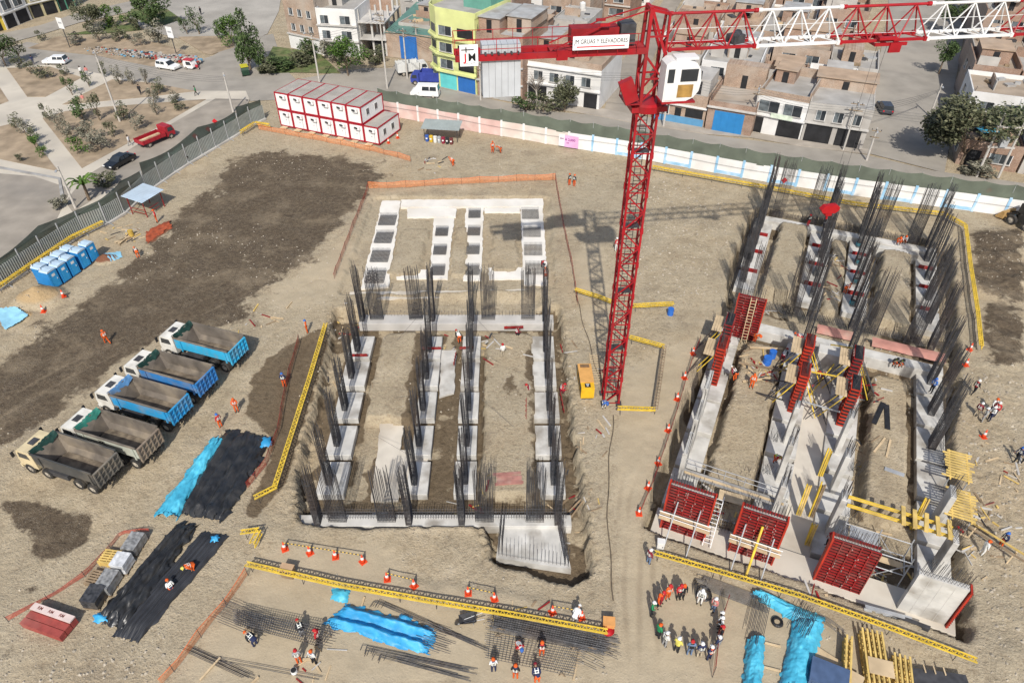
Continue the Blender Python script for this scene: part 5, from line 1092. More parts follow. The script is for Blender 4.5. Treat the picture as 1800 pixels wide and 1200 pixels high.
CLO = dict(o=cl('orange', (.62, .1, .015)), r=cl('red', (.42, .02, .025)), k=cl('black', (.015, .016, .02)), n=cl('navy', (.02, .028, .075)), w=cl('white', (.68, .68, .66)), y=cl('yellow', (.62, .55, .12)), g=cl('green', (.02, .2, .08)), b=cl('blue', (.04, .13, .42)), j=cl('jeans', (.13, .19, .3)), t=cl('khaki', (.4, .34, .25)), m=cl('maroon', (.2, .015, .03)), s=cl('grey', (.28, .28, .28)), p=cl('pink', (.55, .2, .18)), l=cl('lime', (.4, .6, .06)), h=cl('hair', (.02, .015, .012)))
SKIN = [M('skin warm', (.38, .21, .13), .6, .1, 5), M('skin tan', (.28, .15, .09), .6, .1, 5)]; BOOT = cl('boots', (.03, .025, .02))
NP = [0]
def person(px, py, pose, face, code, label, group, z=None, hat=True, stripes=True, dz=0):
    """code: helmet, vest, sleeves, trousers"""
    NP[0] += 1; body, stm, hmm, zm = POSES[pose]; p = P(px, py, z or 0)
    if z is None: zz = gz(p.x, p.y); p = P(px, py, zz)
    sc = random.uniform(.97, 1.06)
    o = thing('person', label, 'person', (p.x, p.y, p.z - zm * sc + .01), rad(face), group); o.scale = (sc,) * 3
    bo = obj('body', body, o)
    for k, m in enumerate((SKIN[NP[0] % 2], CLO[code[1]], CLO[code[2]], CLO[code[3]], BOOT)): bo.material_slots[k].link = 'OBJECT'; bo.material_slots[k].material = m
    h = obj('helmet' if hat else 'hair', hmm, o)
    if not len(hmm.materials): hmm.materials.append(None)
    h.material_slots[0].link = 'OBJECT'; h.material_slots[0].material = CLO[code[0]] if hat else CLO['h']
    if stripes: obj('vest_stripes', stm, o)
    return o
RING = 'people standing in a ring at the lower right'
ctr = P(1207, 1095); zr = lambda x, y: (1120 + x / 6.667, 1000 + y / 6.667)
for (x, y, code, lb, st_, gp) in ((480, 345, 'rrrk', 'person in red with a red helmet at the top of the ring', 1, 'stand'), (515, 345, 'okkk', 'person in dark clothes with orange helmet at the top of the ring', 0, 'stand'), (350, 350, 'rooo', 'person in orange vest with red helmet, upper left of the ring', 1, 'stand'), (275, 415, 'rrrm', 'person in dark red with red helmet, upper left of the ring', 0, 'stand'), (232, 450, 'orok', 'person in red and orange, left of the ring beside the green one', 0, 'stand'), (160, 540, 'wggk', 'person in a green jacket at the far left of the ring', 0, 'hold'),
                                  (235, 800, 'oggk', 'person in green with orange helmet at the lower left of the ring', 0, 'stand'), (310, 900, 'wkws', 'person in black vest carrying white papers, lower left of the ring', 1, 'hold'), (450, 970, 'wyyk', 'person in a pale yellow shirt at the bottom of the ring', 0, 'hold'), (605, 1005, 'rkjj', 'person in dark vest and pale jeans with red helmet, bottom of ring', 0, 'hold'), (720, 1030, 'wnnt', 'person in navy vest and khaki trousers, bottom of ring', 1, 'stand'), (835, 1060, 'wonn', 'person in orange vest with white helmet, lower right of ring', 1, 'hold'),
                                  (925, 945, 'wsns', 'person in grey with white helmet by the red screen, lower right', 0, 'stand'), (960, 830, 'rokk', 'person in dark clothes and orange vest beside the red screen', 0, 'stand'), (955, 725, 'wkwk', 'person in white sleeves and black vest at the right of the ring', 0, 'hold'), (960, 655, 'wkkk', 'person all in black with white helmet at the right of the ring', 0, 'stand'), (885, 490, 'wppj', 'person in a pink vest with pale helmet, upper right of the ring', 1, 'hold'), (725, 405, 'wkww', 'person in black vest and white trousers, top right of the ring', 1, 'stand')):
    a = P(*zr(x, y)); d = ctr - a; person(*zr(x, y), gp, math.degrees(math.atan2(d.y, d.x)) - 90 + random.uniform(-15, 15), code, lb, RING, stripes=bool(st_))
WK = 'workers around the site'
for a in ((190, 604, 'walk', 60, 'oooo', 'person in orange walking over the dark soil above the trucks'), (244, 453, 'bend', 40, 'ooko', 'person in orange bending beside the rusty trench, nearer one'), (277, 391, 'stand', 120, 'ooro', 'person in orange standing at the head of the rusty trench'), (541, 585, 'stand', 100, 'booo', 'person in orange with blue helmet left of the left pit'), (501, 680, 'hold', 10, 'bnno', 'person in navy and orange beside the red mesh fence'), (389, 751, 'stand', 60, 'brro', 'person with blue helmet and red vest near the black sheeting'), (417, 724, 'hold', 200, 'oroo', 'person in orange holding papers behind the one with blue helmet'),
          (343, 1003, 'bend', 140, 'yooo', 'person in orange with yellow helmet bending on the black sheeting'), (303, 1036, 'crouch', 40, 'onwo', 'person in orange crouching on the black sheeting'), (450, 1134, 'bend', 60, 'onkn', 'person in navy with orange helmet bending at the trestles, lower left'), (533, 1118, 'bend', 30, 'rkks', 'person in grey with red helmet behind the horizontal cage'), (562, 1130, 'stand', 80, 'rrrk', 'person in red right of the horizontal cage'), (527, 1165, 'stand', 20, 'rsso', 'person in grey shirt and orange trousers in front of the cage'), (553, 1166, 'stand', 340, 'onwk', 'person in black vest and white sleeves in front of the cage'),
          (868, 1180, 'stand', 10, 'onwn', 'person in navy vest with orange helmet before the rebar mat, left'), (906, 1192, 'stand', 350, 'onko', 'person in orange trousers before the rebar mat, middle'), (911, 1141, 'bend', 200, 'bwro', 'person with blue helmet bending on the rebar mat'), (952, 1152, 'stand', 0, 'orko', 'person in red vest and orange trousers on the rebar mat'), (944, 1199, 'bend', 10, 'mnno', 'person with maroon helmet in front of the rebar mat, right'), (1010, 1093, 'bend', 330, 'wwww', 'person in white behind the long yellow barrier between cones'), (1139, 990, 'stand', 300, 'wmmj', 'person in maroon vest at the end of the right yellow barrier'),
          (1709, 692, 'walk', 290, 'wrkk', 'person in red vest walking at the right edge of the pit'), (1714, 732, 'stand', 300, 'wmmt', 'person in maroon vest, leftmost of the talking group at right'), (1725, 741, 'stand', 60, 'wsss', 'person in grey, nearest of the talking group at right'), (1737, 739, 'hold', 90, 'wnwn', 'person in navy and white in the talking group at right'), (1745, 731, 'stand', 120, 'wrrn', 'person in red vest, rightmost of the talking group at right'), (1740, 724, 'stand', 200, 'opwn', 'person with orange helmet at the back of the talking group'), (1784, 810, 'walk', 100, 'bnnk', 'person with blue helmet and navy vest walking at the right edge'), (1797, 812, 'walk', 100, 'wwkk', 'person in white and black at the very right edge'),
          (1723, 974, 'stand', 270, 'owww', 'person in white overalls with orange helmet beside the timber trestle'), (1757, 960, 'stand', 90, 'bnno', 'person with blue helmet holding the timber trestle'), (797, 292, 'bend', 60, 'oooo', 'person in orange bending on bare soil below the bin shelter'), (866, 269, 'stand', 200, 'okoo', 'person in black and orange by the boundary wall, left of a pair'), (880, 269, 'bend', 120, 'okoo', 'person in orange bending by the boundary wall, right of a pair'), (1001, 326, 'stand', 40, 'okko', 'person in black vest and orange trousers behind the foundations, left'), (1009, 328, 'stand', 320, 'okko', 'person in black vest and orange trousers behind the foundations, right'),
          (1061, 717, 'bend', 200, 'bbbw', 'person in blue bending at the foot of the crane'), (1083, 441, 'stand', 30, 'wrrw', 'person in red and white left of the crane tower'), (884, 628, 'stand', 20, 'rwwt', 'person in white shirt with red helmet on the right soil strip')):
    person(*a[:5], a[5], WK)
for a in ((808, 602, 'bend', 30, 'rwko', 'person with red helmet working near the middle beam of the left pit', -.8), (910, 590, 'crouch', 300, 'mmmk', 'person in maroon crouching at the right of the middle beam', -.5), (928, 690, 'crouch', 90, 'rmmm', 'person with red helmet left of the right footing row', -1.0), (989, 690, 'crouch', 270, 'rrrm', 'person with red helmet right of the right footing row', -1.0), (954, 470, 'bend', 200, 'wrrk', 'person in red bending at the end of the right rebar mats', -.25), (959, 487, 'crouch', 20, 'oooo', 'person in orange crouching on the right concrete strip', -.25),
          (1361, 812, 'bend', 200, 'olro', 'person in orange and lime vest bending at a white column', -.8), (1320, 682, 'stand', 160, 'oooo', 'person in orange on the left soil strip of the right building', -.1), (1291, 668, 'bend', 30, 'wkmo', 'person with white helmet bending beside the left column form', -.1), (1374, 635, 'bend', 320, 'rwkm', 'person in dark red near the blue barrel of the right pit', -.1), (1571, 643, 'crouch', 180, 'klko', 'person in orange crouching on the middle beam of the right pit, left', -.3), (1581, 645, 'crouch', 190, 'klko', 'person in orange crouching on the middle beam of the right pit, right', -.3), (1578, 430, 'crouch', 170, 'oooo', 'person in orange crouching on the rear beam, left of a pair', -.3), (1588, 428, 'crouch', 160, 'oswo', 'person in orange and white crouching on the rear beam, right', -.3),
          (1484, 516, 'bend', 300, 'oooo', 'person in orange bending among the rear cages of the right pit', -.85), (1419, 398, 'stand', 200, 'rkkr', 'person with red helmet at the back left of the right pit', -.4), (1326, 600, 'bend', 200, 'oooo', 'person in orange on the timber platform of the laddered panel', .5), (1405, 605, 'bend', 60, 'orrr', 'person in red at the rear column form of the second row', .3), (1444, 668, 'bend', 100, 'rrrr', 'person in red reaching down between the column forms', -.6), (1410, 690, 'bend', 250, 'rrwr', 'person in red and white between the column forms, left', -.6), (1452, 960, 'stand', 80, 'rrrk', 'person in red left of the third red formwork', -.6), (1635, 690, 'hold', 100, 'bbbk', 'person in blue at the right row of cages', -.4)):
    person(*a[:5], a[5], 'workers inside the pits', z=a[6])
for x, y, pose, code, lb in ((60, 114, 'walk', 'hnnn', 'pedestrian in navy at the kerb of the park street'), (145, 134, 'walk', 'hwwk', 'pedestrian in white on the upper park path, left of a pair'), (155, 134, 'walk', 'hpps', 'pedestrian in pink on the upper park path, right of a pair'), (149, 183, 'stand', 'hppt', 'pedestrian in pink on the central park path'), (248, 167, 'walk', 'hkkk', 'pedestrian in black crossing the planting beds'), (346, 169, 'walk', 'hggk', 'pedestrian in green on the path by the street corner'), (230, 257, 'walk', 'hwws', 'pedestrian in white beside the red truck'), (354, 27, 'stand', 'hkkk', 'pedestrian in black at the far open yard'), (324, 290, 'bend', 'htty', 'person in yellowish clothes bending beside the metal fence')):
    person(x, y, pose, random.uniform(0, 360), code, lb, 'pedestrians outside the fence', hat=False, stripes=False)
# ================================================================== SITE OBJECTS
def at(px, py, z=0.0):
    p = P(px, py, z); zz = gz(p.x, p.y) + z; return P(px, py, zz)
# portable toilets
PB = M('toilet blue', (.02, .2, .5), .5, .12, 1.5, spot=(.06, .28, .55), spot_amt=.4); PBL = M('toilet panel blue', (.03, .3, .62), .5, .1, 2); PWT = M('toilet roof', (.42, .54, .64), .6, .08, 2)
f0, f1 = P(97, 503), P(162, 458); TA = rot_to(f0, f1)
def toilet(p, label):
    o = thing('portable_toilet', label, 'portable toilet', (p.x, p.y, gz(p.x, p.y)), TA, 'blue portable toilets'); w = 1.12
    b = MB(); b.b2(-w / 2, w / 2, -w / 2, w / 2, .12, 2.12); b.build('walls', PB, o); b = MB(); b.b2(-w / 2 - .04, w / 2 + .04, -w / 2 - .04, w / 2 + .04, 0, .115); b.build('base_skid', STEELD, o)
    b = MB(); b.prof([(-w / 2 - .04, 2.13), (w / 2 + .04, 2.13), (w / 2 - .08, 2.28), (0, 2.34), (-w / 2 + .08, 2.28)], -w / 2 - .03, w / 2 + .03); b.build('roof', PWT, o)
    b = MB(); b.b2(-.36, .36, -w / 2 - .03, -w / 2 - .005, .2, 2.0); d = b.build('door', PBL, o); b = MB(); b.box((.28, -w / 2 - .05, 1.1), (.05, .04, .14)); b.build('handle', WHITE, d); b = MB(); b.b2(-.2, .2, -w / 2 - .035, -w / 2 - .031, 1.5, 1.8); b.build('door_sign', WHITE, d)
    for x in (-.46, .46): b = MB(); b.box((x, -w / 2 - .012, 1.1), (.08, .02, 1.9)); b.build('corner_rib', PBL, o)
    for y in (-.25, .25): b = MB(); b.box((w / 2 + .012, y, 1.1), (.02, .36, 1.7)); b.build('side_panel', PBL, o)
    b = MB(); b.tube((-.42, .42, 2.2), (-.42, .42, 2.55), .05, 8); b.build('vent_pipe', WHITE, o)
dv = (f1 - f0).normalized(); nv = Vector((-dv.y, dv.x, 0))
for k in range(5): toilet(f0 + dv * (1.32 * k + (.25 if k > 2 else 0)), 'blue portable toilet with pale roof, %s from the left in the front row' % ORD[k])
for k in range(4): toilet(f0 + dv * (1.32 * k + .3) + nv * 1.5, 'blue portable toilet by the fence, %s from the left in the rear row' % ORD[k])
# shelters
def shelter(label, px, py, w, d, h, rz, roofm, postm, rails=False):
    o = thing('shelter', label, 'shelter', at(px, py), rz)
    for x in (-w / 2 + .1, w / 2 - .1):
        for y in (-d / 2 + .1, d / 2 - .1): b = MB(); b.box((x, y, h / 2), (.09, .09, h + (.25 if y > 0 else 0))); b.build('post', postm, o)
    b = MB(); n = 24; b.grid(n, 1, lambda u, v: (-w / 2 - .3 + (w + .6) * u, -d / 2 - .35 + (d + .7) * v, h + .05 + .3 * v + .025 * (int(u * n + .01) % 2))); b.build('roof_sheet', roofm, o)
    b = MB()
    for y in (-d / 2 + .1, d / 2 - .1): b.box((0, y, h - .05 + (.25 if y > 0 else 0)), (w, .08, .1))
    b.build('roof_beam', postm, o)
    if rails:
        for z in (.5, 1.0):
            b = MB(); b.box((-w / 2 + .1, 0, z), (.06, d - .3, .06)); b.build('rail', postm, o); b = MB(); b.box((0, -d / 2 + .1, z), (w * .5, .06, .06)); b.build('rail', postm, o)
    return o
RFS = M('pale blue roof sheet', (.5, .6, .68), .5, .08, 1, metal=.2, spot=(.42, .48, .52), spot_amt=.5); GRS = M('grey green roof sheet', (.36, .4, .38), .6, .08, 1, metal=.2, spot=(.3, .32, .3), spot_amt=.6)
shelter('small shelter with pale blue roof and red frame at the left fence', 262, 370, 3.2, 2.6, 2.3, TA - .05, RFS, FORMR, True)
shelter('grey roofed shelter over the coloured waste bins', 778, 244, 5.2, 2.4, 2.0, rad(-8), GRS, STEELD)
for k, (n, c) in enumerate((('blue', (.04, .1, .35)), ('yellow', (.6, .4, .04)), ('white', (.65, .65, .62)), ('grey', (.35, .37, .38)), ('dark red', (.25, .02, .05)), ('black', (.03, .03, .035)), ('brown', (.14, .04, .04)))):
    p = P(751 + 7.1 * k, 248 + .95 * k); o = thing('waste_bin', '%s waste bin in the row under the grey shelter' % n, 'bin', (p.x, p.y, gz(p.x, p.y)), rad(-8), 'coloured waste bins'); m_ = M('bin ' + n, c, .5, .12, 2)
    b = MB(); b.lathe([(.24, 0), (.27, .2), (.29, .85), (.3, .9)], 12); b.build('barrel', m_, o); b = MB(); b.lathe([(.31, .9), (.31, .95), (.2, 1.0), (.05, 1.02)], 12); b.build('lid', m_, o); b = MB(); b.box((0, -.285, .55), (.26, .03, .2)); b.build('bin_label', WHITE, o)
# generator
o = thing('generator', 'yellow and orange generator box beside the crane base', 'generator', at(1030, 690), rad(2)); GY_ = M('generator yellow', (.68, .4, .02), .5, .1, 2); GO_ = M('generator roof orange', (.62, .33, .1), .55, .1, 2)
b = MB(); b.b2(-.6, .6, -.9, 2.3, .18, 1.45); b.build('housing', GY_, o); b = MB(); b.b2(-.63, .63, -.2, 2.33, 1.452, 1.52); b.build('roof', GO_, o); b = MB(); b.b2(-.5, .5, -.85, 2.2, 0, .175); b.build('skid', STEELD, o)
b = MB(); b.b2(-.42, .42, 1.75, 2.15, 1.53, 1.6); b.build('exhaust_grille', M('grille brown', (.2, .12, .06), .7, .3, 3), o); b = MB(); b.b2(-.26, .26, -.8, -.28, 1.455, 1.47); lp = b.build('data_plate', BLK, o)
for k in range(3): b = MB(); b.b2(-.16 + .03 * k, .17 - .05 * k, -.42 - .14 * k, -.36 - .14 * k, 1.472, 1.476); b.build('plate_mark', WHITE, lp)
for k in range(3): b = MB(); b.b2(-.61, -.602, -.6 + .9 * k, 0 + .9 * k, .4, 1.2); b.build('louvre', STEELD, o)
ladder('timber stair ladder lying between the generator and the crane', at(1044, 622) + Vector((0, 0, .1)), at(1051, 672) + Vector((0, 0, .1)), .9, WOOD)
# drums, buckets, cones
def drum(label, p, r, h, mat, cat='drum', grp=None):
    o = thing('drum' if cat == 'drum' else 'bucket', label, cat, p, random.random() * 3, grp)
    b = MB(); b.lathe([(r * .82 if cat == 'bucket' else r, 0), (r, h * .33), (r * 1.04, h * .35), (r, h * .37), (r, h * .66), (r * 1.04, h * .68), (r, h * .7), (r, h)], 14); b.build('shell', mat, o); b = MB(); b.lathe([(r * .94, h - .05), (r * .94, h + .005), (r * .3, h + .006)], 14); b.build('lid' if cat == 'drum' else 'contents', DARK if cat == 'bucket' else mat, o)
BLUB = M('bucket blue', (.03, .14, .5), .45, .1, 2); TEAL = M('bucket teal', (.04, .36, .45), .45, .1, 2)
drum('blue barrel at the end of the short yellow barrier right of the crane', at(1178, 553), .32, .8, BLUB)
drum('blue barrel on the left soil strip of the right building, nearer one', P(1347, 640, -.1), .4, .9, BLUB); drum('blue barrel on the left soil strip of the right building, farther one', P(1356, 629, -.1), .35, .9, BLUB)
for k, (x, y) in enumerate(((1508, 432), (1507, 462), (1503, 496), (1497, 534))): drum('teal bucket between the rear footings, %s from the back' % ORD[k], P(x, y, -.84), .27, .5, TEAL, 'bucket', 'teal buckets')
drum('yellow and brown drum near the rusty trench', at(232, 415), .3, .8, M('drum ochre', (.45, .3, .06), .7, .2, 2)); drum('white bucket standing in front of the trestles', at(518, 1182), .2, .4, WHITE, 'bucket')
CONO = M('cone orange', (.68, .07, .02), .6, .15, 3); CONE = MB(); CONE.lathe([(.15, .03), (.11, .3), (.1, .31), (.07, .52), (.06, .53), (.03, .72)], 12); CONEM = CONE.mesh('cone_body', CONO, True)
b = MB(); b.box((0, 0, .018), (.4, .4, .036)); CB = b.mesh('cone_base', CONO); b = MB(); b.lathe([(.107, .32), (.077, .5)], 12); CS_ = b.mesh('cone_stripe', WHITE)
def cone(px, py, label, sc=1.25):
    o = thing('traffic_cone', label, 'traffic cone', at(px, py), random.uniform(0, 1), 'orange traffic cones'); o.scale = (sc,) * 3
    for n, m_ in (('cone_body', CONEM), ('cone_base', CB), ('cone_stripe', CS_)): obj(n, m_, o)
    return o.location
STRI = bpy.data.materials.new('yellow black stripes'); STRI.use_nodes = True; nn = STRI.node_tree.nodes; wv = nn.new('ShaderNodeTexWave'); wv.inputs['Scale'].default_value = 1.1; rr = nn.new('ShaderNodeValToRGB'); rr.color_ramp.interpolation = 'CONSTANT'; rr.color_ramp.elements[0].color = (.02, .02, .02, 1); rr.color_ramp.elements[1].position = .5; rr.color_ramp.elements[1].color = (.65, .42, .06, 1)
tc = nn.new('ShaderNodeTexCoord'); STRI.node_tree.links.new(tc.outputs['Object'], wv.inputs['Vector']); STRI.node_tree.links.new(wv.outputs['Fac'], rr.inputs['Fac']); STRI.node_tree.links.new(rr.outputs['Color'], nn['Principled BSDF'].inputs['Base Color'])
sets = ((((501, 965), (545, 972), (590, 979), (638, 987)), 'left'), (((681, 1018), (728, 1030)), 'middle'), (((823, 1043), (869, 1053)), 'centre right'), (((971, 1076), (1022, 1085)), 'right'))
for pts, nm in sets:
    L_ = [cone(x, y, 'orange cone, %s from the left in the %s striped bar row' % (ORD[k], nm)) for k, (x, y) in enumerate(pts)]
    for k, (a, c) in enumerate(zip(L_, L_[1:])): b = MB(); d = c - a; b.tube((0, 0, 0), (d.length, 0, d.z), .035, 6); o = b.build('striped_bar', STRI, None, a + Vector((0, 0, .85)), rot_to(a, c)); tag(o, 'yellow and black bar between cones, %s in the %s row' % (ORD[k], nm), 'barrier bar', 'striped bars between cones')
for k, (x, y, lb) in enumerate(((112, 521, 'orange cone at the right of the sand heap'), (77, 548, 'orange cone in front of the sand heap'), (1728, 768, 'orange cone lying near the talking group at right'), (1123, 903, 'orange cone at the left corner of the right building'), (1139, 858, 'orange cone along the red fence, lower'), (1157, 815, 'orange cone along the red fence, middle'), (1174, 757, 'orange cone along the red fence, upper middle'), (1190, 702, 'orange cone along the red fence, upper'), (1203, 665, 'orange cone along the red fence, next to top'), (1218, 622, 'orange cone at the top of the red fence'), (1704, 615, 'orange cone at the end of the right barrier, rear'), (1697, 642, 'orange cone at the end of the right barrier, front'), (683, 252, 'orange cone at the right corner of the offices'), (699, 243, 'orange cone farther along the office side wall'), (1393, 1005, 'orange cone lid fallen by the second red formwork'))[:14]): cone(x, y, lb)
# tarpaulins: sheets thrown over long piles
def tarp(name, label, quad, mat, prof, nu=70, nv=34, cat='tarpaulin', wr=.12, seed=0, an=(3, 7), rg=.4):
    q = [at(x, y) for x, y in quad]; b = MB()
    def fn(u, v):
        e = .10 * nz(u * 7, v * 7, seed + 5); uu, vv = min(1, max(0, u)), min(1, max(0, v))
        p = (q[0].lerp(q[1], uu)).lerp(q[3].lerp(q[2], uu), vv); ed = min(1, 7 * min(uu, 1 - uu, vv, 1 - vv))
        rag = (1 - ed) * rg
        z = prof(uu, vv) * (1 + .35 * nz(uu * 4, vv * 5, seed + 4)) + ed * wr * (.9 * nz(uu * 5, vv * 6, seed) + 1.1 * (.12 - abs(nz(uu * an[0] + vv * 3, vv * an[1] - uu * 2, seed + 2))) + .35 * (.1 - abs(nz(uu * an[0] * 2.2, vv * an[1] * 2.2 + uu * 4, seed + 3))))
        return (p.x + rag * nz(uu * 17, vv * 17, seed + 8), p.y + rag * nz(uu * 17, vv * 17, seed + 9), max(gz(p.x, p.y), p.z) + .03 + max(0, z))
    b.grid(nu, nv, fn); o = b.build(name, mat, smooth=True); return tag(o, label, cat)
hump = lambda c, w, h: (lambda x: h * math.exp(-((x - c) / w) ** 2))
tarp('tarpaulin', 'large creased blue tarpaulin over two long rebar piles, bottom centre', [(612, 1062), (768, 1108), (753, 1152), (566, 1098)], BLUET, lambda u, v: min(1, 10 * min(u + .02, 1 - u)) * (hump(.25, .16, .55)(v) + hump(.75, .16, .5)(v)), seed=1, wr=.32, an=(9, 4), rg=.7)
tarp('tarpaulin', 'small folded blue tarpaulin behind the large blue one', [(584, 1034), (618, 1035), (610, 1060), (582, 1055)], CYANT, lambda u, v: .25 * math.sin(3.1 * u) * math.sin(3.1 * v), 16, 12, seed=3)
tarp('tarpaulin', 'small crumpled blue sheet at the back of the large blue tarpaulin', [(704, 1078), (726, 1083), (716, 1098), (698, 1092)], BLUET, lambda u, v: .3 * math.sin(3.1 * u) * math.sin(3.1 * v), 14, 10, seed=4)
tarp('tarpaulin', 'long light blue tarpaulin along the left of the black sheeting', [(372, 775), (395, 772), (314, 914), (268, 910)], CYANT, lambda u, v: .62 * max(0, math.sin(3.1 * u)) ** .8 * (.8 + .2 * math.sin(v * 9)), 30, 90, seed=6, wr=.45, rg=.9)
def ridges(n, h): return lambda u, v: h * min(1, 6 * min(u, 1 - u) + .1) * (.45 + .55 * abs(math.sin(u * n * 3.14))) * min(1, 8 * min(v, 1 - v) + .2)
tarp('sheeting', 'wide black plastic sheeting over long piles beside the light blue tarpaulin', [(398, 756), (482, 770), (398, 915), (308, 906)], BLACKT, ridges(4, .5), 60, 80, 'plastic sheeting', seed=8, wr=.5, an=(13, 6), rg=1.0)
tarp('sheeting', 'black plastic sheeting over long piles at the lower left, left half', [(318, 918), (352, 925), (225, 1110), (165, 1095)], BLACKT, ridges(3, .6), 50, 90, 'plastic sheeting', seed=11, wr=.5, an=(12, 7), rg=1.0)
tarp('sheeting', 'smooth black sheeting over long piles at the lower left, right half', [(356, 934), (404, 942), (245, 1130), (198, 1118)], M('dark grey sheeting', (.034, .036, .042), .5, .25, 1, bump=.3), ridges(6, .45), 44, 40, 'plastic sheeting', seed=14, wr=.12, an=(18, 2))
for k, (q, lb) in enumerate((([(168, 1084), (186, 1080), (192, 1096), (170, 1100)], 'blue scrap of tarpaulin at the lower end of the black sheeting'), ([(455, 778), (478, 772), (480, 788), (460, 792)], 'blue scrap of tarpaulin at the upper right of the black sheeting'), ([(372, 948), (388, 945), (386, 957), (374, 958)], 'blue scrap of tarpaulin in the gap of the black sheeting'))): tarp('tarpaulin', lb, q, BLUET, lambda u, v: .35 + .2 * math.sin(3.1 * u) * math.sin(3.1 * v), 10, 8, seed=20 + k)
tarp('tarpaulin', 'light blue tarpaulin draped over a rebar pile at lower right, cross piece', [(1318, 1046), (1340, 1042), (1452, 1088), (1432, 1118)], CYANT, lambda u, v: .55 * math.sin(3.1 * u) ** .7, 28, 70, seed=31, wr=.22)
tarp('tarpaulin', 'light blue tarpaulin hanging down to the bottom edge at lower right', [(1392, 1092), (1446, 1104), (1420, 1215), (1366, 1215)], CYANT, lambda u, v: .7 * math.sin(3.1 * u) ** .6, 34, 76, seed=33, wr=.24)
tarp('tarpaulin', 'narrow light blue tarpaulin left of the longer one, bottom right', [(1312, 1126), (1344, 1122), (1338, 1215), (1303, 1215)], CYANT, lambda u, v: .6 * math.sin(3.1 * u) ** .6, 28, 60, seed=35, wr=.22)
tarp('tarpaulin', 'pale blue sheet spread at the left edge below the sand heap', [(-10, 545), (28, 540), (52, 556), (10, 582)], M('pale blue sheet', (.25, .5, .64), .5, .15, 1, bump=.4), lambda u, v: .1, 24, 16, seed=37)
tarp('tarpaulin', 'pale blue sheet under the reddish heap by the toilets', [(180, 447), (212, 442), (216, 452), (196, 462)], M('pale blue sheet', (.25, .5, .64), .5, .15, 1), lambda u, v: .03, 12, 8, seed=39)
# rebar piles
def rebars(label, a, c, n, wdt, hook=0, z=.1, grp='long rebar bundles'):
    p, q = at(*a), at(*c); d = (q - p).normalized(); nr = Vector((-d.y, d.x, 0)); o = thing('rebar_bundle', label, 'rebar', (0, 0, 0), 0, grp); b = MB()
    for k in range(n):
        s = nr * (wdt * ((k + .5) / n - .5)); e0, e1 = random.uniform(-.5, .5), random.uniform(-.6, .6); zz = Vector((0, 0, z + .03 * (k % 3)))
        b.tube(p + s + d * e0 + zz, q + s + d * e1 + zz, .02, 4)
        if hook: b.tube(p + s + d * e0 + zz, p + s + d * e0 + zz - nr * hook, .02, 4)
    b.build('bars', REBAR, o); return o
rebars('bundle of hooked bars behind the large blue tarpaulin', (665, 1057), (846, 1136), 7, .35, .5); rebars('bundle of hooked bars in front of the large blue tarpaulin, rear', (648, 1140), (826, 1178), 7, .4, .4); rebars('bundle of hooked bars in front of the large blue tarpaulin, front', (668, 1152), (818, 1192), 5, .3, .4)
rebars('bars poking out of the right end of the blue tarpaulin', (740, 1116), (795, 1134), 12, 1.8, 0, .25); rebars('dense dark bar pile along the long yellow barrier', (866, 1092), (1076, 1138), 40, 1.5, 0, .25); rebars('long bars running off at the bottom left', (330, 1140), (440, 1190), 8, .5); rebars('scattered long bars at the bottom left corner of the work yard', (390, 1078), (470, 1110), 12, 1.6, 0, .5); rebars('single long bars lying left of the trestles', (380, 1158), (560, 1192), 2, .4)
rebars('dark bar pile behind the ring of people', (1232, 1024), (1340, 1064), 26, 1.1, .2, .2); rebars('bars bridging the two light blue tarpaulins', (1338, 1060), (1322, 1130), 12, 1.1, 0, .7); rebars('bars hanging below the cross tarpaulin', (1415, 1080), (1400, 1112), 14, 1.4, 0, .8); rebars('grey pile ends at the right of the cross tarpaulin', (1448, 1092), (1470, 1108), 10, .6, 0, .3)
rebars('loose bars crossing the rebar mat to its right', (1020, 1140), (1072, 1165), 7, 2.2, 0, .3)
def mesh_table(label, quad, nu, nv, h, layers=2):
    q = [at(x, y) for x, y in quad]; o = thing('rebar_cage', label, 'rebar cage', (0, 0, 0), 0, 'rebar cages lying on trestles'); b = MB(); t = MB(); f = lambda u, v, z: q[0].lerp(q[1], u).lerp(q[3].lerp(q[2], u), v) + Vector((0, 0, z))
    for l in range(layers):
        z = h + .4 * l
        for k in range(nv): v = k / (nv - 1); b.tube(f(-.03 + random.uniform(-.03, 0), v, z), f(1.03 + random.uniform(0, .06), v, z), .02, 4)
        for k in range(nu): u = k / (nu - 1); t.tube(f(u, -.02, z + .03), f(u, 1.02, z + .03), .014, 4)
    for k in range(nu):
        u = k / (nu - 1)
        for v in (0, 1): t.tube(f(u, v, h), f(u, v, h + .4 * (layers - 1)), .014, 4)
    b.build('long_bars', REBAR, o); t.build('stirrups', REBAR, o)
    for u in (.08, .92):
        for v in (0, 1): b = MB(); b.tube(f(u - .03, v, 0), f(u, v, h), .03, 5); b.tube(f(u + .05, v, 0), f(u, v, h), .03, 5); b.tube(f(u - .03, v, .35), f(u + .05, v, .35), .02, 5); b.build('trestle_leg', WOODD, o)
mesh_table('long horizontal rebar cage on trestles with workers around it', [(424, 1086), (588, 1120), (570, 1146), (424, 1108)], 40, 7, .7)
mesh_table('wide rebar mat on the ground at the bottom centre, right part', [(862, 1118), (1020, 1144), (998, 1190), (858, 1160)], 24, 12, .35, 1)
mesh_table('rebar cage on trestles at the bottom edge, left', [(868, 1088), (1060, 1128), (1054, 1146), (864, 1106)], 44, 6, .5, 1)
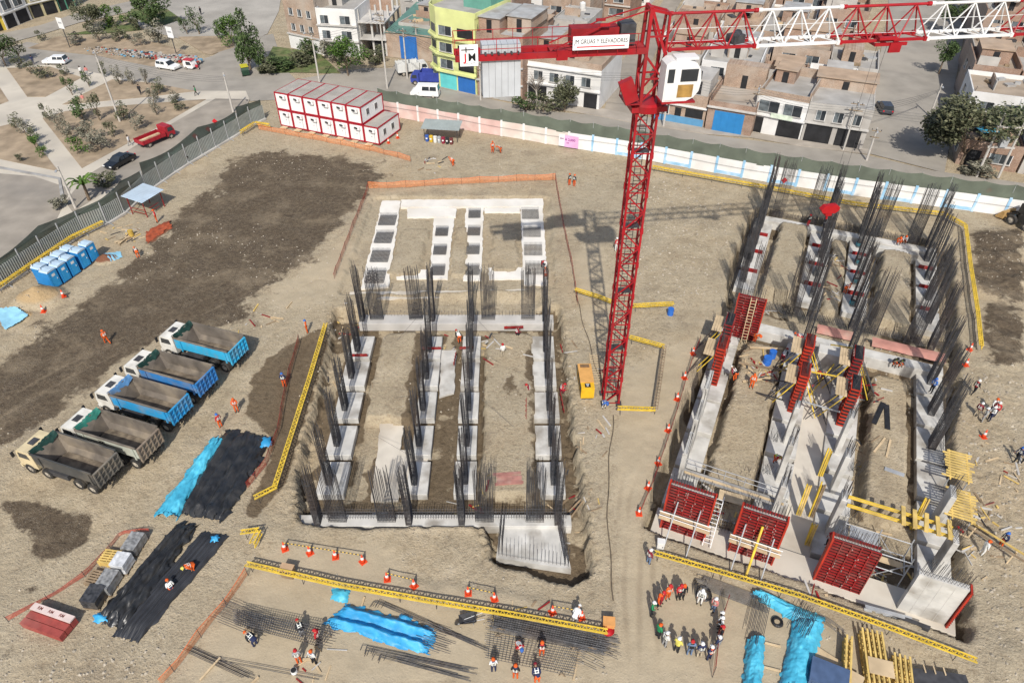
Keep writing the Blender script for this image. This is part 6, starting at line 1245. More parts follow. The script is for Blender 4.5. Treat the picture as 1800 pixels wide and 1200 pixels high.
for k, (a, c, lb) in enumerate((((641, 1050), (636, 1066), 'short timber lying between the small and large blue tarpaulins'), ((1020, 1136), (1008, 1196), 'long timber beside the rebar mat'), ((388, 1156), (352, 1196), 'timber lying at the bottom left over thin bars'), ((455, 1190), (440, 1204), 'short timber at the bottom edge, left'), ((1344, 1130), (1372, 1137), 'short timber between the two hanging tarpaulins'), ((1340, 1172), (1372, 1180), 'lower timber between the two hanging tarpaulins'), ((1040, 860), (1000, 900), 'weathered plank leaning at the right pit rim'), ((1036, 868), (1002, 912), 'second weathered plank at the right pit rim'))):
    p, q = at(*a), at(*c); b = MB(); b.bar(p + Vector((0, 0, .1)), q + Vector((0, 0, .1)), .12, .08); tag(b.build('timber', WOOD if k < 6 else WOODD), lb, 'timber')
# pallets and wrapped blocks
def wrapped(label, px, py, s, rz, mat):
    o = thing('wrapped_pallet', label, 'pallet load', at(px, py), rz, 'wrapped pallet loads'); w, d, h = s
    for k in range(4): b = MB(); b.box((0, -d / 2 + d * (k + .5) / 4, .13), (w, .12, .03)); b.build('pallet_board', WOODD, o)
    for k in range(3): b = MB(); b.box((-w / 2 + .08 + (w - .16) * k / 2, 0, .055), (.1, d, .11)); b.build('pallet_runner', WOODD, o)
    b = MB(); b.box((0, 0, .15 + h / 2), (w * .96, d * .96, h)); q = b.build('wrapped_load', mat, o); bm = bmesh.new(); bm.from_mesh(q.data); bmesh.ops.subdivide_edges(bm, edges=list(bm.edges), cuts=4, use_grid_fill=True)
    for v in bm.verts: v.co += Vector((nz(v.co.x * 5, v.co.z * 5 + v.co.y * 3, 2), nz(v.co.y * 5, v.co.z * 5, 3), nz(v.co.x * 6, v.co.y * 6, 4))) * .1
    bm.to_mesh(q.data); bm.free()
WR = M('clear wrap grey', (.24, .24, .235), .3, .5, 4, spec=.6); WRW = M('white wrap', (.55, .56, .57), .3, .3, 3, spec=.6); WRB = M('black wrap', (.05, .05, .052), .3, .6, 4, spec=.6); PZ = rot_to(P(160, 1060), P(235, 945))
wrapped('pallet wrapped in grey film at the top of the pallet row', 240, 962, (1.6, 1.1, .75), PZ, WR); wrapped('pallet wrapped in white film in the pallet row', 220, 997, (1.2, 1.1, .95), PZ, WRW); wrapped('pallet wrapped in grey film below the white one', 195, 1030, (1.6, 1.1, .85), PZ, WR); wrapped('pallet wrapped in black film at the bottom of the pallet row', 172, 1056, (1.4, 1.2, .9), PZ, WRB)
def pallet_stack(label, px, py, rz, mat, n=4):
    o = thing('pallet_stack', label, 'pallets', at(px, py), rz, 'bare timber pallets')
    for i in range(n):
        for k in range(6): b = MB(); b.box((0, -.5 + .2 * k, .12 + .14 * i), (1.3, .12, .03)); b.build('pallet_board', mat, o)
        for x in (-.55, 0, .55): b = MB(); b.box((x, 0, .055 + .14 * i), (.1, 1.1, .1)); b.build('pallet_runner', mat, o)
pallet_stack('stack of yellowish timber pallets left of the white wrapped load', 197, 985, PZ + 1.57, YELT); pallet_stack('stack of old brown pallets lower in the pallet row', 172, 1020, PZ + 1.5, WOODD, 3)
o = thing('plank_stack', 'stack of red planks with a white lettered top board at lower left', 'planks', at(90, 1098), rot_to(P(60, 1085), P(130, 1110))); REDB = M('red planks', (.3, .06, .05), .75, .2, 2, spot=(.4, .2, .16), spot_amt=.4)
for k in range(3):
    for j in range(3): b = MB(); b.box((0, -.5 + .5 * j, .12 + .2 * k), (3.3, .46, .17)); b.build('plank', REDB, o)
b = MB(); b.box((0, .5, .74), (3.35, .5, .1)); tb = b.build('top_board', M('board pinkish white', (.62, .5, .46), .7, .1, 2), o)
for k in range(3): lettering('RM', .3, M('board brown', (.2, .06, .05), .7, .1, 3), tb, (-1.0 + .9 * k, .5, .795), rot=(0, 0, 0))
# boxes
def cabinet(label, px, py, s, rz, m0, m1, name='cabinet'):
    o = thing(name, label, 'box', at(px, py), rz); w, d, h = s; b = MB(); b.box((0, 0, h / 2), s); b.build('case', m0, o); b = MB(); b.box((0, 0, h + .03), (w + .06, d + .06, .05)); b.build('lid', m1, o); b = MB(); b.box((0, -d / 2 - .012, h * .5), (w * .85, .02, h * .8)); dr_ = b.build('front_panel', m0, o); b = MB(); b.box((w * .3, -d / 2 - .035, h * .5), (.05, .03, .12)); b.build('handle', STEELD, dr_)
cabinet('brown wooden stand beside the left end of the long yellow barrier', 508, 1010, (.9, .6, .9), -.2, WOODD, M('cardboard', (.45, .3, .18), .8, .1, 2)); cabinet('orange cabinet at the right end of the long yellow barrier', 1069, 1102, (.75, .6, .8), -.1, M('cabinet orange', (.62, .3, .1), .6, .1, 2), M('cabinet orange', (.62, .3, .1), .6, .1, 2))
b = MB(); b.lathe([(.42, .0), (.44, .04), (.1, .12)], 16); tag(b.build('red_lid', M('hook red', (.36, .008, .012)), None, at(1068, 1112) + Vector((0, 0, .35)), 0, True), 'red disc shaped lid below the orange cabinet', 'lid')
b = MB(); b.lathe([(.28, .0), (.3, .04), (.1, .1)], 14); tag(b.build('red_lid', M('hook red', (.36, .008, .012)), None, P(884, 645, -.5), 0, True), 'small red disc on the right soil strip of the left pit', 'lid')
cabinet('dark blue steel box at the bottom edge, lower right', 1450, 1200, (2.2, 1.6, 1.1), rad(-25), M('box slate blue', (.07, .11, .2), .5, .15, 2), M('box slate blue', (.07, .11, .2), .5, .15, 2), 'tool_box'); cabinet('pale plywood crate at the bottom edge beside the dark blue box', 1490, 1205, (1.2, 1.2, .8), rad(-35), WOOD, WOOD, 'crate')
cabinet('small pale sheet metal box near the top end of the right barrier', 1160, 962, (.5, .4, .8), rad(-10), WHITE, WHITE)
b = MB(); b.box((0, 0, 0), (1.5, 1.1, .05)); tag(b.build('plywood_sheet', WOOD, None, at(1540, 1185) + Vector((0, 0, 1.0)), rad(-15)), 'pale plywood sheet lying on the yellow lattice girder stack', 'plywood'); b = MB(); b.box((0, 0, 0), (2.2, .9, .04)); tag(b.build('plywood_sheet', WOOD, None, at(1448, 1160) + Vector((0, 0, .3)), rad(-40)), 'pale plywood sheet behind the dark blue box', 'plywood')
def girders(label, px, py, rz, n, L, lay=2):
    o = thing('girder_stack', label, 'girders', at(px, py), rz, 'stacks of yellow lattice girders')
    for i in range(lay):
        for k in range(n):
            b = MB(); y = (k - (n - 1) / 2) * .3; z = .1 + .48 * i
            for zz in (z, z + .38): b.bar((-L / 2, y, zz), (L / 2, y, zz), .12, .07)
            m_ = int(L / .4)
            for j in range(m_): x0 = -L / 2 + L * j / m_; x1 = x0 + L / m_; xm = (x0 + x1) / 2; b.bar((x0, y, z), (xm, y, z + .38), .05); b.bar((xm, y, z + .38), (x1, y, z), .05)
            b.build('girder', YELT, o)
girders('stack of yellow lattice girders at lower right, left stack', 1484, 1168, rad(68), 2, 3.2); girders('tall stack of yellow lattice girders at lower right, middle stack', 1532, 1172, rad(76), 5, 4.2); girders('stack of yellow lattice girders at lower right, right stack', 1580, 1196, rad(72), 4, 2.6)
o = thing('steel_sheets', 'dark steel sheets propped at the bottom edge, far lower right', 'steel sheets', at(1640, 1203), rad(-8))
for k in range(3): b = MB(); b.box((.1 * k, .05 * k, .5 + .08 * k), (3.4, 1.0, .04)); b.build('sheet', STEELD, o)
for k in range(3): b = MB(); b.box((-.6 + .6 * k, .6, .75), (.08, .5, .05)); b.build('batten', WOOD, o)
# long grey beams in front of the concrete wall, coil, tyre, trestle, wheelbarrow
for k, (a, c, lb) in enumerate((((1518, 1070), (1600, 1092), 'grey steel beam lying in front of the white wall, long one'), ((1560, 1082), (1632, 1108), 'dark steel beam lying in front of the white wall, right one'))):
    p, q = at(*a), at(*c); o = thing('steel_beam', lb, 'beam', (0, 0, 0)); d = (q - p)
    for z in (.06, .36): b = MB(); b.bar(p + Vector((0, 0, z)), q + Vector((0, 0, z)), .3, .04); b.build('flange', STEEL if k == 0 else STEELD, o)
    b = MB(); b.bar(p + Vector((0, 0, .21)), q + Vector((0, 0, .21)), .04, .25); b.build('web', STEEL if k == 0 else STEELD, o)
def coil(label, px, py, R, r, n, mat, nm):
    p = at(px, py); b = MB()
    for i in range(n): b.path([(R * math.cos(t * .4) * (1 - .04 * i), R * math.sin(t * .4), .08 + .05 * i) for t in range(17)], r, 5)
    tag(b.build(nm, mat, None, p), label, 'coil' if nm != 'tyre' else 'tyre')
coil('coil of wire lying behind the ring of people', 1237, 1045, .55, .02, 4, STEELD, 'wire_coil'); coil('black tyre lying beside the cross tarpaulin', 1366, 1094, .32, .09, 2, BLACKP, 'tyre')
o = thing('timber_trestle', 'yellow and brown timber trestle frame at the right edge', 'trestle', at(1748, 962), rad(-55))
for s in (-.3, .3): b = MB(); b.bar((-2.0, s, .5), (2.0, s, .9), .12, .1); b.build('rail', YELT if s > 0 else WOODD, o)
for x in (-1.6, 1.2):
    for s in (-.6, .6): b = MB(); b.bar((x, s, 0), (x, s * .3, .75), .09); b.build('leg', WOOD, o)
o = thing('wheelbarrow', 'dark wheelbarrow beside the long yellow barrier', 'wheelbarrow', at(823, 1094), rad(190))
b = MB(); b.add([(-.4, -.28, .32), (.35, -.22, .32), (.35, .22, .32), (-.4, .28, .32), (-.55, -.4, .68), (.6, -.34, .62), (.6, .34, .62), (-.55, .4, .68)], [(0, 1, 2, 3), (0, 4, 5, 1), (1, 5, 6, 2), (2, 6, 7, 3), (3, 7, 4, 0)]); b.build('tray', STEELD, o)
for s in (-.25, .25): b = MB(); b.tube((.7, s * .3, .2), (-1.1, s, .6), .025, 6); b.tube((-.35, s, 0), (-.3, s, .42), .022, 6); b.build('handle', STEEL, o)
b = MB(); b.tube((.72, -.05, .2), (.72, .05, .2), .2, 12); b.build('wheel', RUBBER, o)
plank_pile('board_pile', 'loose boards laid out on the work ground left of the toilets heap', 222, 418, .05, 3.0, .12, 5, WOOD, TA, rnd=.5)
# ================================================================== VEHICLES
def car(label, px, py, yaw, color, kind='suv', nm='parked_car', grp='cars outside the site'):
    o = thing(nm, label, 'car' if kind != 'van' else 'van', at(px, py) + Vector((0, 0, .02)), yaw, grp)
    m_ = M('car ' + color[0], color[1], .25, .04, 2, spec=.6)
    L, Wd, body, roof, wins = {'suv': (4.4, 1.8, [(-2.2, .35), (2.15, .35), (2.2, .7), (2.05, .92), (1.1, 1.0), (-2.1, 1.02), (-2.2, .8)], [(-2.08, 1.0), (1.05, 1.0), (.35, 1.55), (-1.85, 1.58)], [(-1.9, 1.05, -.95, 1.5), (-.85, 1.05, .0, 1.5)]),
                         'sedan': (4.6, 1.8, [(-2.25, .35), (2.2, .35), (2.28, .65), (2.1, .82), (1.05, .95), (-1.6, .98), (-2.2, .92), (-2.28, .6)], [(-1.75, .95), (1.0, .95), (.25, 1.42), (-1.0, 1.43)], [(-1.1, 1.0, -.4, 1.36), (-.3, 1.0, .3, 1.36)]),
                         'van': (4.9, 1.85, [(-2.45, .35), (2.4, .35), (2.45, .8), (2.2, 1.15), (1.9, 1.25), (-2.42, 1.25), (-2.45, .8)], [(-2.4, 1.23), (1.95, 1.23), (1.25, 2.1), (-2.3, 2.15)], [(-2.1, 1.3, -1.0, 1.95), (-.9, 1.3, .3, 1.95)])}[kind]
    b = MB(); b.prof(body, -Wd / 2, Wd / 2); bo = b.build('body', m_, o); bm = bmesh.new(); bm.from_mesh(bo.data); bmesh.ops.recalc_face_normals(bm, faces=bm.faces); bmesh.ops.bevel(bm, geom=list(bm.edges), offset=.07, segments=2, affect='EDGES'); bm.to_mesh(bo.data); bm.free()
    zt = max(z for _, z in roof); n = len(roof); b = MB(); ins = lambda z: Wd / 2 - .04 - .16 * max(0, z - roof[0][1]) / (zt - roof[0][1])
    vs = [(x, -ins(z), z) for x, z in roof] + [(x, ins(z), z) for x, z in roof]
    b.add(vs, [(0, 1, 2, 3), (7, 6, 5, 4), (3, 2, 6, 7)], 0); b.add(vs, [(1, 5, 6, 2), (0, 3, 7, 4)], 1); cbn = b.build('cabin', [m_, GLASS], o)
    for x0, z0, x1, z1 in wins:
        for s in (-1, 1):
            y0, y1 = s * (ins(z0) + .012), s * (ins(z1) + .012); b = MB(); b.add([(x0, y0, z0), (x1 + .05, y0, z0), (x1 - .02, y1, z1), (x0 + .04, y1, z1)], [(0, 1, 2, 3) if s < 0 else (3, 2, 1, 0)]); b.build('side_window', GLASS, cbn)
    for x in (-L * .31, L * .31):
        for s in (-1, 1): wheel(o, x, s * (Wd / 2 - .1), .33)
    for s in (-1, 1):
        b = MB(); b.box((L / 2 - .06, s * .62, .72), (.1, .34, .16)); b.build('headlight', WHITE, o); b = MB(); b.box((-L / 2 + .04, s * .68, .82), (.08, .22, .2)); b.build('tail_light', REDS, o); b = MB(); b.box((L * .2, s * (Wd / 2 + .08), 1.02), (.12, .16, .12)); b.build('mirror', m_, o)
    return o
CW2, CBK = ('white', (.75, .75, .74)), ('black', (.012, .013, .015))
car('black sedan parked on the lane beside the metal fence', 213, 290, rot_to(P(190, 297), P(237, 272)) + math.pi, CBK, 'sedan'); car('white estate car driving along the park street at the left', 100, 113, math.pi - .02, CW2); car('white car parked beside the rubbish heap on the street', 297, 122, rot_to(P(280, 118), P(318, 124)), CW2); car('dark car parked at the mouth of the right side street', 1553, 196, rad(80), ('dark', (.03, .03, .04)), 'suv')
car('white minibus parked behind the boundary wall', 748, 170, math.pi - .12, CW2, 'van', 'minibus', None)
def lorry(label, px, py, yaw, cabc, bodyc, L, h, stakes, nm='lorry'):
    o = thing(nm, label, 'truck', at(px, py) + Vector((0, 0, .02)), yaw, 'lorries outside the site'); k = L / 2
    b = MB(); b.b2(-k, k, -.4, .4, .5, .7); b.build('chassis', STEELD, o)
    b = MB(); b.prof([(k - 1.5, .5), (k, .5), (k + .03, 1.2), (k - .25, 1.95), (k - .4, 2.05), (k - 1.45, 2.05), (k - 1.5, 2.0)], -.95, .95); cb = b.build('cab', cabc, o)
    b = MB(); b.add([(k + .04, -.85, 1.25), (k + .04, .85, 1.25), (k - .22, .8, 1.9), (k - .22, -.8, 1.9)], [(0, 1, 2, 3)]); b.build('windscreen', GLASS, cb)
    for s in (-1, 1): b = MB(); b.prof([(k - 1.15, 1.2), (k - .15, 1.2), (k - .38, 1.8), (k - 1.1, 1.8)], s * .956 - .005, s * .956 + .005); b.build('side_window', GLASS, cb)
    b = MB(); x1 = k - 1.65; b.b2(-k, x1, -1.05, 1.05, .75, .85); bed = b.build('load_bed', bodyc, o)
    for s in (-1, 1):
        b = MB(); b.b2(-k, x1, s * 1.05 - .03, s * 1.05 + .03, .85, .85 + h); b.build('side_board', bodyc, bed)
        for j in range(int(stakes)): b = MB(); b.box((-k + .1 + (x1 + k - .2) * j / max(1, stakes - 1), s * 1.1, .85 + h * .55), (.08, .06, h * 1.15)); b.build('stake', bodyc, bed)
    for x in (-k, x1): b = MB(); b.b2(x - .03, x + .03, -1.0, 1.0, .86, .85 + h); b.build('end_board', bodyc, bed)
    for x in (-k + 1.0, k - .8):
        for s in (-1, 1): wheel(o, x, s * .9, .42)
    return o, x1
TR = M('truck red paint', (.33, .02, .03), .45, .15, 1.5); ry = rot_to(P(250, 255), P(305, 232))
o, x1 = lorry('red flatbed truck carrying planks parked on the lane by the park', 276, 250, ry, TR, TR, 5.6, .5, 5)
b = MB(); b.box((-.8, .2, 1.0), (3.4, .5, .2)); tag(b.build('plank_load', WOOD, None, o.matrix_basis @ Vector((0, 0, 0)), ry), 'pale planks lying on the bed of the red truck', 'planks')
lorry('blue stake lorry parked beside the lime green house', 752, 148, rad(172), M('lorry blue', (.04, .06, .28), .5, .15, 1), M('lorry blue', (.04, .06, .28), .5, .15, 1), 5.6, 1.5, 8); lorry('white box tipper parked by the blue gate', 725, 130, rad(20), M('lorry white', (.6, .6, .58), .5, .1, 1), M('lorry white', (.6, .6, .58), .5, .1, 1), 5.6, 1.4, 7)
def moto(label, px, py, yaw, col, col2):
    o = thing('mototaxi', label, 'mototaxi', at(px, py) + Vector((0, 0, .02)), yaw, 'three wheeled taxis'); b = MB(); b.prof([(-1.2, .3), (.5, .3), (.9, .6), (.75, 1.1), (.4, 1.65), (-1.0, 1.7), (-1.25, 1.2)], -.62, .62); bb = b.build('cabin', col, o); b = MB(); b.prof([(-.6, .9), (.55, .9), (.35, 1.5), (-.6, 1.5)], -.63, .63); b.build('window', GLASS, bb); b = MB(); b.b2(-1.2, .6, -.66, .66, 1.7, 1.78); b.build('roof', col2, o); b = MB(); b.tube((.8, 0, .7), (1.35, 0, .35), .1, 8); b.box((1.2, 0, .75), (.5, .25, .3)); b.build('front_fork', col2, o)
    wheel(o, 1.4, 0, .28)
    for s in (-1, 1): wheel(o, -.8, s * .6, .28)
moto('white and red mototaxi beside the rubbish heap', 338, 122, -.3, M('moto white', (.7, .68, .66), .4, .1, 2), M('moto red', (.45, .03, .04), .4, .1, 2)); moto('green and yellow mototaxi at the street corner by the big tree', 432, 132, 2.0, M('moto green', (.02, .05, .03), .4, .2, 2), M('moto yellow', (.5, .45, .04), .4, .1, 2))
o = thing('wheel_loader', 'dark wheel loader partly out of frame at the right by the white wall', 'loader', at(1796, 398), rad(115)); LDM = M('loader dark', (.035, .033, .03), .6, .3, 2)
b = MB(); b.b2(-1.6, .4, -.8, .8, .8, 1.7); b.build('engine_hood', LDM, o); b = MB(); b.b2(-.4, .9, -.65, .65, 1.71, 2.9); cb = b.build('cab', LDM, o); b = MB(); b.b2(.91, .93, -.6, .6, 1.9, 2.7); b.build('windscreen', GLASS, cb); b = MB(); b.prof([(2.0, .3), (2.9, .15), (3.0, .3), (2.4, 1.2), (2.1, 1.2)], -1.1, 1.1); b.build('bucket', M('loader bucket', (.4, .25, .1), .7, .2, 2), o)
for s in (-.5, .5): b = MB(); b.bar((.8, s, 1.5), (2.2, s, .8), .16, .22); b.build('lift_arm', LDM, o)
for x in (-1.0, 1.0):
    for s in (-1, 1): wheel(o, x, s * .95, .65)

RUSTM = M('rust orange netting', (.32, .07, .03), .85, .35, 2, spot=(.16, .05, .03), spot_amt=.6, spot_scale=1.5)
tarp('netting', 'rust orange netting heaped along the small trench near the left shelter', [(262, 404), (298, 388), (303, 400), (258, 428)], RUSTM, lambda u, v: .28 * math.sin(3.1 * v), 26, 14, 'netting', seed=61, wr=.3, rg=.9)
# ================================================================== HOUSES BEYOND THE WALL
def top_z(base, topy):
    p = P(*base); du = -(topy - 600) / FPX; return CAMH + p.y * (-_s + du * _c) / (_c + du * _s)
BRK = M('raw brick', (.33, .215, .155), .9, .18, .8, brick=3.2, spot=(.42, .34, .28), spot_amt=.5, spot_scale=.3); BRK2 = M('pale brick', (.40, .295, .22), .9, .18, .8, brick=3.2, spot=(.45, .4, .34), spot_amt=.6, spot_scale=.25)
WHH = M('house white', (.68, .67, .65), .85, .07, .6, spot=(.5, .48, .44), spot_amt=.5, spot_scale=.25); LIME = M('lime paint', (.60, .63, .27), .85, .08, .5, spot=(.5, .5, .26), spot_amt=.5, spot_scale=.3); GRYH = M('house grey render', (.42, .4, .37), .9, .14, .6, spot=(.31, .28, .25), spot_amt=.6, spot_scale=.25)
ROOFD = M('dusty roof', (.33, .265, .2), .95, .18, .5, spot=(.41, .37, .32), spot_amt=.8, spot_scale=.14, bump=.4); ROOFO = M('clay coloured roof', (.39, .285, .2), .95, .18, .5, spot=(.36, .3, .24), spot_amt=.6, spot_scale=.2, bump=.4); ROOFG = M('grey roof', (.36, .345, .32), .9, .15, .5, spot=(.26, .24, .21), spot_amt=.7, spot_scale=.2)
SHEET = M('weathered sheet roof', (.4, .4, .39), .7, .15, 1, metal=.15, spot=(.3, .26, .22), spot_amt=.6, spot_scale=.4); GRNR = M('green shed roof', (.1, .2, .17), .7, .12, 1, spot=(.18, .24, .2), spot_amt=.6, spot_scale=.3); BGATE = M('blue gate paint', (.03, .14, .42), .5, .08, 1); BGATE2 = M('bright blue gate', (.03, .2, .46), .5, .08, 1); TEALP = M('teal wall paint', (.12, .52, .52), .7, .08, 1); BLUH = M('blue house paint', (.1, .27, .45), .75, .1, 1); CUR = M('curtain glass', (.13, .15, .16), .3, .4, 1.5)
PINKR = M('pink roof', (.5, .27, .25), .8, .1, .5, spot=(.4, .3, .27), spot_amt=.5)
def opening(o, x0, x1, z0, z1, kind, y=0.0, side=None):
    def bx_(name, a0, a1, b0, b1, d0, d1, m, par):
        b = MB()
        if side is None: b.b2(a0, a1, y + d0, y + d1, b0, b1)
        else: b.b2(side[0] + side[1] * d0, side[0] + side[1] * d1, a0, a1, b0, b1) if side[1] * d0 < side[1] * d1 else b.b2(side[0] + side[1] * d1, side[0] + side[1] * d0, a0, a1, b0, b1)
        return b.build(name, m, par)
    if kind == 'w':
        t = .09; b = MB(); f = bx_('window', x0, x1, z0, z1, -.07, -.015, DARK, o)
        for k, (a, c) in enumerate(((x0 - t, x0), (x1, x1 + t), ((x0 + x1) / 2 - .03, (x0 + x1) / 2 + .03))): bx_('frame', a, c, z0, z1, -.12, -.01, WHH if k < 2 else STEEL, f)
        bx_('sill', x0 - .15, x1 + .15, z0 - .12, z0, -.2, -.01, CONC, f); bx_('pane', x0 + .02, (x0 + x1) / 2 - .04, z0 + .03, z1 - .03, -.09, -.072, CUR, f); bx_('pane', (x0 + x1) / 2 + .04, x1 - .02, z0 + .03, z1 - .03, -.09, -.072, GLASS, f)
    elif kind == 'd': bx_('dark_opening', x0, x1, z0, z1, -.05, -.01, DARK, o)
    else:
        m = {'B': BGATE, 'b': BGATE2, 't': TEALP, 's': SHEET, 'W': WHH, 'u': BLUH}[kind]; g_ = bx_('gate' if kind in 'Bbs' else 'painted_panel', x0, x1, z0, z1, -.08, -.01, m, o)
        if kind in 'Bbs':
            n = max(2, int((x1 - x0) / 1.0))
            for k in range(1, n): xx = x0 + (x1 - x0) * k / n; bx_('gate_rib', xx - .03, xx + .03, z0, z1, -.11, -.082, m, g_)
def house(label, a, c, depth, H, wm, opens=(), roofm=ROOFD, bands=(), parapet=.6, pm=None, rooms=(), group=None, cut=None, sides=(), pts=None, slabs=CONC):
    A, B_ = (P(*a), P(*c)) if pts is None else pts; L = (B_ - A).length; o = thing('house', label, 'house', (A.x, A.y, 0), rot_to(A, B_), group); pm = pm or wm
    b = MB(); b.b2(0, L, 0, depth, -.2, H); b.build('wall', wm, o)
    b = MB(); b.b2(.2, L - .2, .2, depth - .2, H + .003, H + .06); rf = b.build('roof', roofm, o)
    if parapet:
        for k, q in enumerate(((0, L, 0, .18), (0, L, depth - .18, depth), (0, .18, .185, depth - .185), (L - .18, L, .185, depth - .185))):
            hh = parapet * random.choice((.5, 1, 1, 1.6)) if k else parapet; b = MB(); b.b2(*q, H + .002, H + hh); b.build('parapet', pm, o)
    for z in bands: b = MB(); b.b2(-.12, L + .12, -.35, -.005, z, z + .22); b.build('floor_slab', slabs, o)
    for q in opens: opening(o, q[0] * L, q[1] * L, q[2], q[3], q[4])
    for q in sides: opening(o, q[0] * depth, q[1] * depth, q[2], q[3], q[4], side=(0, 1))
    for (x0, x1, y0, y1, h, m, rm) in rooms:
        b = MB(); b.b2(x0 * L, x1 * L, y0 * depth, y1 * depth, H + .061, H + h); r_ = b.build('roof_room', m, o)
        if rm: b = MB(); b.b2(x0 * L - .25, x1 * L + .25, y0 * depth - .25, y1 * depth + .25, H + h + .002, H + h + .1); b.build('room_roof', rm, r_)
        b = MB(); xm = (x0 + x1) / 2 * L; b.b2(xm - .45, xm + .45, y0 * depth - .03, y0 * depth - .005, H + .1, H + min(2.1, h - .3)); b.build('room_door', DARK, r_)
    for k in range(4):
        if random.random() < .6:
            b = MB(); x, y = (.15 if k % 2 else L - .15), (.15 if k < 2 else depth - .15)
            for j in range(4): b.tube((x + .1 * (j % 2), y + .1 * (j // 2), H), (x + .1 * (j % 2) + random.uniform(-.1, .1), y + .1 * (j // 2), H + random.uniform(1, 1.8)), .02, 4)
            b.build('column_rebar', REBAR, o)
    return o
def winrow(n, z0, z1, x0=.08, x1=.92, fill=.55): w = (x1 - x0) / n; return [(x0 + w * (k + .5 - fill / 2), x0 + w * (k + .5 + fill / 2), z0, z1, 'w') for k in range(n)]
tz = top_z
H1 = tz((512, 84), -8); house('three storey raw brick house with white ground floor left of the white house', (512, 84), (566, 96), 11, H1, BRK2, winrow(3, 3.6, 4.8, fill=.4) + winrow(3, 6.4, 7.6, fill=.4) + [(0, 1, 0, 2.6, 'W')], bands=(2.7,), rooms=((.2, .8, .3, .8, 2.2, BRK, SHEET),))
H2 = tz((567, 97), 20); house('plain white three storey house beside the raw brick house', (567, 97), (634, 101), 10, H2, WHH, [(.1, .3, 3.2, 4.6, 'w'), (.6, .85, 3.2, 4.6, 'w'), (.1, .3, 5.9, 7.3, 'w'), (.6, .85, 5.9, 7.3, 'w'), (.05, .4, .1, 2.4, 'd'), (.5, .95, .1, 2.4, 's')], ROOFG, bands=(2.7, 5.5), rooms=((.1, .5, .4, .9, 1.8, GRYH, SHEET),))
# unfinished frame
A, B_ = P(636, 97), P(682, 99); L = (B_ - A).length; o = thing('unfinished_house', 'unfinished house of bare concrete columns and slabs beside the green shed', 'building', (A.x, A.y, 0), rot_to(A, B_))
for z in (3.0, 6.0): b = MB(); b.b2(-.2, L + .2, -.6, 11, z, z + .25); b.build('floor_slab', CONC, o)
for x in (.2, L / 2, L - .2):
    for y in (.2, 3.6, 7.2, 10.6): b = MB(); b.box((x, y, 4.1), (.35, .35, 8.2)); b.build('column', CONC, o)
b = MB(); b.b2(.4, L - .4, 3.7, 3.9, 3.25, 6.0); b.b2(.4, L - .4, 7.2, 7.4, 6.25, 8.3); b.build('infill_wall', BRK, o); b = MB(); b.b2(.05, .2, .4, 10.6, .0, 5.9); b.build('side_wall', BRK2, o); b = MB(); b.b2(L * .45, L - .4, .15, .25, 0, 2.9); b.build('dark_opening', DARK, o)
A, B_ = P(682, 100), P(768, 110); L = (B_ - A).length; o = thing('shed', 'brick shed with a blue double gate and sloping green roof', 'shed', (A.x, A.y, 0), rot_to(A, B_)); b = MB(); b.b2(0, L, 0, .3, 0, 4.6); b.b2(0, .3, .3, 16, 0, 4.6); b.b2(L - .3, L, .3, 16, 0, 4.6); b.build('wall', BRK2, o)
b = MB(); b.grid(20, 8, lambda u, v: (-.3 + (L + .6) * u, -.2 + 16.5 * v, 4.65 + 1.6 * v - .5 * abs(u - .4) * (1 - v) + .03 * (int(u * 20) % 2))); b.build('roof_sheet', GRNR, o); opening(o, L * .28, L * .62, 0, 4.2, 'B')
# lime corner house
A, B_ = P(773, 153), P(838, 168); HL = tz((773, 153), 22); L = (B_ - A).length; o = thing('house', 'lime green four storey corner house with teal ground floor', 'house', (A.x, A.y, 0), rot_to(A, B_)); D_ = 11
poly = [(0, 0), (L, 0), (L, D_), (-3.2, D_), (-3.0, 3.2), (-2.2, 1.4)]; b = MB(); b.prism(poly, 0, HL); b.build('wall', LIME, o); b = MB(); b.prism([(x * .96 + .1, y * .96 + .2) for x, y in poly], HL + .003, HL + .08); b.build('roof', ROOFG, o)
for (x0, y0), (x1, y1) in zip(poly, poly[1:] + poly[:1]): b = MB(); b.bar((x0, y0 + .1, HL + .42), (x1, y1 + .1, HL + .42), .18, .85); b.build('parapet', LIME, o)
for z in (2.9, 5.7, 8.4):
    b = MB(); b.prism([(-.1, -.5), (L, -.5), (L, -.005), (-.01, -.005), (-2.25, 1.35), (-3.05, 3.2), (-3.4, 3.2), (-2.6, 1.1)], z, z + .25); b.build('balcony_band', LIME, o)
opening(o, .3, L * .48, .1, 2.7, 't'); opening(o, L * .52, L - .2, .1, 2.7, 'B')
for z in (3.6, 6.3, 9.0):
    opening(o, L * .08, L * .4, z, z + 1.4, 'w'); opening(o, L * .55, L * .95, z, z + 1.4, 'd')
    b = MB(); b.bar((-.35, .25, z + .7), (-1.9, 1.22, z + .7), .06, 1.3); b.build('corner_window', GLASS, o)
b = MB(); b.b2(L * .3, L, 5, D_ - .4, HL + .081, HL + 2.3); b.build('roof_room', M('green room', (.12, .3, .24), .8, .1, 1), o)
H6 = tz((840, 169), 60); house('raw brick three storey house with grey sheet roof right of the lime house', (840, 169), (918, 182), 11, H6, BRK, winrow(3, 3.4, 4.9) + winrow(3, 6.2, 7.6) + [(.05, .3, 0, 2.6, 'd'), (.35, .95, 0, 2.6, 's')], SHEET, bands=(2.8, 5.6), rooms=((.0, .45, .1, .9, 2.4, BRK, SHEET), (.5, 1, .3, .95, 2.4, BRK2, SHEET)), parapet=.4)
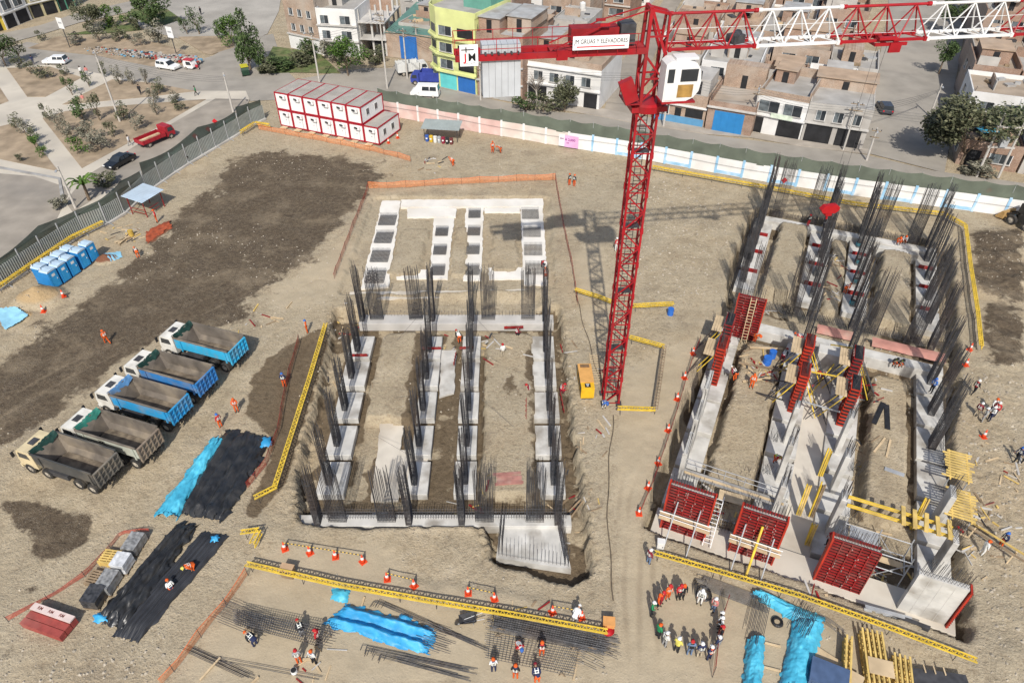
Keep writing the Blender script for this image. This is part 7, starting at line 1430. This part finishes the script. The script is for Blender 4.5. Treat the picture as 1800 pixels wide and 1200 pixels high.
H7 = tz((1000, 186), 118); house('corner house with white lower floors and brick top behind the bare tree', (922, 173), (1052, 194), 12, H7, WHH, winrow(4, 3.5, 4.9) + [(.05, .3, 0, 2.5, 'd'), (.4, .6, .8, 2.3, 'w'), (.8, .97, 0, 2.5, 'd')], ROOFD, bands=(2.8, 5.6), rooms=((.3, .75, .3, .95, 2.6, BRK2, None), (0, .28, .4, .95, 2.3, BRK, SHEET)), pm=BRK2, parapet=.9, slabs=WHH)
H8 = tz((1190, 216), 170); house('single storey house with blue lower wall beside the crane tower', (1146, 209), (1236, 225), 10, H8, BRK2, [(.02, .98, .1, 1.2, 'u'), (.1, .3, 1.3, 2.6, 'w'), (.62, .95, 1.3, 2.6, 'd'), (.42, .54, .1, 2.5, 'd')], ROOFG, bands=(2.9,), rooms=((.55, .95, .2, .8, 2.4, GRYH, None),), slabs=WHH)
H9 = tz((1280, 233), 188); house('low raw brick house with a bright blue gate', (1238, 227), (1318, 241), 11, H9, BRK, [(.16, .8, 0, 3.2, 'b')], ROOFD, parapet=.5, bands=(3.6,), rooms=((.05, .95, .75, .97, 3.6, BRK2, None),))
H10 = tz((1360, 236), 172); house('white two storey house with dark shop openings', (1320, 230), (1405, 247), 11, H10, WHH, [(.03, .2, 0, 2.4, 'd'), (.5, .97, 0, 2.5, 'd'), (.05, .45, 3.4, 5.0, 'w'), (.55, .9, 3.4, 5.0, 'w')], ROOFG, bands=(2.75,), pm=BRK2, parapet=.9, slabs=WHH, rooms=((.1, .5, .6, .97, 2.0, BRK, ROOFO),))
A = P(1345, 240); b = MB(); b.box((0, -.4, 3.1), (3.2, .08, .7)); sg = b.build('shop_sign', M('shop sign pale', (.55, .62, .5), .6, .25, 1.2), None, P(1366, 239), rot_to(P(1320, 230), P(1405, 247))); tag(sg, 'pale green and yellow shop sign over the white house opening', 'sign')
H11 = tz((1460, 254), 188); house('grey rendered two storey house with two wide dark garages at the street corner', (1406, 247), (1514, 264), 12, H11, GRYH, [(.04, .46, 0, 2.7, 'd'), (.54, .92, 0, 2.7, 'd')] + winrow(3, 3.5, 4.9, fill=.5), ROOFG, bands=(2.9,), parapet=.25, rooms=((.02, .98, .6, .97, 1.6, BRK2, ROOFO),))
# terraces behind
e_ = (P(1514, 264) - P(922, 173)); e_.z = 0; e_.normalize(); n_ = Vector((-e_.y, e_.x, 0)); o0 = P(922, 173)
SST = [pl([(1515, 272), (1650, 300), (1662, 240), (1668, 150), (1690, 60), (1670, 0), (1660, -90), (1560, -90), (1578, 20), (1565, 90), (1538, 180)]), pl([(1050, 202), (1118, 212), (1140, 150), (1180, 60), (1240, -30), (1180, -30), (1112, 70), (1075, 120)])]
hk = [0]
for row in range(7):
    s = (-40 if row else 62) + random.uniform(0, 3); j = 0; dist = [0.5, 13.2, 25, 37.5, 50, 63, 77][row]
    while s < 130:
        w = random.uniform(7, 10.5); dp = random.uniform(10, 11.6); H = random.choice((2.9, 3.2, 5.4, 5.6, 5.8, 8.0)) if row > 1 else random.choice((2.9, 3.1, 5.2, 5.4))
        a = o0 + e_ * s + n_ * dist; c = a + e_ * (w - .3); cs = [a + n_ * (dp * f_) + e_ * (w * g_) for f_ in (0, .5, 1) for g_ in (0, .5, 1)]; s += w
        if any(pip(np.array([q.x]), np.array([q.y]), st_)[0] for q in cs for st_ in SST): s += -w + 1.2; continue
        m_ = a + n_ * dp / 2; dep_ = m_.y * _c + CAMH * _s; px = 900 + FPX * m_.x / dep_
        if px < 650 or px > 1960 or (row > 0 and px < 690 + 12 * row and dist < 20): continue
        wm, cn = random.choice(((BRK, 'raw brick'), (BRK2, 'pale brick'), (GRYH, 'grey rendered'), (BRK, 'raw brick'), (WHH, 'whitewashed'))); rm, rn = random.choice(((ROOFD, 'dusty'), (ROOFO, 'clay coloured'), (ROOFG, 'grey'), (ROOFO, 'clay coloured'), (PINKR, 'pink') if random.random() < .25 else (ROOFD, 'dusty')))
        ops = [(.1, .35, 0, 2.3, 'd'), (.5, .85, .9, 2.2, 'w')] + (winrow(2, 3.5, 4.8) if H > 4.5 else []) + (winrow(2, 6.2, 7.4) if H > 7 else [])
        rooms = [(random.uniform(0, .4), random.uniform(.55, 1), random.uniform(.3, .5), random.uniform(.7, .97), random.uniform(1.9, 2.6), random.choice((BRK, BRK2, GRYH)), random.choice((SHEET, None, ROOFO, SHEET)))] if random.random() < .65 else []
        sd_ = [(.2, .35, H - 1.9, H - .7, 'w'), (.6, .75, H - 1.9, H - .7, 'w')] if random.random() < .5 else []
        hh = house('%s house, %s flat roof, %s from left in the %s terrace' % (cn, rn, ORD[min(j, 13)], ORD[row]), None, None, dp, H, wm, ops, rm, (2.75,) if H > 4.5 else (), random.choice((.3, .7, 1.0)), None, rooms, 'houses of the terraces behind the street', None, sd_, (a, c)); j += 1
        # junk left on the roof is part of the house
        for q in range(random.randint(4, 9)): b = MB(); b.box((random.uniform(.15, .85) * w, random.uniform(.1, .9) * dp, H + .2), (random.uniform(.4, 2.0), random.uniform(.3, 1.2), random.uniform(.15, .6)), rz=random.uniform(0, 3)); b.build('roof_junk', random.choice((WOODD, SHEET, BRK, WOOD, STEELD)), hh)
        for q in range(random.randint(1, 3)): b = MB(); v_ = random.random() < .5; x_, y_ = random.uniform(.1, .8) * w, random.uniform(.2, .8) * dp; b.box((x_, y_, H + .75), (.15, random.uniform(2, 4), 1.4) if v_ else (random.uniform(2, 4), .15, 1.4)); b.build('party_wall', random.choice((BRK, BRK2, GRYH)), hh)
        if random.random() < .5: b = MB(); b.box((random.uniform(.3, .7) * w, random.uniform(.25, .75) * dp, H + random.uniform(1.0, 2.2)), (random.uniform(2, 4), random.uniform(2, 3.5), .06), R=Euler((random.uniform(-.15, .15), random.uniform(-.1, .1), random.uniform(0, .3))).to_matrix()); b.build('awning_sheet', random.choice((SHEET, WOODD, SHEET, CYANT if random.random() < .3 else SHEET)), hh)
        if random.random() < .35:
            t = hh.matrix_basis @ Vector((w * random.uniform(.2, .8), dp * random.uniform(.55, .9), H + .06)); to = thing('water_tank', 'water tank on the roof of the %s house from left, %s terrace' % (ORD[min(j - 1, 13)], ORD[row]), 'water tank', t, 0, 'roof water tanks'); mt_ = random.choice((WHH, BLACKP, WHH)); b = MB(); b.lathe([(.55, .3), (.58, .4), (.58, 1.3), (.5, 1.45), (.2, 1.55)], 14); b.build('tank', mt_, to); b = MB(); b.box((0, 0, .15), (1.2, 1.2, .28)); b.build('plinth', CONC, to); b = MB(); b.lathe([(.2, 1.55), (.2, 1.62), (.05, 1.64)], 10); b.build('lid', mt_, to)
# far left houses
for k, (a, c, wm, lb) in enumerate((((-60, 70), (12, 52), M('yellow house paint', (.6, .45, .06), .8, .1, 1), 'yellow house at the far top left corner'), ((13, 52), (57, 34), WHH, 'white house with dark shop doors at the far top left'), ((58, 33), (106, 21), M('ochre house', (.45, .4, .24), .85, .1, 1), 'ochre house at the far top left, right of the white one'), ((107, 20), (134, 12), M('green house', (.1, .3, .2), .8, .1, 1), 'green house at the far top left corner of the crossing'))): house(lb, a, c, 11, 6.4, wm, [(.05, .4, 0, 2.5, 'd'), (.5, .92, 0, 2.5, 'd')] + winrow(2, 3.4, 5.2, fill=.75), ROOFG, bands=(2.8,), slabs=WHH)
# ================================================================== TREES AND SHRUBS
TRK = M('bark', (.16, .12, .085), .9, .25, 3)
def leafmat(n, c): return M('leaf ' + n, c, .75, .45, 1.6, spec=.2)
LF = dict(d=[leafmat('dark', (.045, .072, .025)), leafmat('dark light', (.085, .125, .045))], o=[leafmat('olive', (.085, .092, .05)), leafmat('olive light', (.145, .145, .085))], g=[leafmat('green', (.055, .105, .02)), leafmat('green light', (.1, .165, .035))], s=[leafmat('sage', (.15, .145, .105)), leafmat('sage light', (.24, .225, .17))])
def crown_mesh(kind, n, seed, ls, flat=1.0, clumps=9):
    rg = random.Random(seed); b = MB(); cs = []
    for k in range(clumps): a = rg.uniform(0, 6.3); r = rg.uniform(.15, .72); cs.append((r * math.cos(a), r * math.sin(a), rg.uniform(-.55, .6) * flat, rg.uniform(.24, .42)))
    for k in range(n):
        cx, cy, cz, cr = rg.choice(cs); d = Vector((rg.gauss(0, 1), rg.gauss(0, 1), rg.gauss(0, 1))).normalized() * cr * rg.uniform(.55, 1.08); p = Vector((cx, cy, cz)) + d; s = ls * rg.uniform(.6, 1.4)
        u = Vector((rg.gauss(0, 1), rg.gauss(0, 1), rg.gauss(0, .6))).normalized(); v = u.cross(Vector((rg.gauss(0, .6), rg.gauss(0, .6), 1))).normalized()
        b.add([p - u * s, p + v * s * .5, p + u * s, p - v * s * .5], [(0, 1, 2, 3)], int(rg.random() < .45))
    return b.mesh('crown', LF[kind]), cs
CRW = {}
def plant(label, px, py, h, r, kind='g', nm='tree', n=420, trunk=.35, flat=1.0, group=None, ls=None, cat='tree', z=.04):
    key = (kind, n, CRW.setdefault('c' + kind + str(n), 0) % 3, ls or 0); CRW['c' + kind + str(n)] += 1
    if key not in CRW: CRW[key] = crown_mesh(kind, n, len(CRW) * 7 + 1, ls or (.13 if n < 300 else .095), flat)
    cm, cs = CRW[key]; p = P(px, py, z); o = thing(nm, label, cat, p, random.uniform(0, 6.3), group); hz = h * (1 - trunk) / 2
    c = obj('crown', cm, o, (0, 0, h - hz)); c.scale = (r * 1.15, r * 1.15, hz * 1.5)
    b = MB(); b.tube((0, 0, -.1), (.05, .03, h * trunk), .025 * h + .02, 7, r2=.018 * h + .015)
    for cx, cy, cz, cr in cs[:6]: b.tube((.05, .03, h * trunk * .9), (cx * r, cy * r, h - hz + cz * hz), .012 * h + .01, 5, r2=.008)
    b.build('trunk', TRK, o); return o
big = 'large trees outside the site'
plant('tall dense dark green tree at the street corner by the open yard', 440, 122, 9.5, 2.9, 'd', n=3600, trunk=.14, ls=.052); plant('spreading green street tree in front of the white houses', 612, 133, 5.6, 3.6, 'g', n=2400, trunk=.3, ls=.056); plant('huge spreading dark tree at the right street corner', 1690, 288, 9.0, 6.2, 'o', n=6500, trunk=.18, ls=.042); plant('second broad tree behind the huge one at the right edge', 1752, 268, 7.2, 4.2, 'd', n=3600, trunk=.2, ls=.052)
plant('dark round tree at the top of the park', 268, 45, 6.5, 4.2, 'd', n=3600, trunk=.15, ls=.052); plant('bushy olive tree at the top left of the park', 160, 52, 5.5, 3.6, 'o', n=2400, trunk=.15, ls=.056); plant('bright green round bush beside the bushy olive tree', 200, 48, 4.2, 2.6, 'g', n=2400, trunk=.1, ls=.056); plant('rounded tree at the left edge by the street', 10, 116, 5.2, 2.8, 'd', n=2400, trunk=.3, ls=.056); plant('thin tree beside the left edge tree', 38, 110, 4.2, 1.8, 'o', n=420); plant('green tree beside the tall dark tree at the open yard', 408, 78, 5.5, 2.6, 'g', n=2400, trunk=.2, ls=.056)
plant('leafy dark tree between bare tree and corner house', 992, 196, 5.0, 2.6, 'o', n=2400, trunk=.15, ls=.056); plant('low wide bush beside the bare tree', 955, 197, 3.0, 2.6, 'o', n=420, trunk=.1); plant('low dark bush against the corner house', 925, 196, 2.8, 2.2, 'd', n=420, trunk=.1); plant('tree in shade along the left side of the right block', 1650, 130, 6.0, 2.6, 'd', n=2400, ls=.056); plant('tree in shade farther up the right side street', 1668, 60, 6.5, 2.8, 'd', n=2400, ls=.056)
# bare tree
p = P(945, 196); o = thing('bare_tree', 'bare pale trunked tree left of the corner house', 'tree', p); b = MB(); rg = random.Random(5); b.tube((0, 0, 0), (-.3, 0, 3.6), .17, 8, r2=.11); tw = MB()
for k in range(26):
    a = rg.uniform(0, 6.3); s0 = Vector((-.3, 0, 3.4 + rg.uniform(-.3, .3))); s1 = s0 + Vector((math.cos(a) * rg.uniform(.5, 1.2), math.sin(a) * rg.uniform(.5, 1.2), rg.uniform(.8, 1.8))); tw.tube(s0, s1, .05, 4, r2=.025)
    for j in range(5): a2 = a + rg.uniform(-.8, .8); s2 = s1 + Vector((math.cos(a2) * rg.uniform(.3, 1.0), math.sin(a2) * rg.uniform(.3, 1.0), rg.uniform(.2, 1.0))); tw.tube(s1, s2, .022, 3, r2=.008)
b.build('trunk', M('pale bark', (.4, .36, .31), .9, .15, 2), o); tw.build('crown', M('twigs', (.22, .19, .16), .9, .2, 2), o)
# palm by the fence
p = P(157, 352); o = thing('palm', 'short palm with arching fronds behind the left metal fence', 'palm', p); b = MB(); b.tube((0, 0, 0), (.1, 0, 2.2), .22, 8, r2=.16); b.build('trunk', TRK, o)
for k in range(22):
    a = k * 2.4; t = random.uniform(.5, 1.5); b = MB(); pts = [Vector((.1 + math.cos(a) * 1.9 * q, math.sin(a) * 1.9 * q, 2.2 + t * math.sin(q * 2.2) - .2 * q)) for q in (0, .25, .5, .75, 1)]; sdv = Vector((-math.sin(a), math.cos(a), 0))
    for u, v in zip(pts, pts[1:]): b.add([u - sdv * .16, u + Vector((0, 0, .05)), v + Vector((0, 0, .05)), v - sdv * .14, u + sdv * .16, v + sdv * .14], [(0, 1, 2, 3), (1, 4, 5, 2)])
    b.build('frond', LF['g'][k % 2], o)
PK = [(790, 555, 2.8, 1.1, 's', 'on the street side of the upper bed, left'), (875, 560, 2.8, .9, 's', 'on the street side of the upper bed, middle'), (968, 555, 2.8, .8, 's', 'on the street side of the upper bed, right'), (478, 625, 3.2, 1.0, 'd', 'at the path corner below the left bed'), (590, 570, 2.6, .9, 'd', 'beside the upper path near the lamp pole'), (680, 505, 2.6, .9, 'o', 'behind the tall lamp pole'), (552, 800, 3.2, 2.0, 'd', 'dense one in the middle of the large bed'), (660, 795, 3.8, 1.2, 'o', 'left of the lamp pole in the large bed'), (825, 790, 3.0, 1.5, 'o', 'right of the lamp pole in the large bed'), (335, 790, 2.6, .9, 'o', 'at the left tip of the large bed'), (425, 880, 3.2, 1.2, 's', 'near the left edge of the large bed'), (455, 920, 2.6, 1.0, 's', 'lower along the left edge of the large bed'), (520, 1010, 2.4, 1.5, 'g', 'low one at the bottom left of the large bed'), (600, 950, 3.4, 1.9, 's', 'wide grey one in the lower large bed'), (665, 990, 2.6, 1.7, 's', 'near the lower path of the large bed'), (750, 900, 2.2, 1.1, 'o', 'small one right of the wide grey one'), (912, 850, 2.6, 1.4, 's', 'behind the red truck, left'), (1015, 690, 2.6, 1.1, 's', 'toward the right tip of the large bed, rear'), (1035, 755, 2.2, .9, 's', 'toward the right tip of the large bed, front'), (1050, 610, 2.4, 1.5, 'o', 'on the right of the upper bed'), (1150, 675, 1.8, 1.2, 's', 'low one near the right tip of the large bed'), (1200, 720, 1.5, 1.3, 'o', 'flat bush at the right tip of the large bed'), (205, 490, 2.0, 1.2, 'o', 'in the left bed, upper left'), (300, 515, 2.2, 1.9, 'o', 'wide bush in the left bed'), (440, 495, 1.8, 1.1, 'o', 'at the right end of the left bed'), (130, 450, 1.8, 1.5, 'o', 'at the top edge of the left bed'),
      (110, 830, 2.0, 1.3, 'o', 'first in the hedge of the lower left bed'), (165, 880, 2.2, 1.3, 's', 'second in the hedge of the lower left bed'), (210, 930, 2.0, 1.2, 'o', 'third in the hedge of the lower left bed'), (240, 975, 1.8, 1.1, 'g', 'fourth in the hedge of the lower left bed'), (285, 1025, 1.6, 1.0, 'g', 'last in the hedge of the lower left bed'), (130, 1065, 1.0, .8, 'o', 'tiny plant alone in the lower left bed'), (660, 270, 3.0, 1.8, 's', 'pale flowering one at the top verge'), (790, 265, 2.6, 2.2, 'o', 'on the verge right of the pale flowering one'), (1050, 285, 4.0, 2.4, 's', 'on the verge behind the rubbish'), (935, 300, 2.4, 1.6, 's', 'on the verge left of the rubbish'), (1235, 225, 3.4, 1.3, 'd', 'in the triangular bed, left'), (1315, 225, 5.0, 1.6, 'd', 'tall one in the triangular bed'), (1450, 260, 3.2, 1.3, 'd', 'in the triangular bed, right'), (290, 265, 1.8, 1.2, 'o', 'on the verge at the far left'), (500, 290, 1.8, 2.0, 's', 'low one on the verge under the white billboard'), (905, 200, 2.2, 1.6, 'o', 'at the end of the grass strip')]
for x, y, h, r, k, lb in PK: plant('small park shrub, ' + lb, *t0(x, y), h, r, k, 'shrub', n=560, trunk=.18, group='shrubs in the park', ls=.085, cat='shrub')
for k, (x, y, h, r, kd, lb) in enumerate(((470, 128, 2.0, 2.6, 'o', 'hedge clump on the grass right of the tall dark tree'), (498, 120, 2.2, 2.8, 'd', 'hedge clump in the middle of the corner grass'), (530, 112, 2.6, 2.6, 'o', 'hedge clump at the right of the corner grass'), (545, 100, 3.0, 2.2, 'd', 'leafy bush below the raw brick house'), (585, 108, 3.4, 2.4, 's', 'pale bush below the white house'), (660, 112, 2.6, 2.2, 'o', 'bush below the unfinished house'), (1720, 305, 1.6, 2.4, 's', 'dry bushes at the foot of the huge tree'), (190, 325, 1.6, 1.6, 'o', 'bush behind the green fence netting'), (105, 365, 1.4, 1.2, 's', 'dry bush behind the left fence'))): plant(lb, x, y, h, r, kd, 'shrub', n=900, trunk=.08, cat='shrub')
# ================================================================== POLES, WIRES, SIGNS
PCON = M('pole concrete', (.47, .44, .4), .85, .12, 1); tops = {}
def pole(label, base, topy, key, arm=1.6, lamp=False):
    p = P(*base); h = max(4, top_z(base, topy)); o = thing('utility_pole' if not lamp else 'lamp_post', label, 'pole', p, rot_to(P(922, 173), P(1514, 264)) if base[0] > 500 else .4, 'poles along the streets'); b = MB(); b.tube((0, 0, 0), (0, 0, h), .17, 8, r2=.1); b.build('shaft', PCON, o); tops[key] = p + Vector((0, 0, h - .5))
    if arm and not lamp:
        for z in (h - .4, h - 1.3): b = MB(); b.box((0, -.14, z), (arm, .09, .1)); b.build('crossarm', WOODD, o)
        for x in (-.6, 0, .6): b = MB(); b.tube((x, -.14, h - .34), (x, -.14, h - .12), .05, 6); b.build('insulator', STEELD, o)
    b = MB(); b.tube((0, 0, h - .6), (0, -1.6, h + .1), .04, 6); b.build('lamp_arm', STEEL, o); b = MB(); b.box((0, -1.75, h + .1), (.22, .6, .1)); b.build('lamp_head', STEEL, o); return o
for q in (('tall lamp post rising from the middle of the large park bed', (211, 214), 88, 'a', 0, 1), ('lamp post at the park corner by the offices', (410, 197), 128, 'b', 0, 1), ('lamp post behind the lower left fence', (133, 366), 292, 'c', 0, 1), ('utility pole behind the white offices', (562, 147), 55, 'd', 1.6, 0), ('tall utility pole in front of the green roofed shed', (681, 156), 22, 'e', 1.8, 0), ('thin utility pole at the blue shed gate', (716, 138), 50, 'f', 1.4, 0), ('utility pole left of the lime house', (735, 105), 35, 'g', 1.4, 0), ('utility pole in front of the raw brick house behind the crane counterweights', (845, 176), 108, 'h', 1.4, 0), ('white based utility pole right of the crane tower', (1166, 223), 120, 'i', 1.6, 0), ('utility pole between the blue gate and the white house', (1317, 238), 150, 'j', 1.6, 0), ('utility pole in front of the grey garage house', (1482, 265), 178, 'k', 1.8, 0), ('low pole at the mouth of the right side street', (1523, 282), 225, 'l', 1.2, 0), ('lamp post on the right side street', (1634, 205), 148, 'm', 0, 1)): pole(q[0], q[1], q[2], q[3], q[4], bool(q[5]))
o = thing('twin_pole', 'twin concrete poles with a transformer under the huge tree', 'pole', P(1735, 312), rad(-8))
for s in (-1.4, 1.4): b = MB(); b.tube((s, 0, 0), (s, 0, 9), .18, 8, r2=.12); b.build('shaft', PCON, o)
for z in (4.4, 7.2): b = MB(); b.box((0, 0, z), (3.4, .25, .2)); b.build('crossbeam', PCON, o)
b = MB(); b.box((0, -.1, 5.2), (.9, .7, 1.2)); b.build('transformer', STEEL, o); tops['n'] = P(1735, 312) + Vector((0, 0, 8.8))
for k, (a, c) in enumerate((('d', 'e'), ('e', 'f'), ('e', 'h'), ('h', 'i'), ('i', 'j'), ('j', 'k'), ('k', 'n'), ('a', 'b'), ('f', 'g'), ('k', 'm'))):
    A, B_ = tops[a], tops[c]; o = thing('power_line', 'sagging black cables %s' % ['behind the offices', 'by the green shed', 'past the lime house', 'behind the crane tower', 'over the blue gate', 'over the white shop house', 'to the twin poles', 'over the park', 'beside the blue shed gate', 'across the right side street'][k], 'cable', (0, 0, 0), 0, 'street cables')
    for j in range(4):
        s = Vector((0, -.5 + .33 * j, -.35 * j)); b = MB(); b.path([A.lerp(B_, t / 12) + s - Vector((0, 0, 4 * (.5 + .15 * j) * (t / 12) * (1 - t / 12))) for t in range(13)], .02, 3); b.build('cable', STEELD, o)
for k, (x, y, h, lb) in enumerate(((123, 84, 5.2, 'white billboard on a dark pole at the left verge'), (310, 95, 4.6, 'white billboard on a dark pole behind the rubbish heap'))):
    o = thing('billboard', lb, 'billboard', P(x, y), rad(-25)); b = MB(); b.tube((0, 0, 0), (0, 0, h), .09, 6); b.build('post', STEELD, o); b = MB(); b.box((0, -.1, h - .6), (1.5, .08, 2.0)); b.build('face', WHITE, o); b = MB(); b.box((0, -.15, h - .5), (.9, .02, .3)); b.build('print', STEEL, o)
# rubbish heap along the street: uncountable
b = MB()
for k in range(520):
    t = random.random() ** .7; q = P(150 + 200 * t + random.uniform(-6, 6), 88 + 24 * t + random.uniform(-7, 4)); s = random.uniform(.1, .36) * (.5 + t); b.box((q.x, q.y, .1 + s * .3 + random.random() * .5 * t), (s * 1.5, s, s * .7), random.choice((0, 0, 0, 0, 0, 1, 1, 3, 3, 2, 4)), rz=random.uniform(0, 3))
tag(b.build('rubbish_heap', [M('rubble', (.36, .32, .28), .9, .2, 1), M('rubbish white', (.46, .44, .4), .7, .1, 1), M('rubbish red', (.35, .05, .04), .7, .1, 1), M('rubbish dark', (.06, .06, .06), .8, .2, 1), M('rubbish blue', (.15, .35, .5), .7, .1, 1)]), 'long heap of rubble and rubbish along the park street', kind='stuff')
